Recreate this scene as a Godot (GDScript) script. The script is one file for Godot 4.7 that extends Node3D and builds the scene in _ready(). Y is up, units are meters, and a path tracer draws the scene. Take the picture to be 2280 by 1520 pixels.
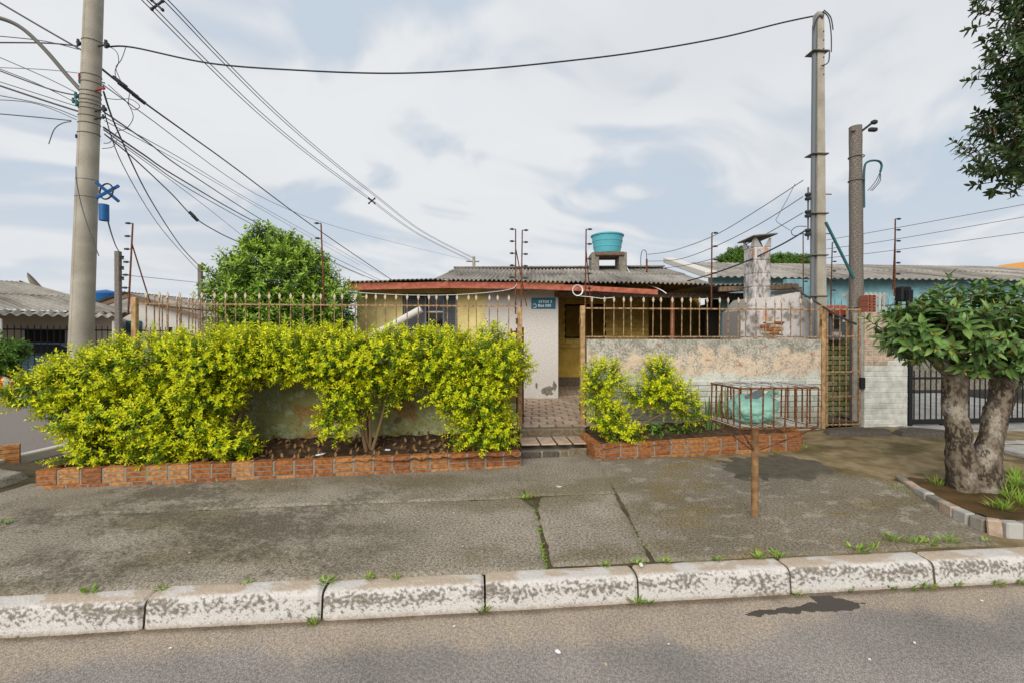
extends Node3D
# A corner house behind a golden hedge, seen from across the kerb. Metres, y up, the front wall runs along x.

var rng := RandomNumberGenerator.new()
var M := {}
var NZ := {}
var used := {}

# ---------------------------------------------------------------- mesh collector
class MB:
	var v := PackedVector3Array()
	var n := PackedVector3Array()
	var c := PackedColorArray()
	var i := PackedInt32Array()
	var col := Color.WHITE

	func vert(p: Vector3, nn: Vector3, cc: Color) -> int:
		v.append(p); n.append(nn); c.append(cc)
		return v.size() - 1

	func emit(a: int, b: int, d: int) -> void:
		# clockwise seen from the side the normals point to
		if (v[b] - v[a]).cross(v[d] - v[a]).dot(n[a] + n[b] + n[d]) > 0.0:
			i.append(a); i.append(d); i.append(b)
		else:
			i.append(a); i.append(b); i.append(d)

	func face(pts: Array, away: Vector3) -> void:
		var nn: Vector3 = (pts[1] - pts[0]).cross(pts[2] - pts[0])
		if nn.length() < 1e-12 and pts.size() > 3:
			nn = (pts[2] - pts[0]).cross(pts[3] - pts[0])
		nn = nn.normalized()
		var mid := Vector3.ZERO
		for p in pts:
			mid += p
		mid /= pts.size()
		if nn.dot(mid - away) < 0.0:
			nn = -nn
		var k := v.size()
		for p in pts:
			vert(p, nn, col)
		for j in range(1, pts.size() - 1):
			emit(k, k + j, k + j + 1)

	func box(ctr: Vector3, size: Vector3, b := Basis()) -> void:
		var h := size * 0.5
		var o := ctr
		for ax in 3:
			for s in [-1.0, 1.0]:
				var e := [Vector3.ZERO, Vector3.ZERO, Vector3.ZERO]
				e[0][ax] = h[ax] * s
				e[1][(ax + 1) % 3] = h[(ax + 1) % 3]
				e[2][(ax + 2) % 3] = h[(ax + 2) % 3]
				face([o + b * (e[0] - e[1] - e[2]), o + b * (e[0] + e[1] - e[2]), o + b * (e[0] + e[1] + e[2]), o + b * (e[0] - e[1] + e[2])], o)

	func bev(ctr: Vector3, size: Vector3, r: float, b := Basis()) -> void:
		# box with chamfered edges
		var h := size * 0.5
		var o := ctr
		var P := {}
		for sx in [-1, 1]:
			for sy in [-1, 1]:
				for sz in [-1, 1]:
					for ax in 3:
						var q := Vector3(sx * (h.x - r), sy * (h.y - r), sz * (h.z - r))
						q[ax] += r * [sx, sy, sz][ax]
						P[[sx, sy, sz, ax]] = o + b * q
		for ax in 3:
			var a1 := (ax + 1) % 3
			var a2 := (ax + 2) % 3
			for s in [-1, 1]:
				var f := []
				for q in [[-1, -1], [1, -1], [1, 1], [-1, 1]]:
					var k := [0, 0, 0, ax]
					k[ax] = s; k[a1] = q[0]; k[a2] = q[1]
					f.append(P[k])
				face(f, o)
			for s1 in [-1, 1]:
				for s2 in [-1, 1]:
					var k1 := [0, 0, 0, a1]
					var k2 := [0, 0, 0, a2]
					var f := []
					for t in [-1, 1]:
						k1[ax] = t; k1[a1] = s1; k1[a2] = s2
						k2[ax] = t; k2[a1] = s1; k2[a2] = s2
						if t == -1:
							f.append(P[k1.duplicate()]); f.append(P[k2.duplicate()])
						else:
							f.append(P[k2.duplicate()]); f.append(P[k1.duplicate()])
					face(f, o)
		for sx in [-1, 1]:
			for sy in [-1, 1]:
				for sz in [-1, 1]:
					face([P[[sx, sy, sz, 0]], P[[sx, sy, sz, 1]], P[[sx, sy, sz, 2]]], o)

	func beam(a: Vector3, b: Vector3, w: float, h: float) -> void:
		# a squared bar from a to b
		var z := (b - a).normalized()
		var up := Vector3.UP if absf(z.y) < 0.95 else Vector3.RIGHT
		var x := up.cross(z).normalized()
		bev((a + b) * 0.5, Vector3(w, h, a.distance_to(b)), minf(w, h) * 0.12, Basis(x, z.cross(x), z))

	func tube(path: Array, r0: float, r1 := -1.0, seg := 8, cap := true, radii := []) -> void:
		if r1 < 0.0:
			r1 = r0
		var m := path.size()
		var start := v.size()
		var t0: Vector3 = (path[1] - path[0]).normalized()
		var nx := (Vector3.UP if absf(t0.y) < 0.9 else Vector3.RIGHT).cross(t0).normalized()
		for k in m:
			var t: Vector3
			if k == 0:
				t = t0
			elif k == m - 1:
				t = (path[k] - path[k - 1]).normalized()
			else:
				t = (path[k + 1] - path[k - 1]).normalized()
			nx = (nx - t * nx.dot(t)).normalized()
			var ny := t.cross(nx)
			var r: float = radii[k] if radii.size() else lerpf(r0, r1, float(k) / (m - 1))
			for s in seg:
				var a := TAU * s / seg
				var d := nx * cos(a) + ny * sin(a)
				vert(path[k] + d * r, d, col)
		for k in m - 1:
			for s in seg:
				var a := start + k * seg + s
				var b := start + k * seg + (s + 1) % seg
				emit(a, b, a + seg)
				emit(b, b + seg, a + seg)
		if cap:
			for e in [0, m - 1]:
				var f := []
				for s in seg:
					f.append(v[start + e * seg + s])
				face(f, path[1] if e == 0 else path[m - 2])

	func lathe(ctr: Vector3, prof: Array, seg := 20) -> void:
		# prof: Vector2(radius, height)
		for k in prof.size() - 1:
			var a: Vector2 = prof[k]
			var b: Vector2 = prof[k + 1]
			var nn := Vector2(b.y - a.y, a.x - b.x).normalized()
			var st := v.size()
			for s in seg + 1:
				var an := TAU * s / seg
				var d := Vector3(cos(an), 0, sin(an))
				var nv := d * nn.x + Vector3.UP * nn.y
				vert(ctr + d * a.x + Vector3.UP * a.y, nv, col)
				vert(ctr + d * b.x + Vector3.UP * b.y, nv, col)
			for s in seg:
				emit(st + s * 2, st + s * 2 + 1, st + s * 2 + 2)
				emit(st + s * 2 + 1, st + s * 2 + 3, st + s * 2 + 2)

	func grid(nu: int, nv: int, pos: PackedVector3Array, cols: PackedColorArray, out_dir := Vector3.ZERO, keep := PackedByteArray()) -> void:
		# (nu+1)*(nv+1) points, row by row; smooth normals that point along out_dir, or along du x dv
		var st := v.size()
		var w := nu + 1
		for b in nv + 1:
			for a in w:
				var k := b * w + a
				var du: Vector3 = pos[b * w + mini(a + 1, nu)] - pos[b * w + maxi(a - 1, 0)]
				var dv: Vector3 = pos[mini(b + 1, nv) * w + a] - pos[maxi(b - 1, 0) * w + a]
				var nn := du.cross(dv).normalized()
				if out_dir != Vector3.ZERO and nn.dot(out_dir) < 0.0:
					nn = -nn
				v.append(pos[k]); n.append(nn); c.append(cols[k] if cols.size() else col)
		for b in nv:
			for a in nu:
				var k := b * w + a
				if keep.size() and not (keep[k] or keep[k + 1] or keep[k + w] or keep[k + w + 1]):
					continue
				emit(st + k, st + k + 1, st + k + w)
				emit(st + k + 1, st + k + w + 1, st + k + w)

	func prism(poly: Array, a: Vector3, ex: Vector3, ey: Vector3, depth: Vector3) -> void:
		# a convex outline (Vector2) in the plane a + x*ex + y*ey, pushed along depth
		var f := []
		var bk := []
		var mid := Vector3.ZERO
		for p in poly:
			var q: Vector3 = a + ex * p.x + ey * p.y
			f.append(q); bk.append(q + depth); mid += q + depth * 0.5
		mid /= poly.size()
		face(f, mid); face(bk, mid)
		for k in poly.size():
			var k2 := (k + 1) % poly.size()
			face([f[k], f[k2], bk[k2], bk[k]], mid)

	func mesh(m: Material) -> ArrayMesh:
		var arr := []
		arr.resize(Mesh.ARRAY_MAX)
		arr[Mesh.ARRAY_VERTEX] = v
		arr[Mesh.ARRAY_NORMAL] = n
		arr[Mesh.ARRAY_COLOR] = c
		arr[Mesh.ARRAY_INDEX] = i
		var am := ArrayMesh.new()
		am.add_surface_from_arrays(Mesh.PRIMITIVE_TRIANGLES, arr)
		am.surface_set_material(0, m)
		return am

# ---------------------------------------------------------------- naming and describing
func numbered(called: String) -> String:
	var k: int = used.get(called, 0)
	used[called] = k + 1
	return called if k == 0 else "%s_%03d" % [called, k]

func tag(o: Node, label: String, category: String, group := "", kind := "") -> Node:
	if label: o.set_meta("label", label)
	if category: o.set_meta("category", category)
	if group: o.set_meta("group", group)
	if kind: o.set_meta("kind", kind)
	return o

func thing(called: String, label: String, category: String, at := Vector3.ZERO, turn := 0.0, group := "") -> Node3D:
	var o := Node3D.new()
	o.name = numbered(called)
	add_child(o)
	o.position = at
	o.rotation.y = turn
	tag(o, label, category, group)
	return o

func setting(called: String, label := "") -> Node3D:
	var o := Node3D.new()
	o.name = numbered(called)
	add_child(o)
	o.set_meta("kind", "structure")
	if label: o.set_meta("label", label)
	return o

func part(called: String, mb: MB, m: Material, parent: Node3D) -> MeshInstance3D:
	return put(called, mb.mesh(m), parent)

func put(called: String, mesh: Mesh, parent: Node3D, at := Transform3D()) -> MeshInstance3D:
	var o := MeshInstance3D.new()
	o.name = numbered(called) if parent == self else called
	o.mesh = mesh
	o.transform = at
	parent.add_child(o, true)
	return o

func lone(called: String, mb: MB, m: Material, label: String, category: String, group := "", base := Vector3.ZERO) -> MeshInstance3D:
	# a thing that is one mesh; its origin is set at base
	if base != Vector3.ZERO:
		for k in mb.v.size():
			mb.v[k] -= base
	var o := part(called, mb, m, self)
	o.position = base
	tag(o, label, category, group)
	return o

func sheet(called: String, mb: MB, m: Material, label := "") -> MeshInstance3D:
	var o := part(called, mb, m, self)
	o.set_meta("kind", "structure")
	if label: o.set_meta("label", label)
	return o

func multi(called: String, mesh: Mesh, xf: Array, parent: Node3D) -> MultiMeshInstance3D:
	var mm := MultiMesh.new()
	mm.transform_format = MultiMesh.TRANSFORM_3D
	mm.mesh = mesh
	mm.instance_count = xf.size()
	for k in xf.size():
		mm.set_instance_transform(k, xf[k])
	var o := MultiMeshInstance3D.new()
	o.name = called
	o.multimesh = mm
	o.set_meta("kind", "stuff")
	parent.add_child(o, true)
	return o

# ---------------------------------------------------------------- colours, noise, materials
func L(r: int, g: int, b: int, k := 1.0) -> Color:
	var q := Color8(r, g, b).srgb_to_linear()
	return Color(q.r * k, q.g * k, q.b * k, 1.0)

func S(r: int, g: int, b: int) -> Color:
	return Color8(r, g, b)

func nz(sd: int, freq: float, oct := 4, kind := FastNoiseLite.TYPE_SIMPLEX_SMOOTH) -> FastNoiseLite:
	var key := [sd, freq, oct, kind]
	if not NZ.has(key):
		var f := FastNoiseLite.new()
		f.seed = sd
		f.frequency = freq
		f.noise_type = kind
		f.fractal_type = FastNoiseLite.FRACTAL_FBM if oct > 1 else FastNoiseLite.FRACTAL_NONE
		f.fractal_octaves = oct
		NZ[key] = f
	return NZ[key]

func ss(a: float, b: float, x: float) -> float:
	return smoothstep(a, b, x)

func tex(sd: int, size: int, freq: float, oct: int, lo: Color, hi: Color, gain := 1.0, bias := 0.0) -> ImageTexture:
	# tiling noise mapped from lo to hi (sRGB)
	var im := nz(sd, freq, oct).get_seamless_image(size, size)
	im.convert(Image.FORMAT_L8)
	var d := im.get_data()
	var lut := PackedByteArray()
	for k in 256:
		var t := clampf((k / 255.0 - 0.5) * gain + 0.5 + bias, 0, 1)
		var q := lo.lerp(hi, t)
		lut.append(int(q.r * 255)); lut.append(int(q.g * 255)); lut.append(int(q.b * 255))
	var o := PackedByteArray()
	o.resize(d.size() * 3)
	for k in d.size():
		var b := d[k] * 3
		o[k * 3] = lut[b]; o[k * 3 + 1] = lut[b + 1]; o[k * 3 + 2] = lut[b + 2]
	return ImageTexture.create_from_image(Image.create_from_data(size, size, false, Image.FORMAT_RGB8, o))

func ntex(sd: int, size: int, freq: float, oct: int, strength: float) -> ImageTexture:
	var im := nz(sd, freq, oct).get_seamless_image(size, size)
	im.convert(Image.FORMAT_RGBA8)
	im.bump_map_to_normal_map(strength)
	return ImageTexture.create_from_image(im)

func mat(col: Color, rough: float, t: Texture2D = null, tile := 1.0, nt: Texture2D = null, nscale := 1.0, vcol := false, det: Texture2D = null, dtile := 3.0) -> StandardMaterial3D:
	var m := StandardMaterial3D.new()
	m.albedo_color = col
	m.roughness = rough
	m.metallic_specular = 0.35
	m.vertex_color_use_as_albedo = vcol
	if t or nt:
		m.uv1_triplanar = true
		m.uv1_world_triplanar = true
		m.uv1_scale = Vector3.ONE / tile
	if t:
		m.albedo_texture = t
	if nt:
		m.normal_enabled = true
		m.normal_texture = nt
		m.normal_scale = nscale
	if det:
		m.detail_enabled = true
		m.detail_albedo = det
		m.detail_blend_mode = BaseMaterial3D.BLEND_MODE_MUL
		m.detail_uv_layer = BaseMaterial3D.DETAIL_UV_2
		m.uv2_triplanar = true
		m.uv2_world_triplanar = true
		m.uv2_scale = Vector3.ONE / dtile
	return m

func make_materials() -> void:
	var W := Color.WHITE
	var grit := tex(11, 1024, 0.22, 4, S(160, 156, 150), W, 2.4, 0.2)
	var gritn := ntex(12, 512, 0.25, 4, 5.0)
	var fine := tex(13, 512, 0.06, 5, S(212, 210, 207), W, 1.3, 0.15)
	var finen := ntex(14, 512, 0.07, 5, 4.0)
	var blot := tex(15, 512, 0.012, 5, S(216, 213, 208), W, 1.5, 0.15)
	var streak := tex(16, 512, 0.02, 5, S(196, 190, 182), W, 1.5, 0.2)
	var mott := tex(17, 1024, 0.11, 5, S(176, 170, 158), W, 1.9, 0.22)
	var mott2 := tex(18, 1024, 0.14, 4, S(204, 200, 194), W, 1.7, 0.2)
	M.asphalt = mat(W, 0.9, grit, 1.9, gritn, 0.08, true, mott2, 3.7)
	M.walk = mat(W, 0.92, grit, 2.3, gritn, 0.15, true, mott, 3.1)
	M.kerb = mat(W, 0.88, fine, 0.35, finen, 0.6, true)
	M.soil = mat(W, 0.97, grit, 0.9, gritn, 1.4, true, blot, 0.9)
	M.plaster = mat(W, 0.9, fine, 0.5, finen, 0.5, true)
	M.mortar = mat(S(168, 160, 146), 0.95, grit, 0.25, gritn, 1.0)
	var grime := tex(19, 512, 0.02, 5, S(186, 174, 150), W, 1.7, 0.15)
	M.brick = []
	for q in [S(186, 130, 80), S(172, 112, 66), S(196, 144, 94), S(160, 104, 66)]:
		M.brick.append(mat(q, 0.9, fine, 0.22, finen, 0.5, false, grime, 0.6))
	M.pale_brick = []
	for q in [S(222, 224, 218), S(218, 221, 216), S(226, 226, 221), S(212, 215, 206)]:
		M.pale_brick.append(mat(q, 0.9, fine, 0.3, finen, 0.6, false, blot, 1.1))
	M.peach_brick = []
	for q in [S(212, 190, 168), S(204, 180, 160), S(196, 176, 158)]:
		M.peach_brick.append(mat(q, 0.92, fine, 0.3, finen, 1.0, false, streak, 0.9))
	M.yellow_brick = []
	for q in [S(224, 190, 100), S(216, 180, 90), S(230, 200, 112)]:
		M.yellow_brick.append(mat(q, 0.85, fine, 0.4, finen, 0.5))
	var rust := tex(21, 256, 0.03, 4, S(98, 72, 54), S(166, 138, 104), 2.0, 0.14)
	M.fence = mat(W, 0.75, rust, 0.45)
	var rust2 := tex(22, 256, 0.035, 4, S(70, 42, 30), S(140, 88, 52), 1.8, 0.0)
	M.rust = mat(W, 0.85, rust2, 0.3)
	M.post = mat(W, 0.8, tex(23, 256, 0.03, 4, S(128, 98, 68), S(186, 154, 110), 1.2, 0.15), 0.9)
	M.tip = mat(S(206, 190, 168), 0.8, fine, 0.2)
	M.steel = mat(S(110, 108, 104), 0.55)
	M.black = mat(S(30, 30, 33), 0.55)
	M.rubber = mat(S(50, 52, 56), 0.6)
	M.wire = mat(S(84, 87, 92), 0.6)
	M.fibro = mat(W, 0.95, grit, 0.5, gritn, 0.7, true, blot, 1.3)
	M.fascia = mat(W, 0.7, tex(24, 256, 0.02, 4, S(146, 78, 60), S(180, 108, 88), 1.6), 0.7)
	M.yellow = mat(S(240, 222, 156), 0.85, fine, 0.8, null, 1.0, false, blot, 2.7)
	M.ochre = mat(S(224, 188, 92), 0.85, fine, 0.8, null, 1.0, false, blot, 1.9)
	M.white = mat(S(212, 207, 203), 0.85, fine, 0.9, finen, 0.2)
	M.white2 = mat(S(214, 210, 204), 0.8, fine, 0.9)
	M.shutter = mat(S(112, 118, 124), 0.6, fine, 0.5)
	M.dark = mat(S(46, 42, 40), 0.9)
	M.glass = mat(Color(0.1, 0.12, 0.13, 0.35), 0.05)
	M.glass.transparency = BaseMaterial3D.TRANSPARENCY_ALPHA
	M.glass.metallic_specular = 0.5
	M.wood = mat(W, 0.9, tex(25, 256, 0.03, 4, S(84, 66, 54), S(140, 120, 102), 1.5), 0.4)
	M.oldwood = mat(W, 0.92, tex(26, 512, 0.03, 5, S(82, 76, 70), S(150, 142, 134), 1.7), 0.35)
	M.redwood = mat(S(150, 92, 72), 0.8, fine, 0.4)
	M.tank = mat(S(94, 178, 194), 0.5, fine, 0.6)
	M.pole = mat(S(183, 177, 165), 0.9, fine, 0.5, finen, 0.3, false, blot, 3.1)
	M.concrete = mat(S(158, 152, 142), 0.93, grit, 0.4, gritn, 0.6, false, streak, 1.1)
	M.pale_concrete = mat(S(196, 194, 190), 0.92, grit, 0.4, gritn, 0.4, false, blot, 1.9)
	M.blue_wall = mat(S(152, 202, 214), 0.8, fine, 0.8, null, 1.0, false, blot, 2.1)
	M.blue_paint = mat(S(34, 92, 150), 0.5)
	M.teal = mat(S(44, 96, 100), 0.5)
	M.red_clip = mat(S(150, 44, 52), 0.6)
	M.tile_red = mat(S(186, 92, 74), 0.85, fine, 0.3)
	M.orange = mat(S(222, 158, 84), 0.85, fine, 0.5)
	M.floor = []
	for q in [S(196, 172, 152), S(186, 162, 142), S(203, 181, 162)]:
		M.floor.append(mat(q, 0.85, fine, 0.35, finen, 0.7, false, blot, 0.8))
	M.step = mat(S(150, 138, 116), 0.93, grit, 0.3, gritn, 1.0, false, streak, 0.6)
	M.bag = mat(S(142, 188, 172), 0.3)
	M.bag.backlight_enabled = true
	M.bag.backlight = Color(0.2, 0.4, 0.34)
	M.scrap = mat(S(225, 226, 228), 0.6)
	M.sign = mat(S(34, 112, 142), 0.35, fine, 0.3)
	M.letter = mat(S(235, 240, 240), 0.5)
	M.rustpost = mat(W, 0.85, tex(27, 256, 0.03, 4, S(98, 72, 50), S(156, 122, 84), 1.3, 0.05), 0.8)
	M.bark = mat(W, 0.95, grit, 1.1, gritn, 0.8, true)
	M.twig = mat(S(120, 98, 70), 0.9)
	M.leaf = mat(W, 0.45, null, 1.0, null, 1.0, true)
	M.leaf.backlight_enabled = true
	M.leaf.backlight = Color(0.65, 0.65, 0.18)
	M.gloss = mat(W, 0.3, null, 1.0, null, 1.0, true)
	M.gloss.backlight_enabled = true
	M.gloss.backlight = Color(0.3, 0.42, 0.15)
	M.grass = mat(W, 0.6, null, 1.0, null, 1.0, true)
	M.grass.backlight_enabled = true
	M.grass.backlight = Color(0.25, 0.35, 0.1)
	M.wet = mat(S(84, 77, 72), 0.5, grit, 0.5, gritn, 0.4)
	M.dark_grain = mat(S(112, 106, 92), 0.93, grit, 1.2, gritn, 1.1, false, blot, 0.7)  # darker grainy surface of the pavement patch
	M.stone = mat(S(112, 106, 98), 0.93, grit, 0.35, gritn, 1.1, false, streak, 0.5)
	M.car = mat(S(120, 146, 170), 0.25)
	M.car_dark = mat(S(40, 44, 50), 0.3)
	M.mesh = mat(S(196, 192, 188), 0.6)
	M.cream = mat(S(232, 214, 190), 0.85, fine, 0.8)
	M.red = mat(S(190, 40, 44), 0.5)

func _ready() -> void:
	rng.seed = 7
	var cam := Camera3D.new()
	cam.name = "camera"
	add_child(cam)
	cam.position = Vector3(0, 1.6, 0)
	cam.rotation_degrees = Vector3(-0.28, -5.2, 0)
	cam.fov = 73.75
	cam.near = 0.05
	cam.far = 2000.0
	cam.current = true
	var we := WorldEnvironment.new()
	we.name = "environment"
	add_child(we)
	var env := Environment.new()
	we.environment = env
	env.background_mode = Environment.BG_SKY
	env.sky = Sky.new()
	var pano := PanoramaSkyMaterial.new()
	pano.panorama = cloud_panorama()
	pano.energy_multiplier = 0.47
	env.sky.sky_material = pano
	env.tonemap_mode = Environment.TONE_MAPPER_LINEAR
	env.tonemap_exposure = 2.1
	env.sdfgi_enabled = true
	env.ssao_enabled = true
	env.ssil_enabled = true
	var sun := DirectionalLight3D.new()
	sun.name = "sun"
	add_child(sun)
	sun.light_energy = 0.5
	sun.light_angular_distance = 50.0
	sun.light_color = Color(1.0, 0.97, 0.92)
	sun.shadow_enabled = true
	sun.look_at_from_position(Vector3(-3.5, 5.0, 7.5), Vector3(0, 0, 0))
	make_materials()
	ground_and_roads()
	kerbs()
	sidewalk()
	front_walls()
	entrance()
	planters()
	fences()
	house()
	barbecue()
	neighbour()
	left_background()
	poles()
	cables()
	basket()
	hedges()
	trees()
	small_things()

# ---------------------------------------------------------------- sky: thin broken cloud
func cloud_panorama() -> ImageTexture:
	var w := 2048
	var h := 1024
	var d := PackedByteArray()
	d.resize(w * h * 3)
	var n1 := nz(301, 0.55, 5)
	var n2 := nz(302, 1.7, 5)
	var n3 := nz(303, 0.5, 3)
	var blue := Color8(198, 211, 225)
	var high := Color8(212, 219, 228)
	var white := Color8(233, 236, 239)
	var grey := Color8(205, 210, 217)
	var low := Color8(222, 226, 231)
	var under := Color8(120, 116, 110)
	for py in h:
		var el := PI * 0.5 - PI * (py + 0.5) / h
		if el < -0.03:
			for px in w:
				var k := (py * w + px) * 3
				d[k] = under.r8; d[k + 1] = under.g8; d[k + 2] = under.b8
			continue
		var y := sin(maxf(el, 0.0))
		var fl := 1.0 / (y + 0.16)
		for px in w:
			var az := TAU * (px + 0.5) / w - PI
			var x := sin(az) * cos(el) * fl
			var z := cos(az) * cos(el) * fl
			# streaks run up to the left
			var a := x * 0.8 + z * 0.6
			var b := (-x * 0.6 + z * 0.8)
			var wx := n3.get_noise_2d(x * 0.8, z * 0.8) * 1.1
			var cov := n1.get_noise_2d(a * 0.55 + wx, b * 1.1 + wx)
			var wisp := 1.4 * n2.get_noise_2d(a * 0.5 + wx, b * 1.5 - wx)
			var t := smoothstep(-0.42, 0.3, cov + wisp * 0.35)
			var q := blue.lerp(high, smoothstep(0.0, 0.5, t)).lerp(white, smoothstep(0.35, 1.0, t))
			q = q.lerp(grey, smoothstep(0.1, 0.55, n1.get_noise_2d(x * 0.6 + 40.0, z * 0.6)) * 0.35)
			q = q.lerp(low, smoothstep(0.30, 0.0, y) * 0.75)
			var k := (py * w + px) * 3
			d[k] = int(q.r * 255); d[k + 1] = int(q.g * 255); d[k + 2] = int(q.b * 255)
	return ImageTexture.create_from_image(Image.create_from_data(w, h, false, Image.FORMAT_RGB8, d))

# ---------------------------------------------------------------- ground
func gy(x: float, z: float) -> float:
	# height of the pavement
	var t := clampf((-z - 3.0) / 2.1, 0.0, 1.0)
	var y := 0.155 + 0.0357 * t * clampf(x, 0.0, 5.5)
	y -= 0.04 * t * clampf(-x / 4.4, 0.0, 1.4)
	return y

func terrain(x0: float, x1: float, z0: float, z1: float, cell: float, hf: Callable, cf: Callable) -> MB:
	# z0 is nearer the camera than z1
	var nu := int(ceil((x1 - x0) / cell))
	var nv := int(ceil((z0 - z1) / cell))
	var pos := PackedVector3Array()
	var cols := PackedColorArray()
	for b in nv + 1:
		for a in nu + 1:
			var x := lerpf(x0, x1, float(a) / nu)
			var z := lerpf(z0, z1, float(b) / nv)
			pos.append(Vector3(x, hf.call(x, z), z))
			cols.append(cf.call(x, z))
	var mb := MB.new()
	mb.grid(nu, nv, pos, cols, Vector3.UP)
	return mb

func mix3(a: Color, b: Color, t: float) -> Color:
	return a.lerp(b, clampf(t, 0, 1))

func road_color(x: float, z: float) -> Color:
	var n := nz(41, 0.9, 4).get_noise_2d(x, z)
	var m := nz(42, 4.0, 3).get_noise_2d(x, z)
	var asp := L(174, 167, 162).lerp(L(146, 141, 137), clampf(0.5 + n, 0, 1))
	# washed sand gathered along the gutter, with a ragged edge
	var edge := -2.38 + nz(43, 0.8, 4).get_noise_2d(x, 0.0) * 0.22 + m * 0.05
	var dust := ss(edge + 0.09, edge - 0.07, z) * (0.75 + 0.3 * m)
	asp = mix3(asp, L(204, 186, 164), dust * 0.8)
	var gut := ss(-2.60, -2.66, z + m * 0.02)
	asp = mix3(asp, L(104, 90, 72), gut * 0.8)
	return asp

func ground_and_roads() -> void:
	var g := MB.new()
	g.col = L(120, 112, 98)
	g.grid(1, 1, PackedVector3Array([Vector3(-400, -0.03, 100), Vector3(400, -0.03, 100), Vector3(-400, -0.03, -500), Vector3(400, -0.03, -500)]), PackedColorArray(), Vector3.UP)
	sheet("ground", g, M.soil)
	var mb := terrain(-7.0, 7.5, 0.6, -2.68, 0.035, func(x, z): return 0.004 * nz(44, 0.6, 2).get_noise_2d(x, z), road_color)
	sheet("road", mb, M.asphalt, "grey asphalt street along the kerb")
	var side := MB.new()
	side.col = L(150, 142, 138)
	var P := [Vector3(-7.0, 0, 0.6), Vector3(-7.0, 0, -2.68), Vector3(-6.07, 0, -2.7), Vector3(-6.07, 0, -40), Vector3(-13.6, 0, -40), Vector3(-13.6, 0, 0.6)]
	side.face([Vector3(-7.0, -0.004, 0.6), Vector3(-7.0, -0.004, -6.0), Vector3(-14.5, -0.004, -6.0), Vector3(-14.5, -0.004, 0.6)], Vector3(0, -9, 0))
	side.face([Vector3(-6.07, -0.008, -2.6), Vector3(-2.8, -0.008, -32), Vector3(-11.0, -0.008, -32), Vector3(-14.5, -0.008, -5.9), Vector3(-14.5, -0.008, -2.6)], Vector3(0, -9, 0))
	sheet("side_road", side, M.asphalt, "pale grey asphalt side street beyond the hedge")
	var rest := MB.new()
	rest.col = L(126, 119, 114)
	rest.face([Vector3(-60, -0.006, 14), Vector3(60, -0.006, 14), Vector3(60, -0.006, 0.6), Vector3(-60, -0.006, 0.6)], Vector3(0, -9, 0))
	rest.face([Vector3(7.5, -0.006, 0.6), Vector3(60, -0.006, 0.6), Vector3(60, -0.006, -2.68), Vector3(7.5, -0.006, -2.68)], Vector3(0, -9, 0))
	sheet("road", rest, M.asphalt)

# ---------------------------------------------------------------- kerb of painted stones
func kerb_color(x: float, u: float, sd: float) -> Color:
	# u: distance round the profile, 0 at the gutter; the face ends at 0.15, the top at 0.27
	var big := nz(51, 1.6, 3).get_noise_2d(x * 1.4, u * 3.0 + sd)
	var spk := nz(52, 34.0, 3).get_noise_2d(x * 0.8, u)
	var fleck := nz(53, 70.0, 2).get_noise_2d(x, u)
	var paint := L(208, 205, 202)
	var c := paint
	# bare concrete where the paint has worn off
	var band := exp(-pow((u - 0.105 - big * 0.03) / 0.055, 2.0))
	var worn := band * 0.62 + big * 0.85 + spk * 1.0 - 0.40
	var bare := L(152, 141, 126).lerp(L(108, 104, 98), clampf(0.5 + spk * 1.3, 0, 1))
	c = mix3(c, bare, ss(-0.02, 0.4, worn) * 0.85)
	c = mix3(c, L(96, 92, 89), ss(0.36, 0.52, fleck * 0.7 + spk * 0.35 + big * 0.3 + band * 0.12) * 0.85)
	# sandy top
	var top := ss(0.15, 0.175, u + spk * 0.02)
	var sand := L(182, 163, 142).lerp(L(192, 178, 162), clampf(0.5 + fleck, 0, 1))
	var keep := ss(0.05, 0.3, nz(54, 2.2, 4).get_noise_2d(x, u * 2.0 + sd) + 0.12)
	c = mix3(c, mix3(sand, paint, keep * 0.8), top)
	c = mix3(c, L(150, 128, 104), ss(0.03, 0.0, u + spk * 0.02) * 0.6)
	c = mix3(c, L(176, 166, 150), clampf(fleck, 0, 1) * 0.3)
	return c

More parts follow.
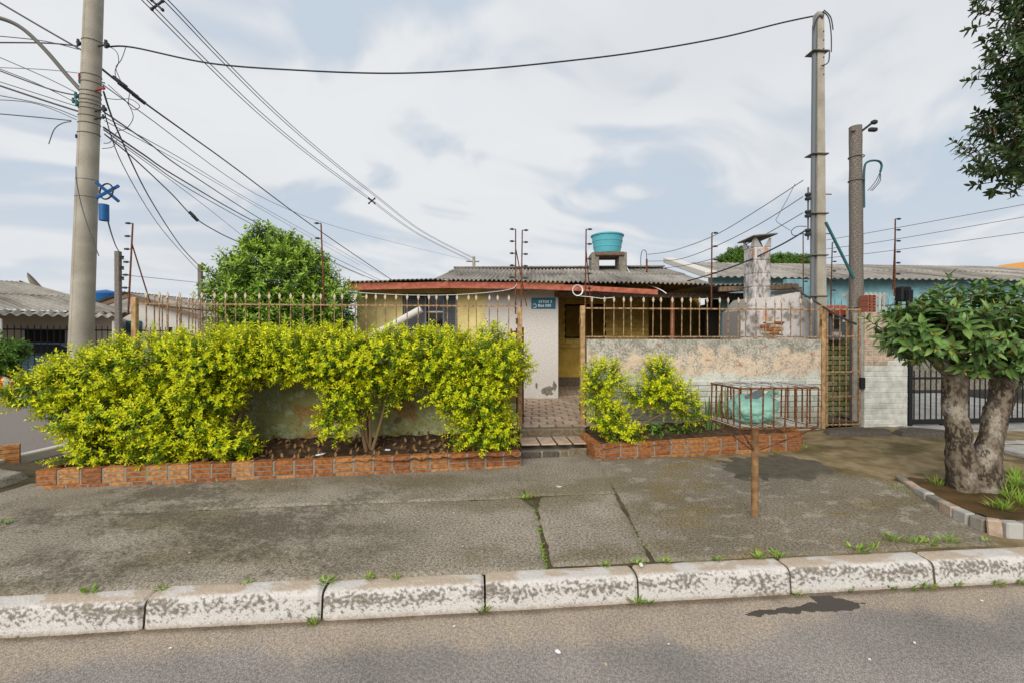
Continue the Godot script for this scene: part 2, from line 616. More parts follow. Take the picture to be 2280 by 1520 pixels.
func kerbs() -> void:
	var k := setting("kerb", "whitewashed concrete kerb worn and spotted with lichen")
	var joints := [-5.62, -4.66, -3.70, -2.76, -1.803, -0.849, 0.084, 1.019, 2.013, 3.005, 4.0, 4.98, 5.95, 6.92]
	# profile: (distance back from the gutter line, height)
	var prof := [Vector2(0, -0.03), Vector2(0, 0.0), Vector2(0.004, 0.03), Vector2(0.009, 0.07), Vector2(0.013, 0.11), Vector2(0.018, 0.132), Vector2(0.028, 0.147), Vector2(0.042, 0.155), Vector2(0.06, 0.158), Vector2(0.09, 0.16), Vector2(0.125, 0.161), Vector2(0.15, 0.158), Vector2(0.15, 0.06)]
	var fine := []
	var us := []
	var acc := -0.03
	for q in prof.size() - 1:
		var a: Vector2 = prof[q]
		var b: Vector2 = prof[q + 1]
		var st := maxi(1, int(a.distance_to(b) / 0.0055))
		for s in st:
			fine.append(a.lerp(b, float(s) / st))
			us.append(acc + a.distance_to(b) * s / st)
		acc += a.distance_to(b)
	fine.append(prof[-1]); us.append(acc)
	for j in joints.size() - 1:
		var x0: float = joints[j] + 0.006
		var x1: float = joints[j + 1] - 0.006
		var near := x1 > -2.8 and x0 < 4.0
		var nu := int((x1 - x0) / (0.0055 if near else 0.03))
		var pos := PackedVector3Array()
		var cols := PackedColorArray()
		var dy := rng.randf_range(-0.006, 0.006)
		var dz := rng.randf_range(-0.006, 0.006)
		for q in fine.size():
			var f: Vector2 = fine[q]
			for a in nu + 1:
				var x := lerpf(x0, x1, float(a) / nu)
				var e := minf(x - x0, x1 - x)
				var r := 0.012 * ss(0.02, 0.0, e)
				var bump := nz(55, 9.0, 4).get_noise_3d(x, f.y, f.x) * 0.004 + nz(56, 40.0, 2).get_noise_3d(x, f.y, f.x) * 0.0016
				pos.append(Vector3(x, f.y + dy * ss(0.0, 0.1, f.y) - r * ss(0.08, 0.16, f.y) + bump * ss(0.1, 0.16, f.y), -2.67 - f.x - dz - r * ss(0.1, 0.0, f.x) + bump))
				cols.append(kerb_color(x, us[q], j * 3.7))
		var mb := MB.new()
		mb.grid(nu, fine.size() - 1, pos, cols)
		# the ends
		for e in [0, nu]:
			var f := [Vector3(joints[j] if false else pos[e].x, -0.03, -2.82)]
			for q in fine.size():
				f.append(pos[q * (nu + 1) + e])
			mb.col = L(140, 130, 116)
			mb.face(f, Vector3((x0 + x1) * 0.5, 0.06, -2.75))
		part("kerb_stone", mb, M.kerb, k)
	var s := setting("side_kerb", "low white kerb line along the side street")
	for j in 9:
		var mb := MB.new()
		var a := Vector3(-5.95 + j * 0.1, 0, -5.2 - j * 0.95)
		mb.col = L(214, 208, 196)
		mb.beam(a + Vector3(0, 0.05, 0), a + Vector3(0.1, 0.05, -0.94), 0.12, 0.13)
		part("kerb_stone", mb, M.kerb, s)

# ---------------------------------------------------------------- pavement
func walk_color(x: float, z: float) -> Color:
	var n := nz(61, 0.7, 4).get_noise_2d(x, z)
	var m := nz(62, 3.0, 4).get_noise_2d(x, z)
	var f := nz(63, 14.0, 3).get_noise_2d(x, z)
	var con := L(184, 175, 162).lerp(L(158, 149, 135), clampf(0.5 + n * 0.9 + m * 0.4, 0, 1))
	# green brown algae film in drifts
	var moss := ss(0.0, 0.42, nz(64, 0.55, 5).get_noise_2d(x * 0.8 + 9.0, z * 1.4) + f * 0.18)
	con = mix3(con, L(136, 126, 98), moss * 0.75)
	# a darker weathered drift across the left slab
	var drift := ss(-0.05, 0.45, nz(65, 0.6, 4).get_noise_2d(x * 0.7 - 4.0, z * 1.6) + m * 0.35 + f * 0.5) * ss(0.2, -1.4, x)
	con = mix3(con, L(112, 105, 91), drift * 0.8)
	if x > 1.2:
		# pale lichen scuffs and rust coloured moss on the right slabs
		var r := ss(1.2, 1.7, x)
		var li := ss(0.2, 0.42, nz(66, 2.4, 5).get_noise_2d(x * 1.5 + z * 0.9, z * 2.0) + f * 0.2)
		con = mix3(con, L(128, 119, 101), r * 0.55)
		con = mix3(con, L(206, 199, 188), li * r * 0.45)
		var og := ss(0.0, 0.65, nz(67, 1.1, 5).get_noise_2d(x + 20.0, z * 1.5) + f * 0.15)
		con = mix3(con, L(146, 130, 82), og * r * 0.7)
	return con

func dirt_color(x: float, z: float) -> Color:
	var m := nz(62, 3.0, 4).get_noise_2d(x, z)
	var f := nz(63, 14.0, 3).get_noise_2d(x, z)
	var c := L(158, 138, 100).lerp(L(184, 166, 132), clampf(0.5 + m, 0, 1))
	c = mix3(c, L(116, 104, 66), ss(0.0, 0.4, nz(68, 1.3, 4).get_noise_2d(x, z * 1.6) + f * 0.2) * 0.8)
	if x < 1.4:
		c = mix3(c, L(86, 78, 58), 0.8)
	return c

func slab(called: String, poly: Array, rise: float, cf: Callable, m: Material, parent: Node3D, cell := 0.03, ragged := 0.02, soft := 0.045, label := "") -> void:
	# a cast slab whose edges sink into the bed under it
	var pts := PackedVector2Array()
	for p in poly:
		pts.append(Vector2(p.x, p.z) if p is Vector3 else p)
	var lo := pts[0]
	var hi := pts[0]
	for p in pts:
		lo = lo.min(p); hi = hi.max(p)
	var nu := int(ceil((hi.x - lo.x) / cell))
	var nv := int(ceil((hi.y - lo.y) / cell))
	var pos := PackedVector3Array()
	var cols := PackedColorArray()
	var keep := PackedByteArray()
	var en := nz(71, 3.5, 4)
	for b in nv + 1:
		for a in nu + 1:
			var q := Vector2(lerpf(lo.x, hi.x, float(a) / nu), lerpf(hi.y, lo.y, float(b) / nv))
			var d := 1e9
			for k in pts.size():
				var s := Geometry2D.get_closest_point_to_segment(q, pts[k], pts[(k + 1) % pts.size()])
				d = minf(d, q.distance_squared_to(s))
			d = sqrt(d)
			if not Geometry2D.is_point_in_polygon(q, pts):
				d = -d
			d += en.get_noise_2d(q.x, q.y) * ragged - ragged * 0.3
			keep.append(1 if d > -soft * 0.4 else 0)
			var y := gy(q.x, q.y) - 0.012 + (rise + 0.012) * ss(-soft * 0.4, soft, d)
			y += nz(72, 1.6, 3).get_noise_2d(q.x, q.y) * 0.006 + nz(73, 18.0, 2).get_noise_2d(q.x, q.y) * 0.0012
			pos.append(Vector3(q.x, y, q.y))
			cols.append(cf.call(q.x, q.y))
	var mb := MB.new()
	mb.grid(nu, nv, pos, cols, Vector3.UP, keep)
	var o := part(called, mb, m, parent)
	if label:
		o.set_meta("label", label)

func sidewalk() -> void:
	var s := setting("sidewalk", "worn concrete pavement with mossy joints between house and kerb")
	var bed := terrain(-6.0, 7.6, -2.815, -6.05, 0.045, func(x, z): return gy(x, z) - 0.002 + nz(69, 2.0, 4).get_noise_2d(x, z) * 0.012 * ss(1.4, 2.2, x) * ss(-3.4, -4.2, z), dirt_color)
	var bd := part("bed", bed, M.soil, s)
	bd.set_meta("label", "ochre soil with moss showing beside the slabs")
	slab("slab", [Vector2(-6.1, -2.80), Vector2(0.485, -2.80), Vector2(0.548, -3.84), Vector2(0.46, -4.08), Vector2(-1.5, -4.10), Vector2(-6.1, -4.02)], 0.014, walk_color, M.walk, s, 0.03, 0.012, 0.022)
	slab("slab", [Vector2(-4.6, -4.045), Vector2(-1.5, -4.105), Vector2(0.49, -4.09), Vector2(0.55, -5.0), Vector2(0.55, -5.25), Vector2(-4.5, -5.1)], 0.012, walk_color, M.walk, s, 0.03, 0.012, 0.022)
	slab("slab", [Vector2(0.508, -2.84), Vector2(1.178, -2.86), Vector2(1.206, -3.1), Vector2(1.326, -4.09), Vector2(0.62, -4.09), Vector2(0.567, -3.84)], 0.014, walk_color, M.walk, s, 0.025, 0.014, 0.022)
	slab("slab", [Vector2(0.50, -4.10), Vector2(1.345, -4.075), Vector2(1.47, -5.0), Vector2(1.44, -5.4), Vector2(0.48, -5.45)], 0.010, walk_color, M.walk, s, 0.03, 0.02, 0.03)
	slab("slab", [Vector2(1.19, -2.84), Vector2(3.72, -2.86), Vector2(3.95, -3.42), Vector2(4.12, -4.0), Vector2(3.75, -4.30), Vector2(2.9, -4.72), Vector2(2.2, -5.1), Vector2(1.44, -5.1), Vector2(1.33, -4.0), Vector2(1.212, -3.1)], 0.013, walk_color, M.walk, s, 0.025, 0.014, 0.024)
	slab("slab", [Vector2(-4.62, -4.3), Vector2(-4.75, -5.35), Vector2(-5.95, -5.9), Vector2(-5.95, -4.1)], 0.07, func(x, z): return L(186, 180, 170).lerp(L(160, 152, 138), clampf(0.5 + nz(62, 3.0, 4).get_noise_2d(x, z), 0, 1)), M.walk, s, 0.04, 0.01, 0.03, "pale concrete ramp slab with a dark gap beside it")
	slab("dark_patch", [Vector2(2.55, -4.15), Vector2(3.25, -4.02), Vector2(3.85, -4.22), Vector2(3.95, -4.55), Vector2(3.5, -4.98), Vector2(2.9, -4.98), Vector2(2.55, -4.7)], 0.022, plain, M.dark_grain, s, 0.03, 0.16, 0.12, "dark grainy patch with ragged edge on the pavement")  # thin slab in a darker tone, its ragged edge sinking into the bed
	for q in [[Vector2(4.75, -5.62), Vector2(5.45, -5.42), Vector2(5.62, -5.62), Vector2(5.3, -5.84), Vector2(4.8, -5.82)], [Vector2(5.5, -5.36), Vector2(6.15, -5.2), Vector2(6.3, -5.5), Vector2(6.0, -5.75), Vector2(5.62, -5.58)]]:
		slab("flagstone", q, 0.055, plain, M.stone, s, 0.03, 0.03, 0.03)
	# pavers of the neighbour's drive
	var d := setting("driveway", "pale paving slabs of the drive before the black gate")
	for a in 7:
		for b in 9:
			var mb := MB.new()
			var x := 6.42 + a * 0.62
			var z := -4.0 - b * 0.62
			if x - 0.3 < 5.0 or z < -9.6: continue
			mb.bev(Vector3(x, 0.30 + 0.006 * a * 0 + 0.01 * b, z), Vector3(0.612, 0.05, 0.612), 0.006)
			part("paver", mb, M.pale_concrete, d)
	var ed := MB.new()
	ed.beam(Vector3(6.06, 0.2, -3.6), Vector3(6.06, 0.3, -5.9), 0.08, 0.16)
	part("edging", ed, M.concrete, d)

# ---------------------------------------------------------------- the walls along the street
func wall_color(x: float, y: float) -> Color:
	var n := nz(81, 1.3, 4).get_noise_2d(x, y)
	var m := nz(82, 5.0, 4).get_noise_2d(x, y)
	var f := nz(83, 30.0, 3).get_noise_2d(x, y)
	var grey := L(190, 186, 174).lerp(L(164, 162, 150), clampf(0.5 + m, 0, 1))
	var peach := L(220, 198, 172).lerp(L(206, 192, 174), clampf(0.5 + m * 1.2, 0, 1))
	var pale := L(214, 214, 204).lerp(L(196, 206, 198), clampf(0.5 + n, 0, 1))
	var c := grey
	c = mix3(c, peach, ss(1.50, 1.36, y + n * 0.16 + m * 0.06))
	c = mix3(c, pale, ss(1.16, 1.06, y + n * 0.12 + m * 0.05))
	# lichen grains
	c = mix3(c, L(92, 90, 80), ss(0.12, 0.42, f + m * 0.6 + ss(1.15, 1.6, y) * 0.18) * 0.5)
	c = mix3(c, L(222, 216, 206), ss(0.25, 0.5, -f + n * 0.5) * 0.5)
	# bare patches of brick red
	c = mix3(c, L(178, 122, 92), ss(0.56, 0.64, nz(84, 2.6, 3).get_noise_2d(x, y * 1.8) + f * 0.06) * 0.85)
	c = mix3(c, L(112, 100, 66), ss(0.78, 0.5, y + m * 0.14) * 0.55)
	return c

func green_color(x: float, y: float) -> Color:
	var n := nz(85, 1.2, 4).get_noise_2d(x, y)
	var m := nz(86, 5.0, 4).get_noise_2d(x, y)
	var f := nz(83, 30.0, 3).get_noise_2d(x, y)
	var c := L(176, 178, 128).lerp(L(150, 148, 88), clampf(0.5 + n, 0, 1))
	c = mix3(c, L(196, 206, 172), ss(0.1, 0.35, m) * 0.7)
	c = mix3(c, L(170, 118, 62), ss(0.28, 0.42, nz(87, 1.6, 4).get_noise_2d(x + 4.0, y)) * 0.7)
	c = mix3(c, L(98, 100, 58), ss(0.1, 0.45, f + m * 0.5) * 0.5)
	c = mix3(c, L(120, 96, 74), ss(0.40, 0.46, nz(88, 1.4, 3).get_noise_2d(x, y)) * 0.8)
	return c

func panel(x0: float, x1: float, y0: float, y1: float, zf: float, cell: float, cf: Callable, course := 0.0, amp := 0.004) -> MB:
	# a rendered wall face, with faint courses of brick telling through the limewash
	var nu := int((x1 - x0) / cell)
	var nv := int((y1 - y0) / cell)
	var pos := PackedVector3Array()
	var cols := PackedColorArray()
	for b in nv + 1:
		for a in nu + 1:
			var x := lerpf(x0, x1, float(a) / nu)
			var y := lerpf(y0, y1, float(b) / nv)
			var d := nz(89, 6.0, 4).get_noise_2d(x, y) * amp + nz(90, 30.0, 2).get_noise_2d(x, y) * amp * 0.4
			if course > 0.0:
				var t := absf(fposmod(y + nz(91, 2.0, 2).get_noise_2d(x, y) * 0.012, course) / course - 0.5) * 2.0
				d -= 0.006 * ss(0.78, 1.0, t)
			pos.append(Vector3(x, y, zf + d))
			cols.append(cf.call(x, y))
	var mb := MB.new()
	mb.grid(nu, nv, pos, cols, Vector3.BACK)
	return mb

func front_walls() -> void:
	var t := thing("boundary_wall", "green stained low masonry wall behind the golden hedge", "wall", Vector3(-1.76, 0, -6.07))
	var p := Vector3(-1.76, 0, -6.07)
	var mb := panel(-4.19, 0.60, 0.1, 1.6, -6.0, 0.02, green_color, 0.085)
	for k in mb.v.size(): mb.v[k] -= p
	part("render_coat", mb, M.plaster, t)
	mb = MB.new()
	mb.col = L(160, 156, 130)
	mb.box(Vector3(-1.795, 0.85, -6.08) - p, Vector3(4.79, 1.5, 0.148))
	part("masonry", mb, M.plaster, t)
	# side wall of the yard
	t = thing("side_wall", "grey rendered yard wall running back along the side street", "wall", Vector3(-4.12, 0, -6.16))
	mb = MB.new()
	mb.col = L(168, 160, 142)
	mb.bev(Vector3(0.0, 0.8, -4.0), Vector3(0.14, 1.6, 8.0), 0.01, Basis())
	t.rotation_degrees.y = -4.0
	part("masonry", mb, M.plaster, t)
	# right hand wall: rendered above, limewashed brick courses below
	var q := Vector3(3.24, 0, -6.07)
	t = thing("street_wall", "weathered limewashed brick wall beneath the spiked fence", "wall", q)
	mb = panel(1.56, 4.93, 1.02, 1.6, -6.0, 0.012, wall_color, 0.0, 0.006)
	for k in mb.v.size(): mb.v[k] -= q
	part("render_coat", mb, M.plaster, t)
	mb = MB.new()
	mb.col = L(176, 170, 156)
	mb.box(Vector3(3.245, 0.85, -6.085) - q, Vector3(3.37, 1.499, 0.145))
	part("masonry", mb, M.plaster, t)
	var row := 0
	var y := 0.19
	while y < 1.0:
		var x := 1.56 + (0.0 if row % 2 == 0 else -0.12)
		while x < 4.9:
			var a := maxf(x, 1.56)
			var b := minf(x + 0.236, 4.93)
			if b - a > 0.05:
				var bm := MB.new()
				# limewash wears differently on every brick
				var yy := y + 0.036
				bm.bev(Vector3((a + b) * 0.5, yy, -6.012 + rng.randf_range(-0.004, 0.004)) - q, Vector3(b - a, 0.072, 0.04), 0.008)
				var g := wall_color((a + b) * 0.5, yy)
				for k in bm.c.size():
					bm.c[k] = wall_color(bm.v[k].x + q.x, bm.v[k].y).lerp(g, 0.5)
				part("brick", bm, M.plaster, t)
			x += 0.242
		y += 0.0775
		row += 1
	# white pillar beside the little gate
	q = Vector3(5.93, 0.25, -6.1)
	t = thing("wall_pillar", "white limewashed brick pillar between rusty gate and black gate", "pillar", q)
	mb = MB.new()
	mb.col = L(186, 182, 172)
	mb.box(Vector3(0, 0.86, 0.004), Vector3(0.664, 1.74, 0.19))
	part("core", mb, M.pale_brick[0], t)
	y = -0.02
	row = 0
	while y < 1.72:
		for k in 4:
			var a := -0.335 + k * 0.242 - (0.0 if row % 2 == 0 else 0.12)
			var b := minf(a + 0.236, 0.335)
			a = maxf(a, -0.335)
			if b - a < 0.03: continue
			var bm := MB.new()
			bm.bev(Vector3((a + b) * 0.5, y + 0.034, 0.092 + rng.randf_range(-0.003, 0.003)), Vector3(b - a, 0.0735, 0.026), 0.006)
			var peach := y + rng.randf_range(-0.12, 0.12) > 1.0
			part("brick", bm, M.peach_brick[rng.randi() % 3] if peach else M.pale_brick[rng.randi() % 4], t)
		y += 0.0765
		row += 1
	# hollow blocks on top of the pillar
	for k in 3:
		var hb := MB.new()
		hollow(hb, Vector3(-0.215, 1.775 + k * 0.082, 0.02), 0.13, 0.078, 0.14, 2, 2, 0.015)
		part("hollow_brick", hb, M.redwood, t)

func hollow(mb: MB, ctr: Vector3, w: float, h: float, dp: float, nx: int, ny: int, r: float) -> void:
	# a block whose front face (towards +z) is pierced by round holes
	var f := ctr + Vector3(-w * 0.5, -h * 0.5, dp * 0.5)
	var cw := w / nx
	var ch := h / ny
	for a in nx:
		for b in ny:
			var o := f + Vector3((a + 0.5) * cw, (b + 0.5) * ch, 0)
			var ring := []
			var sq := []
			for s in 16:
				var an := TAU * (s + 0.5) / 16
				var d := Vector3(cos(an), sin(an), 0)
				ring.append(o + d * r)
				var k := minf(cw * 0.5 / maxf(absf(d.x), 1e-4), ch * 0.5 / maxf(absf(d.y), 1e-4))
				sq.append(o + d * k)
			for s in 16:
				var s2 := (s + 1) % 16
				mb.face([ring[s], ring[s2], sq[s2], sq[s]], o - Vector3(0, 0, 1))
				mb.face([ring[s], ring[s2], ring[s2] - Vector3(0, 0, dp * 0.9), ring[s] - Vector3(0, 0, dp * 0.9)], o + (ring[s] - o) * 3.0)
			# corners the ray fan cuts off
			for sx in [-1, 1]:
				for sy in [-1, 1]:
					var cpt := o + Vector3(sx * cw * 0.5, sy * ch * 0.5, 0)
					var nearp := []
					for s in 16:
						if absf(sq[s].x - cpt.x) < cw * 0.36 and absf(sq[s].y - cpt.y) < ch * 0.36:
							nearp.append(sq[s])
					if nearp.size() == 2:
						mb.face([nearp[0], cpt, nearp[1]], o - Vector3(0, 0, 1))
			mb.face([o + Vector3(-cw, -ch, -dp) * 0.5, o + Vector3(cw, -ch, -dp) * 0.5, o + Vector3(cw, ch, -dp) * 0.5, o + Vector3(-cw, ch, -dp) * 0.5].map(func(p): return p - Vector3(0, 0, dp * 0.42)), o - Vector3(0, 0, 9))
	var c := ctr
	for s in [-1, 1]:
		mb.face([c + Vector3(s * w, -h, -dp) * 0.5, c + Vector3(s * w, h, -dp) * 0.5, c + Vector3(s * w, h, dp) * 0.5, c + Vector3(s * w, -h, dp) * 0.5], c)
		mb.face([c + Vector3(-w, s * h, -dp) * 0.5, c + Vector3(w, s * h, -dp) * 0.5, c + Vector3(w, s * h, dp) * 0.5, c + Vector3(-w, s * h, dp) * 0.5], c)

func entrance() -> void:
	# threshold steps
	var t := thing("entrance_step", "mossy stone faced step up to the open gateway", "step", Vector3(1.0, 0.1, -5.6))
	var mb := MB.new()
	mb.bev(Vector3(0.0, 0.085, 0.0), Vector3(0.80, 0.16, 0.48), 0.012)
	part("core", mb, M.mortar, t)
	for q in [[-0.4, -0.16, 0.13], [-0.15, 0.06, 0.13], [0.07, 0.16, 0.14], [0.17, 0.40, 0.16]]:
		mb = MB.new()
		mb.bev(Vector3((q[0] + q[1]) * 0.5, 0.05 + q[2] * 0.42, 0.245), Vector3(q[1] - q[0] - 0.012, q[2], 0.03), 0.012, Basis(Vector3.BACK, rng.randf_range(-0.04, 0.04)))
		part("facing_stone", mb, M.step if q[0] > -0.1 else M.stone, t)
	for q in [[-0.4, -0.17], [-0.16, 0.03], [0.045, 0.22], [0.235, 0.40]]:
		mb = MB.new()
		mb.bev(Vector3((q[0] + q[1]) * 0.5, 0.242, 0.02), Vector3(q[1] - q[0] - 0.008, 0.02, 0.40), 0.006)
		part("tread_tile", mb, M.floor[rng.randi() % 3], t)
	t = thing("threshold", "pale mossy concrete sill between the gate posts", "sill", Vector3(1.06, 0.2, -5.88))
	mb = MB.new()
	mb.bev(Vector3(0, 0.12, 0), Vector3(0.86, 0.25, 0.16), 0.012)
	part("sill", mb, M.step, t)
	# tiled path: wavy clay pavers
	var d := setting("entrance_path", "pinkish wavy tile path from gateway to porch")
	var base := MB.new()
	base.col = L(112, 96, 80)
	base.face([Vector3(0.2, 0.42, -5.95), Vector3(1.9, 0.42, -5.95), Vector3(3.4, 0.51, -10.9), Vector3(1.0, 0.51, -10.9)], Vector3(0, -9, 0))
	part("joint_bed", base, M.soil, d)
	for r in 27:
		var z := -6.03 - r * 0.185
		var n := 7
		for k in n:
			var x := 0.35 + r * 0.028 + (k + (0.5 if r % 2 else 0.0)) * 0.225
			var o := Vector3(x, 0.432 + r * 0.0034, z)
			var m2 := MB.new()
			# a tile with bulging flanks that nests into the next row
			var ol := []
			for e in [[-0.105, 0.06], [-0.06, 0.098], [0.0, 0.085], [0.06, 0.098], [0.105, 0.06], [0.105, -0.06], [0.06, -0.085], [0.0, -0.098], [-0.06, -0.085], [-0.105, -0.06]]:
				ol.append(Vector2(e[0], e[1]) * 0.965)
			m2.prism(ol, o, Vector3.RIGHT, Vector3.BACK, Vector3(0, 0.014 + rng.randf() * 0.004, 0))
			part("path_tile", m2, M.floor[rng.randi() % 3], d)
	# yard ground
	var yd := MB.new()
	yd.col = L(128, 118, 96)
	yd.face([Vector3(-4.05, 0.405, -6.1), Vector3(5.6, 0.405, -6.1), Vector3(6.2, 0.405, -15), Vector3(-4.05, 0.405, -15)], Vector3(0, -9, 0))
	sheet("yard", yd, M.soil)

# ---------------------------------------------------------------- brick planters
func ribbed_brick(w: float, h: float, dp: float, ribs: int) -> MB:
	# hollow clay block seen from its ribbed flank
	var mb := MB.new()
	var prof := [Vector2(-h * 0.5, dp * 0.5 - 0.004)]
	var rh := h / ribs
	for k in ribs:
		var b := -h * 0.5 + k * rh
		prof.append(Vector2(b + 0.003, dp * 0.5))
		prof.append(Vector2(b + rh - 0.011, dp * 0.5))
		if k < ribs - 1:
			prof.append(Vector2(b + rh - 0.006, dp * 0.5 - 0.012))
			prof.append(Vector2(b + rh - 0.001, dp * 0.5 - 0.012))
	prof.append(Vector2(h * 0.5, dp * 0.5 - 0.004))
	for k in prof.size() - 1:
		var a: Vector2 = prof[k]
		var b: Vector2 = prof[k + 1]
		for s in [1.0, -1.0]:
			mb.face([Vector3(-w * 0.5, a.x, a.y * s), Vector3(w * 0.5, a.x, a.y * s), Vector3(w * 0.5, b.x, b.y * s), Vector3(-w * 0.5, b.x, b.y * s)], Vector3(0, (a.x + b.x) * 0.5, 0))
	for s in [-1.0, 1.0]:
		mb.face([Vector3(s * w * 0.5, -h * 0.5, -dp * 0.49), Vector3(s * w * 0.5, h * 0.5, -dp * 0.49), Vector3(s * w * 0.5, h * 0.5, dp * 0.49), Vector3(s * w * 0.5, -h * 0.5, dp * 0.49)], Vector3.ZERO)
		mb.face([Vector3(-w * 0.5, s * h * 0.5, -dp * 0.49), Vector3(w * 0.5, s * h * 0.5, -dp * 0.49), Vector3(w * 0.5, s * h * 0.5, dp * 0.49), Vector3(-w * 0.5, s * h * 0.5, dp * 0.49)], Vector3.ZERO)
	return mb

func brick_row(t: Node3D, a: Vector3, b: Vector3, o: Vector3, hgt: float, ribs: int, off := 0.0) -> void:
	var dir := (b - a)
	var ln := dir.length()
	dir /= ln
	var x := Vector3(dir.x, 0, dir.z).normalized()
	var nb := int(round((ln - off) / 0.2))
	var step := (ln - off) / nb
	var w := step - 0.024
	var meshes := []
	var base := ribbed_brick(w, hgt, 0.09, ribs)
	for m in M.brick:
		meshes.append(base.mesh(m))
	for k in nb:
		var c := a + dir * (off + step * (k + 0.5)) - o
		var bs := Basis(dir, Vector3.UP, x.cross(Vector3.UP)) * Basis(Vector3.BACK, rng.randf_range(-0.018, 0.018)) * Basis(Vector3.UP, rng.randf_range(-0.02, 0.02))
		put("brick", meshes[rng.randi() % 4], t, Transform3D(bs, c + Vector3(0, rng.randf_range(-0.003, 0.003), rng.randf_range(-0.003, 0.003))))

func planters() -> void:
	var A := Vector3(-4.26, 0, -4.90)
	var B := Vector3(0.56, 0, -5.08)
	for q in [["long low planter of red ribbed bricks under the hedge", A, B, 0.115, 0.152, true], ["short low planter of red ribbed bricks behind the basket post", Vector3(1.42, 0, -5.14), Vector3(3.92, 0, -5.10), 0.185, 0.285, false]]:
		var a: Vector3 = q[1]
		var b: Vector3 = q[2]
		var o := (a + b) * 0.5
		var t := thing("brick_planter", q[0], "planter", o)
		var ya := Vector3(0, q[3], 0)
		var yb := Vector3(0, q[4], 0)
		# half sunk first course, then the tall course
		brick_row(t, a + ya + Vector3(0, 0.022, 0.0), b + yb + Vector3(0, 0.022, 0.0), o, 0.05, 1, 0.07)
		brick_row(t, a + ya + Vector3(0, 0.128, 0), b + yb + Vector3(0, 0.128, 0), o, 0.146, 3, 0.0 if q[5] else 0.1)
		var mt := MB.new()
		var dir := (b + yb - a - ya).normalized()
		mt.beam(a + ya - o + Vector3(0, 0.095, 0), b + yb - o + Vector3(0, 0.095, 0), 0.078, 0.20)
		part("mortar", mt, M.mortar, t)
		# returns to the wall
		for e in [[a, ya], [b, yb]]:
			if q[5] and e[0] == b: continue
			var c: Vector3 = e[0] + e[1]
			brick_row(t, c + Vector3(0.045, 0.128, -0.06), Vector3(c.x + 0.045, c.y + 0.128, -5.98), o, 0.146, 3)
			brick_row(t, c + Vector3(0.045, 0.022, -0.06), Vector3(c.x + 0.045, c.y + 0.022, -5.98), o, 0.05, 1)
		if not q[5]:
			var hb := MB.new()
			hollow(hb, a + ya - o + Vector3(0.045, 0.128, -0.04), 0.094, 0.144, 0.19, 2, 3, 0.016)
			var h := part("hollow_brick", hb, M.brick[1], t)
			h.set_meta("label", "end brick showing its six round holes")
		# soil with litter
		var hf := func(x, z):
			var u := clampf((x - a.x) / (b.x - a.x), 0, 1)
			return lerpf(q[3], q[4], u) + 0.165 + 0.05 * ss(-5.1, -5.9, z) + nz(92, 5.0, 4).get_noise_2d(x, z) * 0.035
		var cf := func(x, z):
			return L(74, 56, 42).lerp(L(116, 92, 70), clampf(0.4 + nz(93, 9.0, 3).get_noise_2d(x, z) * 1.2, 0, 1))
		var m := terrain(a.x + 0.09, b.x - (0.0 if q[5] else 0.05), -5.08 if not q[5] else -4.96, -6.01, 0.035, hf, cf)
		for k in m.v.size(): m.v[k] -= o
		part("soil", m, M.soil, t)

func plain(_x: float, _z: float) -> Color:
	return Color.WHITE

# ---------------------------------------------------------------- spiked fences, gate posts, electric fence posts
func spear(m: Material) -> ArrayMesh:
	# the flat spear head on a picket
	var mb := MB.new()
	var o := [Vector2(0, 0.072), Vector2(0.017, 0.032), Vector2(0.012, 0.022), Vector2(0.006, -0.004), Vector2(-0.006, -0.004), Vector2(-0.012, 0.022), Vector2(-0.017, 0.032)]
	mb.prism(o, Vector3(0, 0, -0.006), Vector3.RIGHT, Vector3.UP, Vector3(0, 0, 0.012))
	return mb.mesh(m)

func picket_run(t: Node3D, a: Vector3, b: Vector3, o: Vector3, y0: float, y1: float) -> void:
	var bar := MB.new()
	bar.tube([Vector3(0, y0, 0), Vector3(0, y1, 0)], 0.0075, -1.0, 6)
	var bm := bar.mesh(M.fence)
	var sm := spear(M.tip)
	var ln := a.distance_to(b)
	var n := int(round(ln / 0.135))
	for k in range(1, n):
		var p := a.lerp(b, float(k) / n) - o
		var bs := Basis(Vector3.BACK, rng.randf_range(-0.012, 0.012))
		var pk := put("picket", bm, t, Transform3D(bs, p + Vector3(0, 0, 0)))
		put("spear_head", sm, pk, Transform3D(Basis(Vector3.UP, atan2(-(b - a).z, (b - a).x)), Vector3(0, y1, 0)))

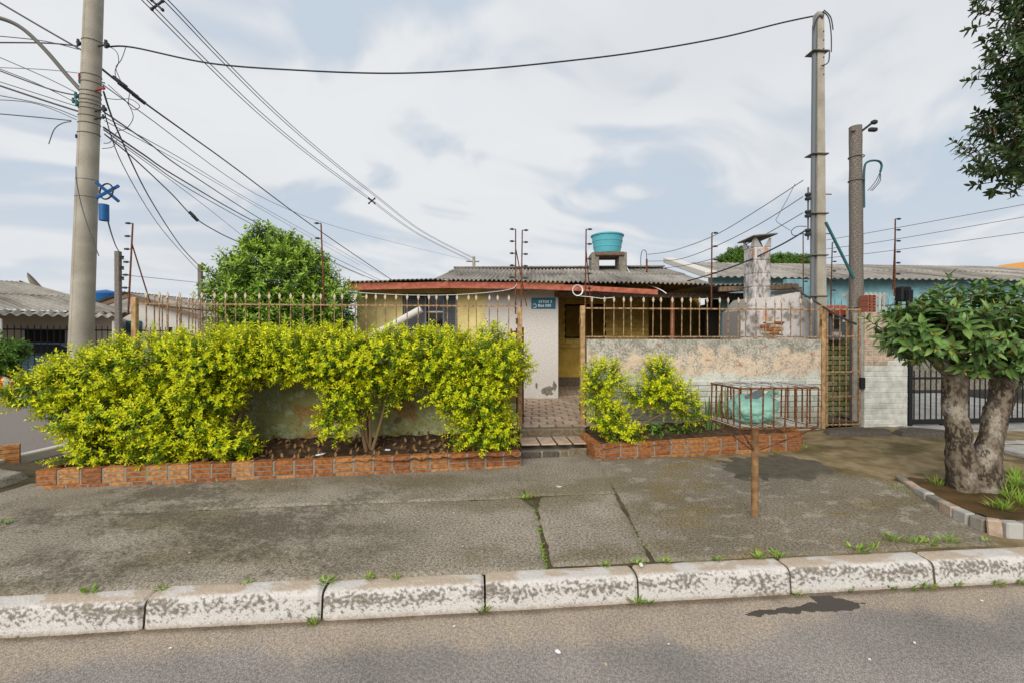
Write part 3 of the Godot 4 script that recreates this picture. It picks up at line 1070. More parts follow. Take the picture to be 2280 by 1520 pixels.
func fences() -> void:
	var a := Vector3(-4.17, 0, -6.075)
	var b := Vector3(0.63, 0, -6.075)
	var o := (a + b) * 0.5 + Vector3(0, 1.6, 0)
	var t := thing("iron_fence", "rusty spiked iron fence rising behind the golden hedge", "fence", o)
	for y in [2.04, 1.66]:
		var mb := MB.new()
		mb.beam(a + Vector3(0, y, 0) - o, b + Vector3(0, y, 0) - o, 0.012, 0.02)
		part("rail", mb, M.fence, t)
	picket_run(t, a, b, o, 1.6, 2.12)
	var mb := MB.new()
	mb.beam(a + Vector3(0.0, 1.6, 0) - o, a + Vector3(0, 2.12, 0) - o, 0.06, 0.06)
	part("post", mb, M.post, t)
	# return along the side street
	var sa := Vector3(-4.13, 0, -6.2)
	var sb := Vector3(-3.62, 0, -13.9)
	o = (sa + sb) * 0.5 + Vector3(0, 1.6, 0)
	t = thing("iron_fence", "rusty spiked iron fence on the side street wall", "fence", o)
	for y in [2.04, 1.66]:
		mb = MB.new()
		mb.beam(sa + Vector3(0, y, 0) - o, sb + Vector3(0, y, 0) - o, 0.012, 0.02)
		part("rail", mb, M.fence, t)
	picket_run(t, sa, sb, o, 1.6, 2.12)
	# over the right hand wall
	a = Vector3(1.53, 0, -6.075)
	b = Vector3(4.96, 0, -6.075)
	o = (a + b) * 0.5 + Vector3(0, 1.6, 0)
	t = thing("iron_fence", "tan painted spiked iron fence on the weathered street wall", "fence", o)
	for y in [2.02, 1.632]:
		mb = MB.new()
		mb.beam(a + Vector3(0, y, 0) - o, b + Vector3(0, y, 0) - o, 0.012, 0.02)
		part("rail", mb, M.fence, t)
	picket_run(t, a, b, o, 1.63, 2.11)
	# gate posts
	for q in [["tan gate post with rusty hinges at the hedge end", Vector3(0.655, 0.3, -6.06), 1.72], ["slim tan gate post at the end of the weathered wall", Vector3(1.51, 0.3, -6.05), 1.75], ["tan steel post between street wall and small rusty gate", Vector3(4.985, 0.3, -6.04), 1.78]]:
		t = thing("gate_post", q[0], "post", q[1])
		mb = MB.new()
		mb.bev(Vector3(0, q[2] * 0.5, 0), Vector3(0.062, q[2], 0.062), 0.006)
		part("shaft", mb, M.post, t)
		for y in [0.35, 1.5]:
			mb = MB.new()
			mb.tube([Vector3(-0.045, y, 0.03), Vector3(-0.045, y + 0.08, 0.03)], 0.012)
			part("hinge", mb, M.rust, t)
	# the brown gate leaf stands folded back against its post
	t = thing("gate_leaf", "brown steel gate leaf folded back beside the hedge", "gate", Vector3(0.705, 0.46, -6.12))
	for q in [[0.0, 1.35]]:
		mb = MB.new()
		for z in [0.0, -0.42, -0.84]:
			mb.beam(Vector3(z * 0.10, 0.0, z), Vector3(z * 0.10, 1.3, z), 0.025, 0.025)
		mb.beam(Vector3(0, 0.05, 0), Vector3(-0.084, 0.05, -0.84), 0.025, 0.025)
		mb.beam(Vector3(0, 1.25, 0), Vector3(-0.084, 1.25, -0.84), 0.025, 0.025)
		part("frame", mb, M.rust, t)
	# little rusty gate
	t = thing("wicket_gate", "narrow rusty barred gate beside the white pillar", "gate", Vector3(5.29, 0.36, -6.03))
	mb = MB.new()
	for s in [-0.25, 0.25]:
		mb.beam(Vector3(s, 0, 0), Vector3(s, 1.68, 0), 0.03, 0.03)
	part("frame", mb, M.fence, t)
	for y in [0.03, 0.43, 0.78, 1.28, 1.66]:
		mb = MB.new()
		mb.beam(Vector3(-0.25, y, 0.004), Vector3(0.25, y, 0.004), 0.014, 0.022)
		part("crossbar", mb, M.fence, t)
	for k in 4:
		mb = MB.new()
		var x := -0.15 + k * 0.10
		mb.tube([Vector3(x, 0.0, 0.0), Vector3(x, 1.72 - absf(x) * 0.1, 0.0)], 0.008, -1.0, 6)
		part("bar", mb, M.fence, t)
	mb = MB.new()
	mb.bev(Vector3(0.27, 0.62, 0.03), Vector3(0.07, 0.16, 0.05), 0.01)
	part("lock_box", mb, M.black, t)
	# electric fence posts: foot, top, insulators, side of the insulators
	var grp := "electric fence posts"
	for q in [["electric fence post with brace rising from the hedge corner", Vector3(-4.266, 1.909, -6.1), Vector3(-4.208, 3.044, -6.1), 6, -1, true],
		["electric fence post standing in front of the citrus tree", Vector3(-1.897, 1.98, -6.12), Vector3(-1.937, 3.102, -6.12), 5, -1, false],
		["first of two close electric fence posts by the gateway", Vector3(0.606, 1.934, -6.12), Vector3(0.606, 3.081, -6.12), 6, -1, true],
		["second of two close electric fence posts by the gateway", Vector3(0.671, 1.93, -6.05), Vector3(0.689, 3.054, -6.05), 6, 1, false],
		["electric fence post with wire coil beside the open gateway", Vector3(1.554, 1.936, -6.08), Vector3(1.567, 3.093, -6.08), 5, 1, true],
		["electric fence post rising mid fence left of the chimney", Vector3(3.363, 2.009, -6.1), Vector3(3.37, 3.086, -6.1), 5, 1, false],
		["rusty electric fence post between the two tall poles", Vector3(6.467, 2.126, -7.645), Vector3(6.491, 3.34, -7.643), 6, 1, false],
		["braced electric fence post over the white pillar", Vector3(6.258, 2.232, -6.2), Vector3(6.265, 3.377, -6.2), 6, 1, true],
		["short electric fence post behind the barbecue chimney", Vector3(6.267, 2.152, -8.065), Vector3(6.258, 3.578, -8.066), 3, 1, false]]:
		var f: Vector3 = q[1]
		var tp: Vector3 = q[2]
		t = thing("electric_fence_post", q[0], "fence post", f, 0.0, grp)
		mb = MB.new()
		mb.tube([Vector3.ZERO, tp - f], 0.011, 0.009, 6)
		part("rod", mb, M.rust, t)
		for k in q[3]:
			var y := lerpf(1.0, 0.22, float(k) / (q[3] - 0.5))
			var p := (tp - f) * y
			mb = MB.new()
			mb.tube([p, p + Vector3(q[4] * 0.03, 0, 0.004), p + Vector3(q[4] * 0.032, 0, 0.004), p + Vector3(q[4] * 0.06, 0, 0.006), p + Vector3(q[4] * 0.062, 0, 0.006), p + Vector3(q[4] * 0.078, 0, 0.006)], 0.01, -1.0, 8, true, [0.006, 0.006, 0.014, 0.014, 0.009, 0.012])
			part("insulator", mb, M.rubber, t)
		if q[5]:
			mb = MB.new()
			mb.tube([(tp - f) * 0.78, Vector3(0.17 if q[4] < 0 else 0.12, 0.12, -0.15)], 0.008, -1.0, 6)
			part("brace", mb, M.rust, t)
	# loose wire coil hung by the gateway
	mb = MB.new()
	for k in 3:
		var ring := []
		for s in 19:
			var an := TAU * s / 18
			ring.append(Vector3(1.43, 2.251, -6) + Vector3(cos(an) * (0.064 + k * 0.004), sin(an) * (0.068 + k * 0.003), 0.006 * k))
		mb.tube(ring, 0.0042, -1.0, 6, false)
	mb.tube([Vector3(1.417, 2.178, -6), Vector3(1.585, 2.171, -6.03), Vector3(1.777, 2.15, -6.05), Vector3(1.937, 2.164, -6.06)], 0.0045, -1.0, 6)
	lone("wire_coil", mb, M.scrap, "coil of pale wire hanging under the red eave", "wire", "", Vector3(1.43, 2.251, -6))
	mb = MB.new()
	var pts := []
	for q in [Vector3(-1.448, 2.204, -6.1), Vector3(-0.871, 2.18, -6.1), Vector3(-0.284, 2.185, -6.1), Vector3(0.253, 2.226, -6.1), Vector3(0.555, 2.277, -6.1), Vector3(0.616, 2.344, -6.1)]:
		pts.append(q)
	mb.tube(curve(pts, 6), 0.0035, -1.0, 5)
	lone("loose_wire", mb, M.scrap, "thin pale wire sagging along the spear heads", "wire", "", Vector3(-0.284, 2.185, -6.1))

func curve(pts: Array, sub := 8) -> Array:
	# Catmull-Rom through the points
	var out := []
	for k in pts.size() - 1:
		var p0: Vector3 = pts[maxi(k - 1, 0)]
		var p1: Vector3 = pts[k]
		var p2: Vector3 = pts[k + 1]
		var p3: Vector3 = pts[mini(k + 2, pts.size() - 1)]
		for s in sub:
			out.append(p1.cubic_interpolate(p2, p0, p3, float(s) / sub))
	out.append(pts[-1])
	return out

# ---------------------------------------------------------------- corrugated sheets
func fibro_color(p: Vector3) -> Color:
	var n := nz(101, 0.8, 4).get_noise_3d(p.x, p.y, p.z)
	var m := nz(102, 6.0, 4).get_noise_3d(p.x, p.y, p.z)
	var c := L(192, 187, 180).lerp(L(152, 147, 140), clampf(0.5 + n * 1.2, 0, 1))
	c = mix3(c, L(100, 96, 92), ss(0.15, 0.45, m + n * 0.4) * 0.6)
	return mix3(c, L(212, 208, 200), ss(0.3, 0.5, nz(103, 11.0, 3).get_noise_3d(p.x, p.y, p.z)) * 0.5)

func corrugated(called: String, t: Node3D, el: Vector3, er: Vector3, rr: Vector3, rl: Vector3, wave: float, amp: float, sheets: int, rows: int, m: Material, seg := 6) -> void:
	# sheets laid from eave (el..er) to ridge (rl..rr), each a wavy plate with its own thickness, lapped
	var up := (er - el).cross(rl - el).normalized()
	if up.y < 0.0: up = -up
	var wn := int(round(el.distance_to(er) / wave / sheets))
	for r in rows:
		for s in sheets:
			var nu := wn * seg
			var nv := 3
			var mb := MB.new()
			var jit := rng.randf_range(-0.008, 0.008)
			var tint := rng.randf_range(0.82, 1.12)
			for side in 2:
				var pos := PackedVector3Array()
				var cols := PackedColorArray()
				for b in nv + 1:
					var q := (r + float(b) / nv * 1.03) / rows
					for a in nu + 1:
						var u := (s + float(a) / nu) / sheets
						var p := el.lerp(er, u).lerp(rl.lerp(rr, u), q)
						var ph := TAU * (float(a) / seg)
						p += up * (cos(ph) * amp + (0.014 * (1.0 - float(b) / nv) if r > 0 else 0.0) + jit * (1.0 - q) + 0.004 * (s % 2) - side * 0.007)
						if side == 0 and b == 0: p += (el - rl).normalized() * jit
						pos.append(p)
						var c := fibro_color(p + t.position)
						cols.append(Color(c.r * tint, c.g * tint, c.b * tint))
				mb.grid(nu, nv, pos, cols, up if side == 0 else -up)
			# the lower edge
			var w := nu + 1
			var off := w * (nv + 1)
			mb.col = L(150, 146, 140)
			for a in nu:
				mb.face([mb.v[a], mb.v[a + 1], mb.v[off + a + 1], mb.v[off + a]], rl)
			part(called, mb, m, t)

# ---------------------------------------------------------------- the house
func house() -> void:
	var t := thing("house", "low yellow and white house with grey corrugated roof and red eave board", "house", Vector3(1.253, 0, -9.921), deg_to_rad(-7.2))
	var mb := MB.new()
	# street front: yellow wall round a window, white bay, porch behind
	var zf := 1.4
	var wall := func(m: Material, called: String, x0: float, x1: float, y0: float, y1: float, z0: float, z1: float):
		var w := MB.new()
		w.box(Vector3((x0 + x1) * 0.5, (y0 + y1) * 0.5, (z0 + z1) * 0.5), Vector3(x1 - x0, y1 - y0, absf(z1 - z0)))
		return part(called, w, m, t)
	wall.call(M.yellow, "wall", -3.27, -2.39, 0.35, 2.60, zf, zf - 0.15)
	wall.call(M.yellow, "wall", -1.35, -0.812, 0.35, 2.60, zf, zf - 0.15)
	wall.call(M.yellow, "wall", -2.39, -1.35, 0.35, 1.42, zf, zf - 0.15)
	wall.call(M.yellow, "wall", -2.39, -1.35, 2.47, 2.60, zf, zf - 0.15)
	wall.call(M.white, "white_wall", -0.81, 0.572, 0.35, 2.60, zf + 0.003, zf - 0.15)
	wall.call(M.ochre, "wall", 0.42, 0.56, 0.45, 2.7, zf - 0.152, -0.5)
	wall.call(M.yellow, "wall", -3.27, -3.12, 0.35, 2.7, zf - 0.152, -3.0)
	# plaster fallen away at the foot of the white bay
	for q in [[0.38, 0.62, 0.20, 0.13], [0.50, 0.72, 0.07, 0.10], [0.16, 0.74, 0.035, 0.07]]:
		var pm := MB.new()
		var ol := []
		for k in 14:
			var an := TAU * k / 14
			var r := 0.75 + nz(111, 2.0, 3).get_noise_2d(cos(an) * 1.4 + q[0] * 9.0, sin(an) * 1.4) * 0.7
			ol.append(Vector2(cos(an) * q[2] * 0.8 * r, sin(an) * q[3] * r))
		pm.prism(ol, Vector3(q[0], q[1], zf + 0.0035), Vector3.RIGHT, Vector3.UP, Vector3(0, 0, 0.003))
		part("bare_patch", pm, M.concrete, t).set_meta("label", "bare grey render where the white paint fell off")
	# window with louvred shutters
	var win := Node3D.new()
	win.name = "window"
	win.position = Vector3(-1.87, 1.42, zf - 0.08)
	t.add_child(win, true)
	for q in [[-0.28, 0.44], [0.385, 0.27]]:
		for k in 27:
			mb = MB.new()
			mb.bev(Vector3(q[0], 0.03 + k * 0.0375, 0.075), Vector3(q[1] - 0.05, 0.028, 0.008), 0.002, Basis(Vector3.RIGHT, 0.55))
			part("slat", mb, M.shutter, win)
		mb = MB.new()
		for s in [-1, 1]:
			mb.bev(Vector3(q[0] + s * (q[1] * 0.5 - 0.018), 0.52, 0.075), Vector3(0.036, 1.02, 0.03), 0.004)
		mb.bev(Vector3(q[0], 1.03, 0.075), Vector3(q[1], 0.03, 0.03), 0.004)
		mb.bev(Vector3(q[0], 0.012, 0.075), Vector3(q[1], 0.03, 0.03), 0.004)
		part("shutter_frame", mb, M.shutter, win)
	mb = MB.new()
	for y in [0.34, 0.70]:
		mb.bev(Vector3(0.10, y, 0.0), Vector3(0.40, 0.03, 0.03), 0.004)
	mb.bev(Vector3(-0.03, 0.52, 0.0), Vector3(0.025, 1.0, 0.03), 0.004)
	part("sash_bar", mb, M.white2, win)
	mb = MB.new()
	mb.box(Vector3(0.08, 0.52, -0.02), Vector3(0.42, 1.02, 0.004))
	part("pane", mb, M.glass, win)
	# rooms behind: floor, partition and back walls keep the inside dark
	wall.call(M.ochre, "inner_wall", -3.1, 0.4, 0.4, 2.7, -1.0, -1.1)
	wall.call(M.ochre, "inner_wall", -0.9, -0.8, 0.4, 2.7, zf - 0.153, -0.998)
	# porch: yellow wall with painted brick courses and a dark window
	var pz := -0.5
	wall.call(M.step, "porch_wall", 0.56, 2.766, 0.35, 0.735, pz + 0.002, pz - 0.12)
	wall.call(M.ochre, "porch_wall", 0.56, 2.766, 0.738, 1.40, pz, pz - 0.12)
	wall.call(M.ochre, "porch_wall", 0.56, 0.85, 1.403, 2.85, pz - 0.02, pz - 0.12)
	wall.call(M.ochre, "porch_wall", 1.80, 2.766, 1.403, 2.85, pz - 0.02, pz - 0.12)
	wall.call(M.ochre, "porch_wall", 0.853, 1.797, 1.403, 1.615, pz - 0.02, pz - 0.12)
	wall.call(M.ochre, "porch_wall", 0.853, 1.797, 2.40, 2.85, pz - 0.02, pz - 0.12)
	wall.call(M.ochre, "porch_wall", 2.62, 2.766, 0.35, 2.85, pz - 0.122, -3.0)
	var yb := 1.408
	var row := 0
	while yb < 2.75:
		var x := 0.57 - (0.0 if row % 2 == 0 else 0.1)
		while x < 2.75:
			var xa := maxf(x, 0.57)
			var xb := minf(x + 0.192, 2.76)
			var mid := (xa + xb) * 0.5
			if xb - xa > 0.04 and not (mid > 0.80 and mid < 1.84 and yb > 1.56 and yb < 2.38):
				var bm := MB.new()
				bm.bev(Vector3(mid, yb + 0.042, pz - 0.008), Vector3(xb - xa, 0.084, 0.03), 0.006)
				part("brick", bm, M.yellow_brick[rng.randi() % 3], t)
			x += 0.2
		yb += 0.0925
		row += 1
	win = Node3D.new()
	win.name = "window"
	win.position = Vector3(1.325, 1.62, pz - 0.06)
	t.add_child(win, true)
	mb = MB.new()
	for s in [-1, 1]:
		mb.bev(Vector3(s * 0.455, 0.39, 0.0), Vector3(0.035, 0.78, 0.05), 0.005)
		mb.bev(Vector3(0, 0.39 + s * 0.37, 0.0), Vector3(0.875, 0.035, 0.05), 0.005)
	part("frame", mb, M.dark, win)
	wall.call(M.ochre, "inner_wall", 0.6, 2.6, 0.4, 2.8, -1.9, -2.0)
	# open shed to the right
	wall.call(M.ochre, "shed_wall", 2.77, 4.78, 0.4, 2.76, -2.9, -3.0)
	for x in [-1.60, 3.15]:
		var gb := MB.new()
		gb.prism([Vector2(1.95, 2.54), Vector2(-0.6, 3.16), Vector2(-3.1, 2.56)], Vector3(x, 0, 0), Vector3.BACK, Vector3.UP, Vector3(0.04, 0, 0))
		part("gable", gb, M.ochre, t)
	wall.call(M.ochre, "partition", -1.55, 3.1, 2.5, 3.08, -0.70, -0.78)
	wall.call(M.ochre, "partition", -3.2, -1.62, 2.5, 2.80, -1.0, -1.08)
	wall.call(M.oldwood, "shed_wall", 4.78, 4.9, 0.4, 2.53, -2.898, 1.7)
	wall.call(M.ochre, "shed_wall", 2.5, 4.9, 0.4, 2.74, -3.1, -3.2)
	mb = MB.new()
	mb.tube([Vector3(2.697, 0.40, zf), Vector3(2.70, 2.46, zf)], 0.045, 0.04, 10)
	part("porch_post", mb, M.redwood, t)
	mb = MB.new()
	mb.beam(Vector3(0.5, 2.44, zf), Vector3(4.0, 2.40, zf), 0.07, 0.10)
	part("porch_beam", mb, M.wood, t)
	# roof
	var el := Vector3(-1.631, 2.665, 2)
	var er := Vector3(3.148, 2.557, 2)
	var rl := Vector3(-1.633, 3.251, -0.6)
	var rr := Vector3(3.181, 3.204, -0.6)
	corrugated("roof_sheet", t, el, er, rr, rl, 0.082, 0.019, 6, 2, M.fibro)
	var bl := Vector3(rl.x, 2.66, -3.2)
	var br := Vector3(rr.x, 2.60, -3.2)
	corrugated("roof_sheet", t, br, bl, rl, rr, 0.16, 0.018, 6, 1, M.fibro, 4)
	# flatter roof over the left end
	corrugated("roof_sheet", t, Vector3(-3.275, 2.625, 2), el + Vector3(-0.01, -0.01, 0), el + Vector3(-0.01, 0.3, -3.2), Vector3(-3.275, 2.625, 2) + Vector3(0, 0.3, -3.2), 0.082, 0.014, 2, 1, M.fibro)
	# lean-to over the shed
	corrugated("roof_sheet", t, Vector3(3.093, 2.53, 2.1), Vector3(4.554, 2.539, 2.1), Vector3(4.554, 2.539, 2.1) + Vector3(0, 0.24, -5.1), Vector3(3.093, 2.53, 2.1) + Vector3(0, 0.24, -5.1), 0.082, 0.014, 2, 1, M.fibro)
	mb = MB.new()
	mb.beam(Vector3(3.28, 2.45, 2.05), Vector3(4.613, 2.499, 2.05), 0.09, 0.09)
	part("roof_beam", mb, M.wood, t)
	mb = MB.new()
	mb.box(Vector3(0.7, 3.262, -0.6), Vector3(4.84, 0.03, 0.24))
	part("ridge_cap", mb, M.concrete, t)
	# red eave board, sagging towards the right
	var F := [Vector3(-3.23, 2.532, 1.93), Vector3(-1.404, 2.565, 1.93), Vector3(-0.122, 2.544, 1.93), Vector3(1.145, 2.487, 1.93), Vector3(2.282, 2.42, 1.93)]
	for k in 4:
		mb = MB.new()
		var h0 := [0.115, 0.118, 0.105, 0.09][k] as float
		mb.beam(F[k] + Vector3(0.001, 0, 0), F[k + 1] - Vector3(0.001, 0, 0), 0.025, h0)
		part("fascia_board", mb, M.fascia, t)
	mb = MB.new()
	mb.box(Vector3(-1.3, 2.60, 1.68), Vector3(3.9, 0.02, 0.5))
	part("soffit", mb, M.ochre, t)
	# street name plate
	var s := thing("street_sign", "blue enamel street plate reading SETOR 3 Rua 505 on white wall", "sign", Vector3(1.253, 0, -9.921) + Basis(Vector3.UP, deg_to_rad(-7.2)) * Vector3(0.293, 2.272, zf + 0.006), deg_to_rad(-7.2))
	mb = MB.new()
	mb.bev(Vector3(0, 0, 0.004), Vector3(0.455, 0.212, 0.006), 0.002)
	part("plate", mb, M.sign, s)
	for q in [["SETOR 3", 0.036, 0.03, 0.05], ["Rua 505", 0.02, -0.043, 0.05]]:
		var tm := TextMesh.new()
		var sf := SystemFont.new()
		sf.font_names = PackedStringArray(["Droid Sans"])
		sf.font_weight = 700
		tm.font = sf
		tm.text = q[0]
		tm.font_size = 32
		tm.pixel_size = q[3] / 24.0
		tm.depth = 0.002
		tm.material = M.letter
		put("lettering", tm, s, Transform3D(Basis(), Vector3(q[1], q[2], 0.0085)))
	mb = MB.new()
	var sw := []
	for k in 15:
		var an := lerpf(2.6, -2.2, k / 14.0)
		sw.append(Vector3(-0.165 + cos(an) * 0.030, -0.048 + sin(an) * 0.036, 0.0085))
	mb.tube(sw, 0.006, -1.0, 6)
	mb.tube([Vector3(-0.19, -0.086, 0.0085), Vector3(-0.135, -0.078, 0.0085)], 0.005, -1.0, 6)
	part("emblem", mb, M.letter, s)
	# white drain pipe leaning before the window
	mb = MB.new()
	mb.tube([Vector3(-2.603, 1.103, -7.667), Vector3(-1.948, 1.461, -7.608), Vector3(-1.308, 1.805, -7.55), Vector3(-1.039, 1.951, -7.525), Vector3(-0.799, 2.082, -7.503)], 0.062, -1.0, 14)
	lone("drain_pipe", mb, M.white2, "white plastic pipe leaning in front of the shuttered window", "pipe", "", Vector3(-2.603, 1.103, -7.667))
	# water tank on its concrete stand
	var hb := Basis(Vector3.UP, deg_to_rad(-7.2))
	var tp: Vector3 = Vector3(1.253, 0, -9.921) + hb * Vector3(1.775, 0, -0.25)
	s = thing("tank_stand", "rough concrete stand straddling the roof under the blue tank", "stand", tp + Vector3(0, 2.6, 0), deg_to_rad(-7.2))
	for k in [-1, 1]:
		mb = MB.new()
		mb.bev(Vector3(k * 0.30, 0.44, 0), Vector3(0.17, 0.92, 0.5), 0.015)
		part("leg", mb, M.concrete, s)
	mb = MB.new()
	mb.bev(Vector3(0, 0.855, 0.0), Vector3(0.62, 0.08, 0.62), 0.012)
	part("slab", mb, M.wood, s)
	s = thing("water_tank", "turquoise plastic water tank standing above the roof", "water tank", tp + Vector3(0, 3.497, 0))
	mb = MB.new()
	mb.lathe(Vector3.ZERO, [Vector2(0.0, 0.0), Vector2(0.27, 0.0), Vector2(0.285, 0.015), Vector2(0.305, 0.13), Vector2(0.312, 0.135), Vector2(0.314, 0.155), Vector2(0.309, 0.16), Vector2(0.328, 0.26), Vector2(0.336, 0.265), Vector2(0.338, 0.285), Vector2(0.331, 0.29), Vector2(0.345, 0.385)], 32)
	part("shell", mb, M.tank, s)
	mb = MB.new()
	mb.lathe(Vector3.ZERO, [Vector2(0.345, 0.385), Vector2(0.366, 0.388), Vector2(0.37, 0.40), Vector2(0.366, 0.415), Vector2(0.33, 0.43), Vector2(0.0, 0.45)], 32)
	part("lid", mb, M.tank, s)
	# little mast for the service wires
	var mp := Vector3(3.663, 2.997, -9.206)
	s = thing("service_mast", "thin hooked conduit mast on the roof beside the tank", "mast", mp - Vector3(0, 0.25, 0))
	mb = MB.new()
	mb.tube([Vector3.ZERO, Vector3(0, 0.52, 0)], 0.02, -1.0, 8)
	part("pipe", mb, M.rust, s)
	mb = MB.new()
	mb.tube(curve([Vector3(0, 0.52, 0), Vector3(-0.01, 0.66, 0), Vector3(-0.06, 0.71, 0), Vector3(-0.11, 0.66, 0), Vector3(-0.13, 0.5, 0), Vector3(-0.12, 0.33, 0)], 5), 0.008, -1.0, 6)
	part("cable_loop", mb, M.wire, s)
	# white hose over the roof
	mb = MB.new()
	mb.tube(curve([Vector3(3.423, 3.17, -9.73), Vector3(3.343, 3.012, -9.335), Vector3(3.312, 2.831, -8.836), Vector3(3.239, 2.62, -8.14), Vector3(3.279, 2.458, -7.634), Vector3(3.345, 2.378, -7.528)], 6), 0.008, -1.0, 6)
	lone("roof_hose", mb, M.scrap, "white hose running down the corrugated roof from the tank", "hose", "", Vector3(3.312, 2.831, -8.836))

# ---------------------------------------------------------------- barbecue with chimney
func barbecue() -> void:
	var o := Vector3(4.80, 0.4, -7.0)
	var t := thing("barbecue", "whitewashed brick barbecue with tall chimney behind the spiked fence", "barbecue", o)
	# hearth body: sloping shoulders
	var cf := func(x, y):
		var n := nz(121, 1.6, 4).get_noise_2d(x, y)
		var m := nz(122, 7.0, 4).get_noise_2d(x, y)
		var c := L(218, 214, 214).lerp(L(190, 186, 184), clampf(0.5 + n, 0, 1))
		c = mix3(c, L(112, 108, 100), ss(0.0, 0.4, m + n * 0.6) * 0.75)
		c = mix3(c, L(204, 150, 116), ss(0.42, 0.5, nz(123, 2.2, 3).get_noise_2d(x, y)) * 0.7)
		return c
	var ol := [Vector2(4.20, 0.4), Vector2(5.40, 0.4), Vector2(5.40, 2.12), Vector2(5.20, 2.34), Vector2(4.62, 2.25), Vector2(4.40, 2.23), Vector2(4.20, 2.04)]
	var mb := MB.new()
	var nu := 60
	var nv := 90
	var pos := PackedVector3Array()
	var cols := PackedColorArray()
	for b in nv + 1:
		for a in nu + 1:
			var x := lerpf(4.20, 5.40, float(a) / nu)
			var top := 2.04 + 0.21 * ss(4.2, 4.42, x) + 0.09 * ss(4.6, 5.2, x) - 0.2 * ss(5.22, 5.4, x)
			var y := lerpf(0.4, top, float(b) / nv)
			pos.append(Vector3(x, y, -6.75 + nz(124, 9.0, 3).get_noise_2d(x, y) * 0.006) - o)
			cols.append(cf.call(x, y))
	mb.grid(nu, nv, pos, cols, Vector3.BACK)
	mb.col = L(150, 146, 142)
	var w := nu + 1
	for a in nu:
		var p: Vector3 = pos[nv * w + a]
		var q: Vector3 = pos[nv * w + a + 1]
		mb.face([p, q, q + Vector3(0, 0, -0.52), p + Vector3(0, 0, -0.52)], p - Vector3(0, 2, 0))
	for e in [[4.2, 2.04], [5.4, 2.14]]:
		mb.face([Vector3(e[0], 0.4, -6.75) - o, Vector3(e[0], e[1], -6.75) - o, Vector3(e[0], e[1], -7.27) - o, Vector3(e[0], 0.4, -7.27) - o], Vector3.ZERO)
	part("hearth", mb, M.plaster, t)
	# plaster fallen from the brick
	for q in [[4.70, 1.80, 0.17, 0.10]]:
		for r in 4:
			for k in 2:
				var bm := MB.new()
				bm.bev(Vector3(q[0] - 0.10 + k * 0.16 + (0.06 if r % 2 else 0.0) + rng.randf_range(-0.01, 0.01), 1.70 + r * 0.052, -6.738) - o, Vector3(0.15, 0.045, 0.02), 0.008, Basis(Vector3.BACK, rng.randf_range(-0.05, 0.05)))
				part("bare_brick", bm, M.brick[rng.randi() % 4] if (r + k) % 3 else M.peach_brick[0], t)
	for q in [[Vector3(4.57, 1.86, -6.742), Vector3(4.92, 1.865, -6.742)], [Vector3(4.55, 1.685, -6.742), Vector3(4.9, 1.67, -6.742)]]:
		var e := MB.new()
		e.tube(curve([q[0] - o, q[0].lerp(q[1], 0.4) + Vector3(0, 0.012, 0) - o, q[1] - o], 4), 0.008, -1.0, 6)
		part("broken_edge", e, M.stone, t)
	# chimney flue in lifts, with a pierced head
	var c := Vector3(4.60, 0, -6.95)
	for k in 4:
		mb = MB.new()
		var y0 := 2.22 + k * 0.21
		var hx := 0.1425 - k * 0.002
		for s in 4:
			var an := s * PI * 0.5
			var ex := Vector3(cos(an), 0, -sin(an))
			var ez := Vector3(sin(an), 0, cos(an))
			var wx := hx if s % 2 == 0 else 0.15
			var wz := 0.15 if s % 2 == 0 else hx
			var fp := PackedVector3Array()
			var fc := PackedColorArray()
			for b in 17:
				for a in 23:
					var u := a / 11.0 - 1.0
					var y := y0 + 0.207 * b / 16.0
					var rnd := 0.010 * ss(0.88, 1.0, absf(u)) + 0.008 * ss(0.85, 1.0, absf(b / 8.0 - 1.0))
					var p := c + ex * (u * (wx - 0.004)) + ez * (wz - rnd + nz(125, 12.0, 3).get_noise_3d(u + s * 3.0, y, 0.0) * 0.004)
					fp.append(Vector3(p.x, y, p.z) - o)
					var q: Color = cf.call(u * 0.3 + s * 1.7 + 9.0, y)
					fc.append(mix3(q, L(96, 92, 86), ss(0.0, 0.35, nz(126, 9.0, 4).get_noise_2d(u * 0.3 + s * 2.0, y * 0.6)) * 0.4))
			mb.grid(22, 16, fp, fc, ez)
		part("flue_block", mb, M.plaster, t)
	# four corner horns leave V openings
	for sx in [-1, 1]:
		for sz in [-1, 1]:
			mb = MB.new()
			mb.col = L(180, 176, 172)
			var x0: float = c.x + sx * 0.14
			var z0: float = c.z + sz * 0.148
			mb.face([Vector3(x0, 3.06, z0), Vector3(x0 - sx * 0.12, 3.06, z0), Vector3(x0 - sx * 0.035, 3.20, z0), Vector3(x0, 3.20, z0)].map(func(p): return p - o), Vector3(c.x, 3.1, c.z) - o)
			mb.face([Vector3(x0, 3.06, z0), Vector3(x0, 3.06, z0 - sz * 0.12), Vector3(x0, 3.20, z0 - sz * 0.035), Vector3(x0, 3.20, z0)].map(func(p): return p - o), Vector3(c.x, 3.1, c.z) - o)
			mb.face([Vector3(x0 - sx * 0.12, 3.06, z0), Vector3(x0 - sx * 0.035, 3.20, z0), Vector3(x0, 3.20, z0 - sz * 0.035), Vector3(x0, 3.06, z0 - sz * 0.12)].map(func(p): return p - o), Vector3(x0 + sx, 3.1, z0 + sz) - o)
			part("chimney_horn", mb, M.plaster, t)
	mb = MB.new()
	var cp := Basis(Vector3.UP, 0.0)
	mb.bev(Vector3(c.x, 3.222, c.z) - o, Vector3(0.40, 0.022, 0.46), 0.006, Basis(Vector3.BACK, 0.10) * Basis(Vector3.RIGHT, -0.05))
	part("cap_slab", mb, M.concrete, t)

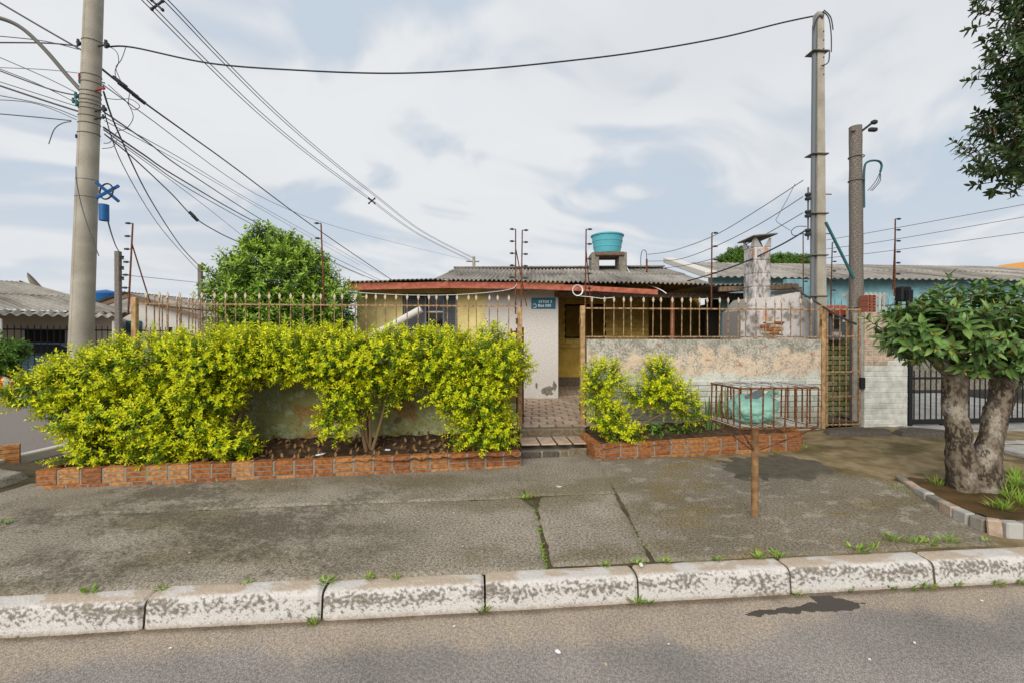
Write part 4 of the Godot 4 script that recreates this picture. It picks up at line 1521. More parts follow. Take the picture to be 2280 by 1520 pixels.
# ---------------------------------------------------------------- neighbour on the right
func neighbour() -> void:
	var o := Vector3(10.0, 0.3, -11.0)
	var t := thing("neighbour_house", "turquoise house with long grey corrugated roof behind the poles", "house", o)
	var box := func(m: Material, called: String, x0: float, x1: float, y0: float, y1: float, z0: float, z1: float):
		var w := MB.new()
		w.box(Vector3((x0 + x1) * 0.5, (y0 + y1) * 0.5, (z0 + z1) * 0.5) - o, Vector3(x1 - x0, y1 - y0, absf(z1 - z0)))
		return part(called, w, m, t)
	box.call(M.blue_wall, "wall", 5.95, 18.0, 1.25, 3.2, -10.75, -10.95)
	box.call(M.concrete, "plinth_band", 5.95, 18.0, 0.3, 1.25, -10.73, -10.95)
	box.call(M.white2, "white_band", 5.95, 18.0, 1.15, 1.26, -10.70, -10.728)
	corrugated("roof_sheet", t, Vector3(5.75, 3.08, -10.35) - o, Vector3(18.5, 3.12, -10.35) - o, Vector3(17.0, 3.95, -13.4) - o, Vector3(6.05, 3.93, -13.4) - o, 0.19, 0.024, 10, 2, M.fibro, 5)
	# white verge flashing on the left edge of the roof
	var mb := MB.new()
	mb.beam(Vector3(5.98, 4.0, -13.35) - o, Vector3(5.68, 3.12, -10.3) - o, 0.30, 0.16)
	part("verge_board", mb, M.white2, t)
	# turquoise frame of an outbuilding seen behind the barbecue
	o = Vector3(4.7, 0.4, -8.6)
	t = thing("outbuilding_wall", "turquoise window wall of an outbuilding behind the barbecue", "wall", o)
	mb = MB.new()
	for q in [[Vector3(4.864, 2.46, -8.394), Vector3(4.985, 1.557, -8.383)], [Vector3(4.985, 2.46, -8.383), Vector3(6.507, 2.356, -8.244)], [Vector3(6.144, 2.769, -8.378), Vector3(6.686, 2.364, -8.328)]]:
		var a: Vector3 = q[0]
		var b: Vector3 = q[1]
		mb.box((a + b) * 0.5 - o - Vector3(0, 0, 0.05), Vector3(absf(b.x - a.x), absf(b.y - a.y), 0.1))
	part("frame", mb, M.blue_wall, t)
	mb = MB.new()
	mb.box(Vector3(5.35, 1.4, -8.75) - o, Vector3(1.3, 2.0, 0.05))
	part("dark_pane", mb, M.dark, t)
	# mossy brick wall seen through the little gate
	o = Vector3(6.05, 0.3, -7.06)
	t = thing("inner_wall", "green mossy brick wall behind the narrow rusty gate", "wall", o)
	for r in 15:
		for k in 3:
			var bm := MB.new()
			var x := -0.36 + k * 0.25 + (0.12 if r % 2 else 0.0)
			bm.bev(Vector3(x, 0.06 + r * 0.085, rng.randf_range(-0.01, 0.01)), Vector3(0.235, 0.074, 0.1), 0.01)
			bm.col = Color.WHITE
			var q := green_color(x * 2.0, r * 0.3)
			for j in bm.c.size(): bm.c[j] = q
			part("brick", bm, M.plaster, t)
	mb = MB.new()
	mb.box(Vector3(0.0, 0.66, -0.06), Vector3(0.96, 1.3, 0.06))
	part("core", mb, M.stone, t)
	# meter cabinet under a little tiled roof
	o = Vector3(6.0, 1.62, -7.06)
	t = thing("meter_cabinet", "grey meter cabinet with wooden side under small red tiled roof", "meter box", o)
	mb = MB.new()
	mb.bev(Vector3(-0.06, 0.17, 0.1), Vector3(0.28, 0.42, 0.2), 0.01)
	part("case", mb, M.shutter, t)
	mb = MB.new()
	mb.bev(Vector3(-0.10, 0.22, 0.203), Vector3(0.13, 0.15, 0.01), 0.003)
	part("dark_pane", mb, M.dark, t)
	mb = MB.new()
	mb.bev(Vector3(-0.09, 0.06, 0.203), Vector3(0.17, 0.07, 0.008), 0.003)
	part("plate", mb, M.white2, t)
	mb = MB.new()
	mb.bev(Vector3(0.14, 0.17, 0.1), Vector3(0.10, 0.42, 0.16), 0.008)
	part("wood_side", mb, M.post, t)
	for k in 5:
		mb = MB.new()
		mb.tube([Vector3(-0.2 + k * 0.11, 0.40, 0.3), Vector3(-0.16 + k * 0.11, 0.50, -0.1)], 0.055, -1.0, 10)
		part("roof_tile", mb, M.tile_red, t)
	# white slat fence behind the pillar
	o = Vector3(6.0, 1.9, -6.45)
	t = thing("slat_fence", "white wooden slat fence on top of the pillar wall", "fence", o)
	for k in 9:
		mb = MB.new()
		mb.bev(Vector3(-0.26 + k * 0.075, 0.20, 0), Vector3(0.032, 0.42, 0.02), 0.003)
		part("slat", mb, M.white2, t)
	mb = MB.new()
	mb.bev(Vector3(0.05, 0.37, -0.022), Vector3(0.75, 0.04, 0.02), 0.003)
	part("rail", mb, M.white2, t)
	mb = MB.new()
	mb.bev(Vector3(0.05, -0.02, -0.022), Vector3(0.75, 0.04, 0.02), 0.003)
	part("rail", mb, M.white2, t)
	# thin spikes on the neighbour's inner fence
	o = Vector3(6.9, 2.1, -8.2)
	t = thing("spike_fence", "thin dark spike fence in front of the turquoise wall", "fence", o)
	mb = MB.new()
	mb.beam(Vector3(-1.0, 0.06, 0), Vector3(2.6, 0.22, 0), 0.02, 0.02)
	part("rail", mb, M.rust, t)
	for k in 26:
		mb = MB.new()
		var x := -1.0 + k * 0.14
		mb.tube([Vector3(x, -0.5, 0), Vector3(x, 0.2 + k * 0.006, 0)], 0.007, 0.004, 5)
		part("spike", mb, M.rust, t)
	# black box on the pillar fence
	mb = MB.new()
	mb.bev(Vector3.ZERO, Vector3(0.16, 0.22, 0.14), 0.02)
	mb.bev(Vector3(0.10, -0.24, 0), Vector3(0.12, 0.05, 0.1), 0.01)
	mb.beam(Vector3(0, -0.1, -0.1), Vector3(0.0, -0.55, -0.1), 0.03, 0.03)
	for k in mb.v.size(): mb.v[k] += Vector3(6.344, 2.261, -6.15)
	lone("alarm_box", mb, M.black, "small black box above the white pillar", "box", "", Vector3(6.344, 2.261, -6.15))
	# black sliding gate
	o = Vector3(7.6, 0.34, -6.02)
	t = thing("sliding_gate", "black barred sliding gate across the paved drive", "gate", o)
	mb = MB.new()
	mb.bev(Vector3(-1.29, 0.95, 0), Vector3(0.065, 2.04, 0.065), 0.006)
	part("post", mb, M.black, t)
	for q in [[0.07, 0.07], [0.70, 0.03], [1.62, 0.05]]:
		mb = MB.new()
		mb.bev(Vector3(0.2, q[0], 0), Vector3(2.9, q[1], 0.04), 0.004)
		part("rail", mb, M.black, t)
	mb = MB.new()
	mb.bev(Vector3(-0.75, 0.0, 0), Vector3(0.08, 0.12, 0.06), 0.01)
	part("roller", mb, M.black, t)
	for k in 31:
		mb = MB.new()
		var x := -1.21 + k * 0.088
		var tall := k % 2 == 1
		mb.tube([Vector3(x, 0.08, 0), Vector3(x, 1.66 if tall else 0.81, 0)], 0.009, -1.0, 6)
		part("bar", mb, M.black, t)
	# far bits: orange roof, tree tops behind the roof
	o = Vector3(36.636, 5.894, -26.79)
	t = thing("far_house", "distant house with orange tiled roof beyond the turquoise house", "house", Vector3(o.x, 0, o.z))
	mb = MB.new()
	mb.box(Vector3(2.0, 2.6, 0), Vector3(6, 5.2, 6))
	part("wall", mb, M.white2, t)
	mb = MB.new()
	mb.prism([Vector2(-2.2, 5.2), Vector2(6, 5.2), Vector2(2, 7.0)], Vector3(0, 0, 3.2), Vector3.RIGHT, Vector3.UP, Vector3(0, 0, -6.4))
	part("roof", mb, M.orange, t)

# ---------------------------------------------------------------- houses beyond the side street
func left_background() -> void:
	var o := Vector3(-18.65, 0, -18.1)
	var t := thing("bungalow", "beige bungalow with dark tiled roof beyond the side street", "house", o, deg_to_rad(38))
	var mb := MB.new()
	mb.box(Vector3(0, 1.35, -3.2), Vector3(9.0, 2.7, 6.0))
	part("wall", mb, M.cream, t)
	for q in [[-3.2, 1.2], [-0.4, 1.1], [2.4, 1.2]]:
		mb = MB.new()
		mb.bev(Vector3(q[0], 1.5, -0.18), Vector3(q[1], 1.0, 0.06), 0.02)
		var wn := part("window", mb, M.dark, t)
		mb = MB.new()
		for s in [-1, 1]:
			mb.bev(Vector3(q[0] + s * q[1] * 0.5, 1.5, -0.15), Vector3(0.08, 1.1, 0.08), 0.01)
			mb.bev(Vector3(q[0], 1.5 + s * 0.52, -0.15), Vector3(q[1] - 0.1, 0.08, 0.08), 0.01)
		part("frame", mb, M.white2, wn)
	var E := [Vector3(-5.0, 2.71, 0.7), Vector3(5.0, 2.71, 0.7), Vector3(5.0, 2.71, -7.0), Vector3(-5.0, 2.71, -7.0)]
	corrugated("roof_slope", t, E[0], E[1], Vector3(1.6, 4.05, -3.1), Vector3(-5.0, 4.05, -3.1), 0.22, 0.03, 3, 2, M.fibro, 5)
	corrugated("roof_slope", t, E[1], E[2], Vector3(1.6, 4.05, -3.1), Vector3(1.58, 4.05, -3.1), 0.22, 0.03, 2, 1, M.fibro, 5)
	corrugated("awning_sheet", t, Vector3(-5.0, 2.44, 2.6), Vector3(4.6, 2.44, 2.6), Vector3(4.6, 2.66, 0.6), Vector3(-5.0, 2.66, 0.6), 0.30, 0.05, 3, 1, M.fibro, 6)
	for x in [-1.4, 1.4, 4.4]:
		mb = MB.new()
		mb.bev(Vector3(x, 1.15, 2.4), Vector3(0.18, 2.3, 0.18), 0.02)
		part("porch_pillar", mb, M.white2, t)
	# satellite dish
	var dp := Vector3(-20.146, 3.984, -22.92)
	t = thing("satellite_dish", "pale satellite dish on the bungalow roof", "satellite dish", dp - Vector3(0, 0.5, 0))
	mb = MB.new()
	mb.lathe(Vector3.ZERO, [Vector2(0.0, 0.0), Vector2(0.25, 0.03), Vector2(0.45, 0.10), Vector2(0.6, 0.2), Vector2(0.58, 0.2), Vector2(0.0, 0.03)], 20)
	var dish := part("reflector", mb, M.concrete, t)
	dish.transform = Transform3D(Basis(Vector3(0.6, 0, 1).normalized(), -1.0), Vector3(0, 0.55, 0))
	mb = MB.new()
	mb.tube([Vector3(0, -0.1, 0), Vector3(0, 0.55, 0)], 0.04)
	part("mast", mb, M.steel, t)
	# dark railings before the bungalow
	o = Vector3(-15.699, 0.378, -17.997)
	o.y = 0.0
	t = thing("street_railing", "black iron railing before the beige bungalow", "fence", o, deg_to_rad(38))
	for y in [0.15, 1.05, 1.95]:
		mb = MB.new()
		mb.beam(Vector3(-4.5, y, 0), Vector3(4.0, y, 0), 0.04, 0.05)
		part("rail", mb, M.black, t)
	for k in 52:
		mb = MB.new()
		mb.tube([Vector3(-4.5 + k * 0.165, 0.05, 0), Vector3(-4.5 + k * 0.165, 2.1, 0)], 0.014, -1.0, 5)
		part("bar", mb, M.black, t)
	for x in [-1.6, 1.3, 3.9]:
		mb = MB.new()
		mb.bev(Vector3(x, 1.05, 0), Vector3(0.16, 2.1, 0.16), 0.01)
		part("post", mb, M.black, t)
	# parked car behind the railing
	o = Vector3(-16.819, 0.223, -20.208)
	o.y = 0.0
	t = thing("parked_car", "pale blue car parked in the bungalow yard", "car", o, deg_to_rad(20))
	mb = MB.new()
	mb.prism([Vector2(-2.0, 0.3), Vector2(2.0, 0.3), Vector2(2.05, 0.75), Vector2(1.9, 0.92), Vector2(1.05, 1.0), Vector2(-1.95, 1.0), Vector2(-2.08, 0.7)], Vector3(0, 0, 0.82), Vector3.RIGHT, Vector3.UP, Vector3(0, 0, -1.64))
	part("body", mb, M.car, t)
	mb = MB.new()
	mb.prism([Vector2(-1.6, 1.0), Vector2(1.0, 1.0), Vector2(0.35, 1.46), Vector2(-1.2, 1.5)], Vector3(0, 0, 0.70), Vector3.RIGHT, Vector3.UP, Vector3(0, 0, -1.4))
	part("cabin", mb, M.car, t)
	for s in [0.702, -0.708]:
		mb = MB.new()
		mb.prism([Vector2(-1.4, 1.05), Vector2(0.8, 1.05), Vector2(0.28, 1.4), Vector2(-1.12, 1.43)], Vector3(0, 0, s), Vector3.RIGHT, Vector3.UP, Vector3(0, 0, 0.006))
		part("side_window", mb, M.car_dark, t)
	for x in [-1.3, 1.3]:
		for z in [-0.8, 0.8]:
			mb = MB.new()
			mb.tube([Vector3(x, 0.31, z - 0.1), Vector3(x, 0.31, z + 0.1)], 0.31, -1.0, 18)
			part("wheel", mb, M.rubber, t)
	# white gable house
	o = Vector3(-17.644, 0.534, -25.705)
	o.y = 0.0
	t = thing("gable_house", "white gabled house with grey roof across the side street", "house", o)
	var g := [Vector3(-20.405, 0.534, -25.956), Vector3(-20.405, 3.14, -25.956), Vector3(-17.998, 3.969, -25.737), Vector3(-14.294, 2.856, -25.4), Vector3(-14.294, 0.534, -25.4)]
	mb = MB.new()
	var f := []
	for q in g: f.append(q - o)
	mb.face(f, Vector3(0, 0, -30))
	var bk := Vector3(2.2, 0, -8.0)
	for k in [0, 3]:
		mb.face([f[k], f[k + 1], f[k + 1] + bk, f[k] + bk], Vector3(0, 1, -3))
	mb.face([f[0] + bk, f[1] + bk, f[2] + bk, f[3] + bk, f[4] + bk], Vector3(0, 0, 0))
	part("wall", mb, M.white2, t)
	var ov := Vector3(0, 0.06, 0.35)
	corrugated("roof_slope", t, f[1] + ov + Vector3(-0.5, -0.2, 0), f[1] + bk + Vector3(-0.5, -0.14, 0), f[2] + bk + Vector3(0, 0.06, 0), f[2] + ov, 0.2, 0.025, 2, 1, M.fibro, 5)
	corrugated("roof_slope", t, f[3] + bk + Vector3(0.4, -0.06, 0), f[3] + ov + Vector3(0.4, -0.12, 0), f[2] + ov, f[2] + bk + Vector3(0, 0.06, 0), 0.2, 0.025, 2, 1, M.fibro, 5)
	mb = MB.new()
	mb.bev(Vector3(-17.641, 2.261, -25.604) - o, Vector3(0.75, 0.6, 0.08), 0.02)
	var wn2 := part("window", mb, M.teal, t)
	mb = MB.new()
	mb.beam(Vector3(-20.065, 2.998, -25.524) - o, Vector3(-17.698, 3.837, -25.308) - o, 0.1, 0.2)
	part("rake_board", mb, M.wood, t)
	mb = MB.new()
	mb.beam(Vector3(-17.698, 3.837, -25.308) - o, Vector3(-14.056, 2.765, -24.977) - o, 0.1, 0.2)
	part("rake_board", mb, M.wood, t)
	# blue tank behind that house
	var bt := Vector3(-23.943, 4.354, -32.303)
	mb = MB.new()
	mb.lathe(Vector3.ZERO, [Vector2(0, -0.5), Vector2(0.8, -0.5), Vector2(0.95, 0.2), Vector2(0.9, 0.3), Vector2(0, 0.5)], 16)
	mb.tube([Vector3(0, -0.5, 0), Vector3(0, -bt.y, 0)], 0.25)
	for k in mb.v.size(): mb.v[k] += bt
	lone("water_tank", mb, M.blue_paint, "dark blue water tank behind the white gabled house", "water tank", "", Vector3(bt.x, 0, bt.z))
	# low yard wall at the back of the plot
	mb = MB.new()
	mb.col = L(150, 140, 124)
	mb.bev(Vector3(-0.2, 0.95, -14.6), Vector3(8.0, 1.1, 0.15), 0.01)
	lone("back_wall", mb, M.plaster, "grey wall closing the yard behind the citrus tree", "wall", "", Vector3(-0.2, 0.4, -14.6))
	# unidentified red and white round object on the far verge, shaped as a ball
	var rb := Vector3(-14.216, 0, -15.204)
	t = thing("round_object", "red and white round object by the far kerb", "ball", rb + Vector3(0, 0.24, 0))
	for k in 8:
		mb = MB.new()
		var pos := PackedVector3Array()
		for b in 9:
			for a in 5:
				var th := PI * b / 8.0
				var ph := TAU * (k + a / 4.0) / 8.0
				pos.append(Vector3(sin(th) * cos(ph), cos(th), sin(th) * sin(ph)) * 0.24)
		mb.grid(4, 8, pos, PackedColorArray())
		for j in mb.n.size(): mb.n[j] = mb.v[j].normalized()
		part("panel", mb, M.red if k % 2 else M.white2, t)
	# brick planter corner at the left edge
	var pl := Vector3(-5.955, 0.06, -6.238)
	t = thing("brick_planter", "orange brick planter corner beside the ramp slab", "planter", pl)
	var bb := ribbed_brick(0.30, 0.15, 0.1, 3)
	for k in 3:
		put("brick", bb.mesh(M.brick[2]), t, Transform3D(Basis(Vector3.UP, 0.6), Vector3(0.12 - k * 0.26, 0.14, 0.18 * k)))
		put("brick", bb.mesh(M.brick[k]), t, Transform3D(Basis(Vector3.UP, 0.6), Vector3(0.12 - k * 0.26, 0.0, 0.18 * k)))

# ---------------------------------------------------------------- poles
func poles() -> void:
	# big round concrete pole, tapering, slightly out of plumb
	var b := Vector3(-5.545, 1.568, -7.032)
	var tp := Vector3(-5.335, 6.637, -7.012)
	var dirv := (tp - b).normalized()
	var o := b - dirv * ((b.y - 0.08) / dirv.y)
	var t := thing("concrete_pole", "tall round concrete utility pole wrapped in clamps at the corner", "utility pole", o)
	var mb := MB.new()
	var path := []
	var rad := []
	for k in 25:
		var y := k * 0.4 - 0.1
		path.append(dirv * (y / dirv.y))
		rad.append(lerpf(0.148, 0.088, y / 9.6))
	mb.tube(path, 0.1, -1.0, 28, true, rad)
	part("shaft", mb, M.pole, t)
	mb = MB.new()
	var sp := []
	for k in 13:
		var y := k * 0.75
		var r := lerpf(0.148, 0.088, y / 9.6)
		sp.append(dirv * (y / dirv.y) + Vector3(-0.25, 0, 0.97).normalized() * (r - 0.001))
	mb.tube(sp, 0.003, -1.0, 5)
	part("mould_seam", mb, M.concrete, t)
	for py in [96, 172, 188, 208, 218, 228, 236, 246, 262, 278, 300, 402, 440]:
		var v: float = (755.0 - py) / 1013.0
		var y: float = 1.6 + v * 6.5 - o.y
		var r := lerpf(0.148, 0.088, y / 9.6) + 0.003
		var ring := []
		for s in 25:
			var an := TAU * s / 24
			ring.append(dirv * (y / dirv.y) + Vector3(cos(an) * r, sin(an) * -0.012, sin(an) * r))
		mb = MB.new()
		mb.tube(ring, 0.006 if py < 390 else 0.003, -1.0, 5, false)
		part("band", mb, M.steel, t)
	for q in [[Vector3(-5.515, 5.783, -6.979), 0.05, M.rubber], [Vector3(-5.122, 5.758, -6.943), 0.06, M.rubber], [Vector3(-5.46, 5.283, -6.923), 0.035, M.red_clip], [Vector3(-5.127, 5.119, -6.893), 0.03, M.red_clip], [Vector3(-5.46, 5.214, -6.923), 0.035, M.teal], [Vector3(-5.51, 5.012, -6.928), 0.05, M.teal], [Vector3(-5.498, 4.904, -6.927), 0.05, M.teal], [Vector3(-5.548, 4.942, -6.931), 0.04, M.teal], [Vector3(-5.12, 4.828, -6.892), 0.05, M.rubber], [Vector3(-5.51, 4.443, -6.928), 0.03, M.rubber], [Vector3(-5.133, 4.715, -6.894), 0.035, M.rubber]]:
		mb = MB.new()
		var c: Vector3 = q[0] - o
		var r: float = q[1]
		var ax := c - dirv * (c.y / dirv.y)
		mb.bev(c, Vector3(r, r * 1.1, r), r * 0.2, Basis(Vector3.BACK, 0.3))
		mb.tube([c + Vector3(0, -r * 0.9, r * 0.3), c + Vector3(0, r * 0.9, r * 0.3)], r * 0.32)
		mb.tube([c, c - Vector3(ax.x, 0, ax.z) * 0.6], 0.012)
		part("clamp", mb, q[2], t)
	# street lamp arm
	mb = MB.new()
	mb.tube(curve([Vector3(-5.465, 5.083, -6.974), Vector3(-5.649, 5.309, -6.941), Vector3(-5.87, 5.611, -6.86), Vector3(-6.082, 5.829, -6.779), Vector3(-6.284, 5.893, -6.697), Vector3(-6.594, 5.894, -6.625)], 6).map(func(p): return p - o), 0.028, 0.024, 10)
	part("lamp_arm", mb, M.steel, t)
	mb = MB.new()
	mb.bev(Vector3(-6.77, 5.906, -6.641) - o, Vector3(0.55, 0.10, 0.2), 0.03)
	part("lamp_head", mb, M.steel, t)
	# blue slack cable cross and splice box
	var c := Vector3(-5.083, 3.666, -6.889) - o
	mb = MB.new()
	for a in [0.75, -0.75]:
		mb.bev(c, Vector3(0.34, 0.04, 0.03), 0.006, Basis(Vector3.UP, 0.6) * Basis(Vector3.BACK, a))
	part("cable_cross", mb, M.blue_paint, t)
	mb = MB.new()
	var ring2 := []
	for s in 21:
		var an := TAU * s / 20
		ring2.append(c + Vector3(cos(an) * 0.085, sin(an) * 0.115, -sin(an) * 0.02 + 0.02))
	mb.tube(ring2, 0.011, -1.0, 6, false)
	part("cable_loop", mb, M.rubber, t)
	mb = MB.new()
	mb.tube([Vector3(-5.133, 3.262, -6.894) - o, Vector3(-5.133, 3.489, -6.894) - o], 0.058, -1.0, 14)
	part("splice_box", mb, M.blue_paint, t)
	# squared concrete pole with a conduit
	o = Vector3(5.30, 0.35, -6.50)
	t = thing("concrete_post", "slim square concrete service pole with grey conduit behind street wall", "utility pole", o)
	mb = MB.new()
	var w0 := 0.165
	var w1 := 0.105
	var q4 := [Vector2(-1, -1), Vector2(1, -1), Vector2(1, 1), Vector2(-1, 1)]
	for k in 4:
		var a: Vector2 = q4[k]
		var d: Vector2 = q4[(k + 1) % 4]
		mb.face([Vector3(a.x * w0, 0, a.y * w0) * 0.5, Vector3(d.x * w0, 0, d.y * w0) * 0.5, Vector3(d.x * w1, 12.2, d.y * w1) * 0.5 + Vector3(-0.02, 0.1, 0), Vector3(a.x * w1, 12.2, a.y * w1) * 0.5 + Vector3(-0.02, 0.1, 0)], Vector3(0, 3, 0))
	mb.face([Vector3(-w1, 12.4, -w1) * 0.5 + Vector3(-0.02, 0, 0), Vector3(w1, 12.4, -w1) * 0.5 + Vector3(-0.02, 0, 0), Vector3(w1, 12.4, w1) * 0.5 + Vector3(-0.02, 0, 0), Vector3(-w1, 12.4, w1) * 0.5 + Vector3(-0.02, 0, 0)], Vector3(0, 3, 0))
	part("shaft", mb, M.pole, t)
	mb = MB.new()
	mb.tube([Vector3(-0.125, 0.2, 0.02), Vector3(-0.115, 3.4, 0.02), Vector3(-0.10, 6.0, 0.02), Vector3(-0.06, 6.15, 0.02), Vector3(0.0, 6.12, 0.08)], 0.034, 0.03, 12)
	part("conduit", mb, M.shutter, t)
	for y in [5.6, 4.05, 3.15, 2.52, 1.9]:
		mb = MB.new()
		mb.bev(Vector3(-0.04, y, 0.0), Vector3(0.26, 0.018, 0.19), 0.004)
		part("strap", mb, M.steel, t)
	for y in [3.45, 2.85]:
		mb = MB.new()
		mb.tube([Vector3(0.0, y, 0.04), Vector3(0.14, y, 0.04), Vector3(0.17, y, 0.04)], 0.009, -1.0, 6)
		part("bolt", mb, M.steel, t)
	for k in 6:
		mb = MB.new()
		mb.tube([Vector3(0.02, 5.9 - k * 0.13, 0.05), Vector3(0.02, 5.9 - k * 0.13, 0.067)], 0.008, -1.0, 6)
		part("painted_hole", mb, M.dark, t)  # solid dark stub, painted as the shade inside a hole
	# insulator rack
	mb = MB.new()
	mb.beam(Vector3(-0.20, 2.75, 0.03), Vector3(-0.20, 3.55, 0.03), 0.02, 0.02)
	part("rack", mb, M.steel, t)
	for y in [3.40, 3.14, 2.86]:
		mb = MB.new()
		mb.lathe(Vector3(-0.22, y, 0.05), [Vector2(0, -0.05), Vector2(0.04, -0.05), Vector2(0.045, -0.025), Vector2(0.025, 0.0), Vector2(0.045, 0.025), Vector2(0.04, 0.05), Vector2(0, 0.05)], 14)
		part("insulator", mb, M.rubber, t)
	mb = MB.new()
	for q in [[Vector3(0.0, 6.2, 0.06), Vector3(0.10, 6.1, 0.06), Vector3(0.14, 5.85, 0.06), Vector3(0.15, 5.6, 0.05)], [Vector3(0.02, 6.22, 0.06), Vector3(0.13, 6.12, 0.06), Vector3(0.17, 5.93, 0.06)], [Vector3(-0.03, 6.15, 0.06), Vector3(-0.12, 6.05, 0.08), Vector3(-0.16, 5.9, 0.08)], [Vector3(0.12, 5.62, 0.05), Vector3(0.07, 5.42, 0.09), Vector3(-0.05, 5.35, 0.1)]]:
		mb.tube(curve(q, 5), 0.008, -1.0, 6)
	part("cable_tail", mb, M.rubber, t)
	# weathered wooden pole
	o = Vector3(5.74, 0.35, -6.28)
	t = thing("wooden_pole", "weathered round wooden pole behind the narrow rusty gate", "utility pole", o)
	mb = MB.new()
	var wp := []
	var wr := []
	for k in 23:
		wp.append(Vector3(-0.002 * k, k * 0.2, 0))
		wr.append(lerpf(0.093, 0.082, k / 22.0) + nz(131, 0.9, 2).get_noise_2d(k * 1.0, 0.0) * 0.004)
	mb.tube(wp, 0.1, -1.0, 18, true, wr)
	for k in mb.v.size():
		var an := atan2(mb.v[k].z, mb.v[k].x)
		mb.v[k] += mb.n[k] * nz(132, 1.0, 3).get_noise_2d(an * 9.0, mb.v[k].y * 0.8) * 0.006
	part("shaft", mb, M.oldwood, t)
	mb = MB.new()
	mb.tube([Vector3(-0.02, -0.1, 0.105), Vector3(-0.02, 1.75, 0.105)], 0.042, -1.0, 12)
	part("conduit", mb, M.shutter, t)
	for y in [3.95, 3.6, 1.72]:
		mb = MB.new()
		var rg := []
		for s in 17:
			var an := TAU * s / 16
			rg.append(Vector3(cos(an) * 0.098 - 0.03, y, sin(an) * 0.098))
		mb.tube(rg, 0.008, -1.0, 5, false)
		part("band", mb, M.steel, t)
	mb = MB.new()
	mb.beam(Vector3(-0.04, 4.28, 0.06), Vector3(0.22, 4.48, 0.06), 0.02, 0.03)
	mb.bev(Vector3(0.16, 4.33, 0.08), Vector3(0.12, 0.05, 0.06), 0.01)
	mb.bev(Vector3(0.18, 4.44, 0.08), Vector3(0.08, 0.05, 0.06), 0.01)
	mb.tube([Vector3(-0.16, 4.3, 0.05), Vector3(0.0, 4.32, 0.05)], 0.012)
	part("bracket", mb, M.rubber, t)
	mb = MB.new()
	mb.tube(curve([Vector3(0.08, 3.2, 0.02), Vector3(0.08, 3.75, 0.02), Vector3(0.14, 3.88, 0.02), Vector3(0.30, 3.9, 0.02), Vector3(0.36, 3.84, 0.02), Vector3(0.34, 3.74, 0.02)], 5), 0.015, -1.0, 8)
	part("goose_neck", mb, M.teal, t)
	mb = MB.new()
	for d in [0.0, 0.03, -0.04]:
		mb.tube(curve([Vector3(0.34, 3.74, 0.02), Vector3(0.30 + d, 3.6, 0.03), Vector3(0.22 + d, 3.5, 0.03), Vector3(0.17 + d, 3.45, 0.03)], 4), 0.005, -1.0, 5)
	part("cable_tail", mb, M.rubber, t)
	mb = MB.new()
	mb.beam(Vector3(5.127, 3.294, -6.161) - o, Vector3(5.542, 2.467, -6.123) - o, 0.03, 0.03)
	part("stay", mb, M.teal, t)
	# timber posts of the side street
	for q in [["short timber post behind the concrete utility pole", Vector3(-8.487, 1.329, -11.818), Vector3(-8.465, 3.717, -11.816)], ["timber service post left of the citrus tree", Vector3(-8.283, 1.531, -14.812), Vector3(-8.269, 3.894, -14.81)]]:
		var f := Vector3(q[1].x, 0.0, q[1].z)
		t = thing("timber_post", q[0], "post", f)
		mb = MB.new()
		mb.bev(Vector3(0, q[2].y * 0.5, 0), Vector3(0.11, q[2].y, 0.11), 0.01)
		part("shaft", mb, M.oldwood, t)
		for k in 3:
			mb = MB.new()
			mb.lathe(Vector3(0.10, q[2].y - 0.15 - k * 0.25, 0), [Vector2(0, -0.04), Vector2(0.035, -0.04), Vector2(0.02, 0), Vector2(0.035, 0.04), Vector2(0, 0.04)], 10)
			part("insulator", mb, M.rubber, t)
	# far pole over the ridge
	var fp := Vector3(0.297, 8.026, -42.147)
	t = thing("far_pole", "distant utility pole with crossarm over the roof ridge", "utility pole", Vector3(fp.x, 0, fp.z))
	mb = MB.new()
	mb.tube([Vector3.ZERO, Vector3(0, 9.2, 0)], 0.2, 0.14, 10)
	part("shaft", mb, M.pole, t)
	mb = MB.new()
	mb.beam(Vector3(-0.7, 8.75, 0), Vector3(0.5, 8.75, 0), 0.12, 0.1)
	part("crossarm", mb, M.concrete, t)

# ---------------------------------------------------------------- overhead cables, every one its own
func cable(called: String, label: String, group: String, pts: Array, r: float, m: Material) -> void:
	var mb := MB.new()
	mb.tube(curve(pts, 8), r, -1.0, 6)
	lone(called, mb, m, label, "cable", group, pts[0])

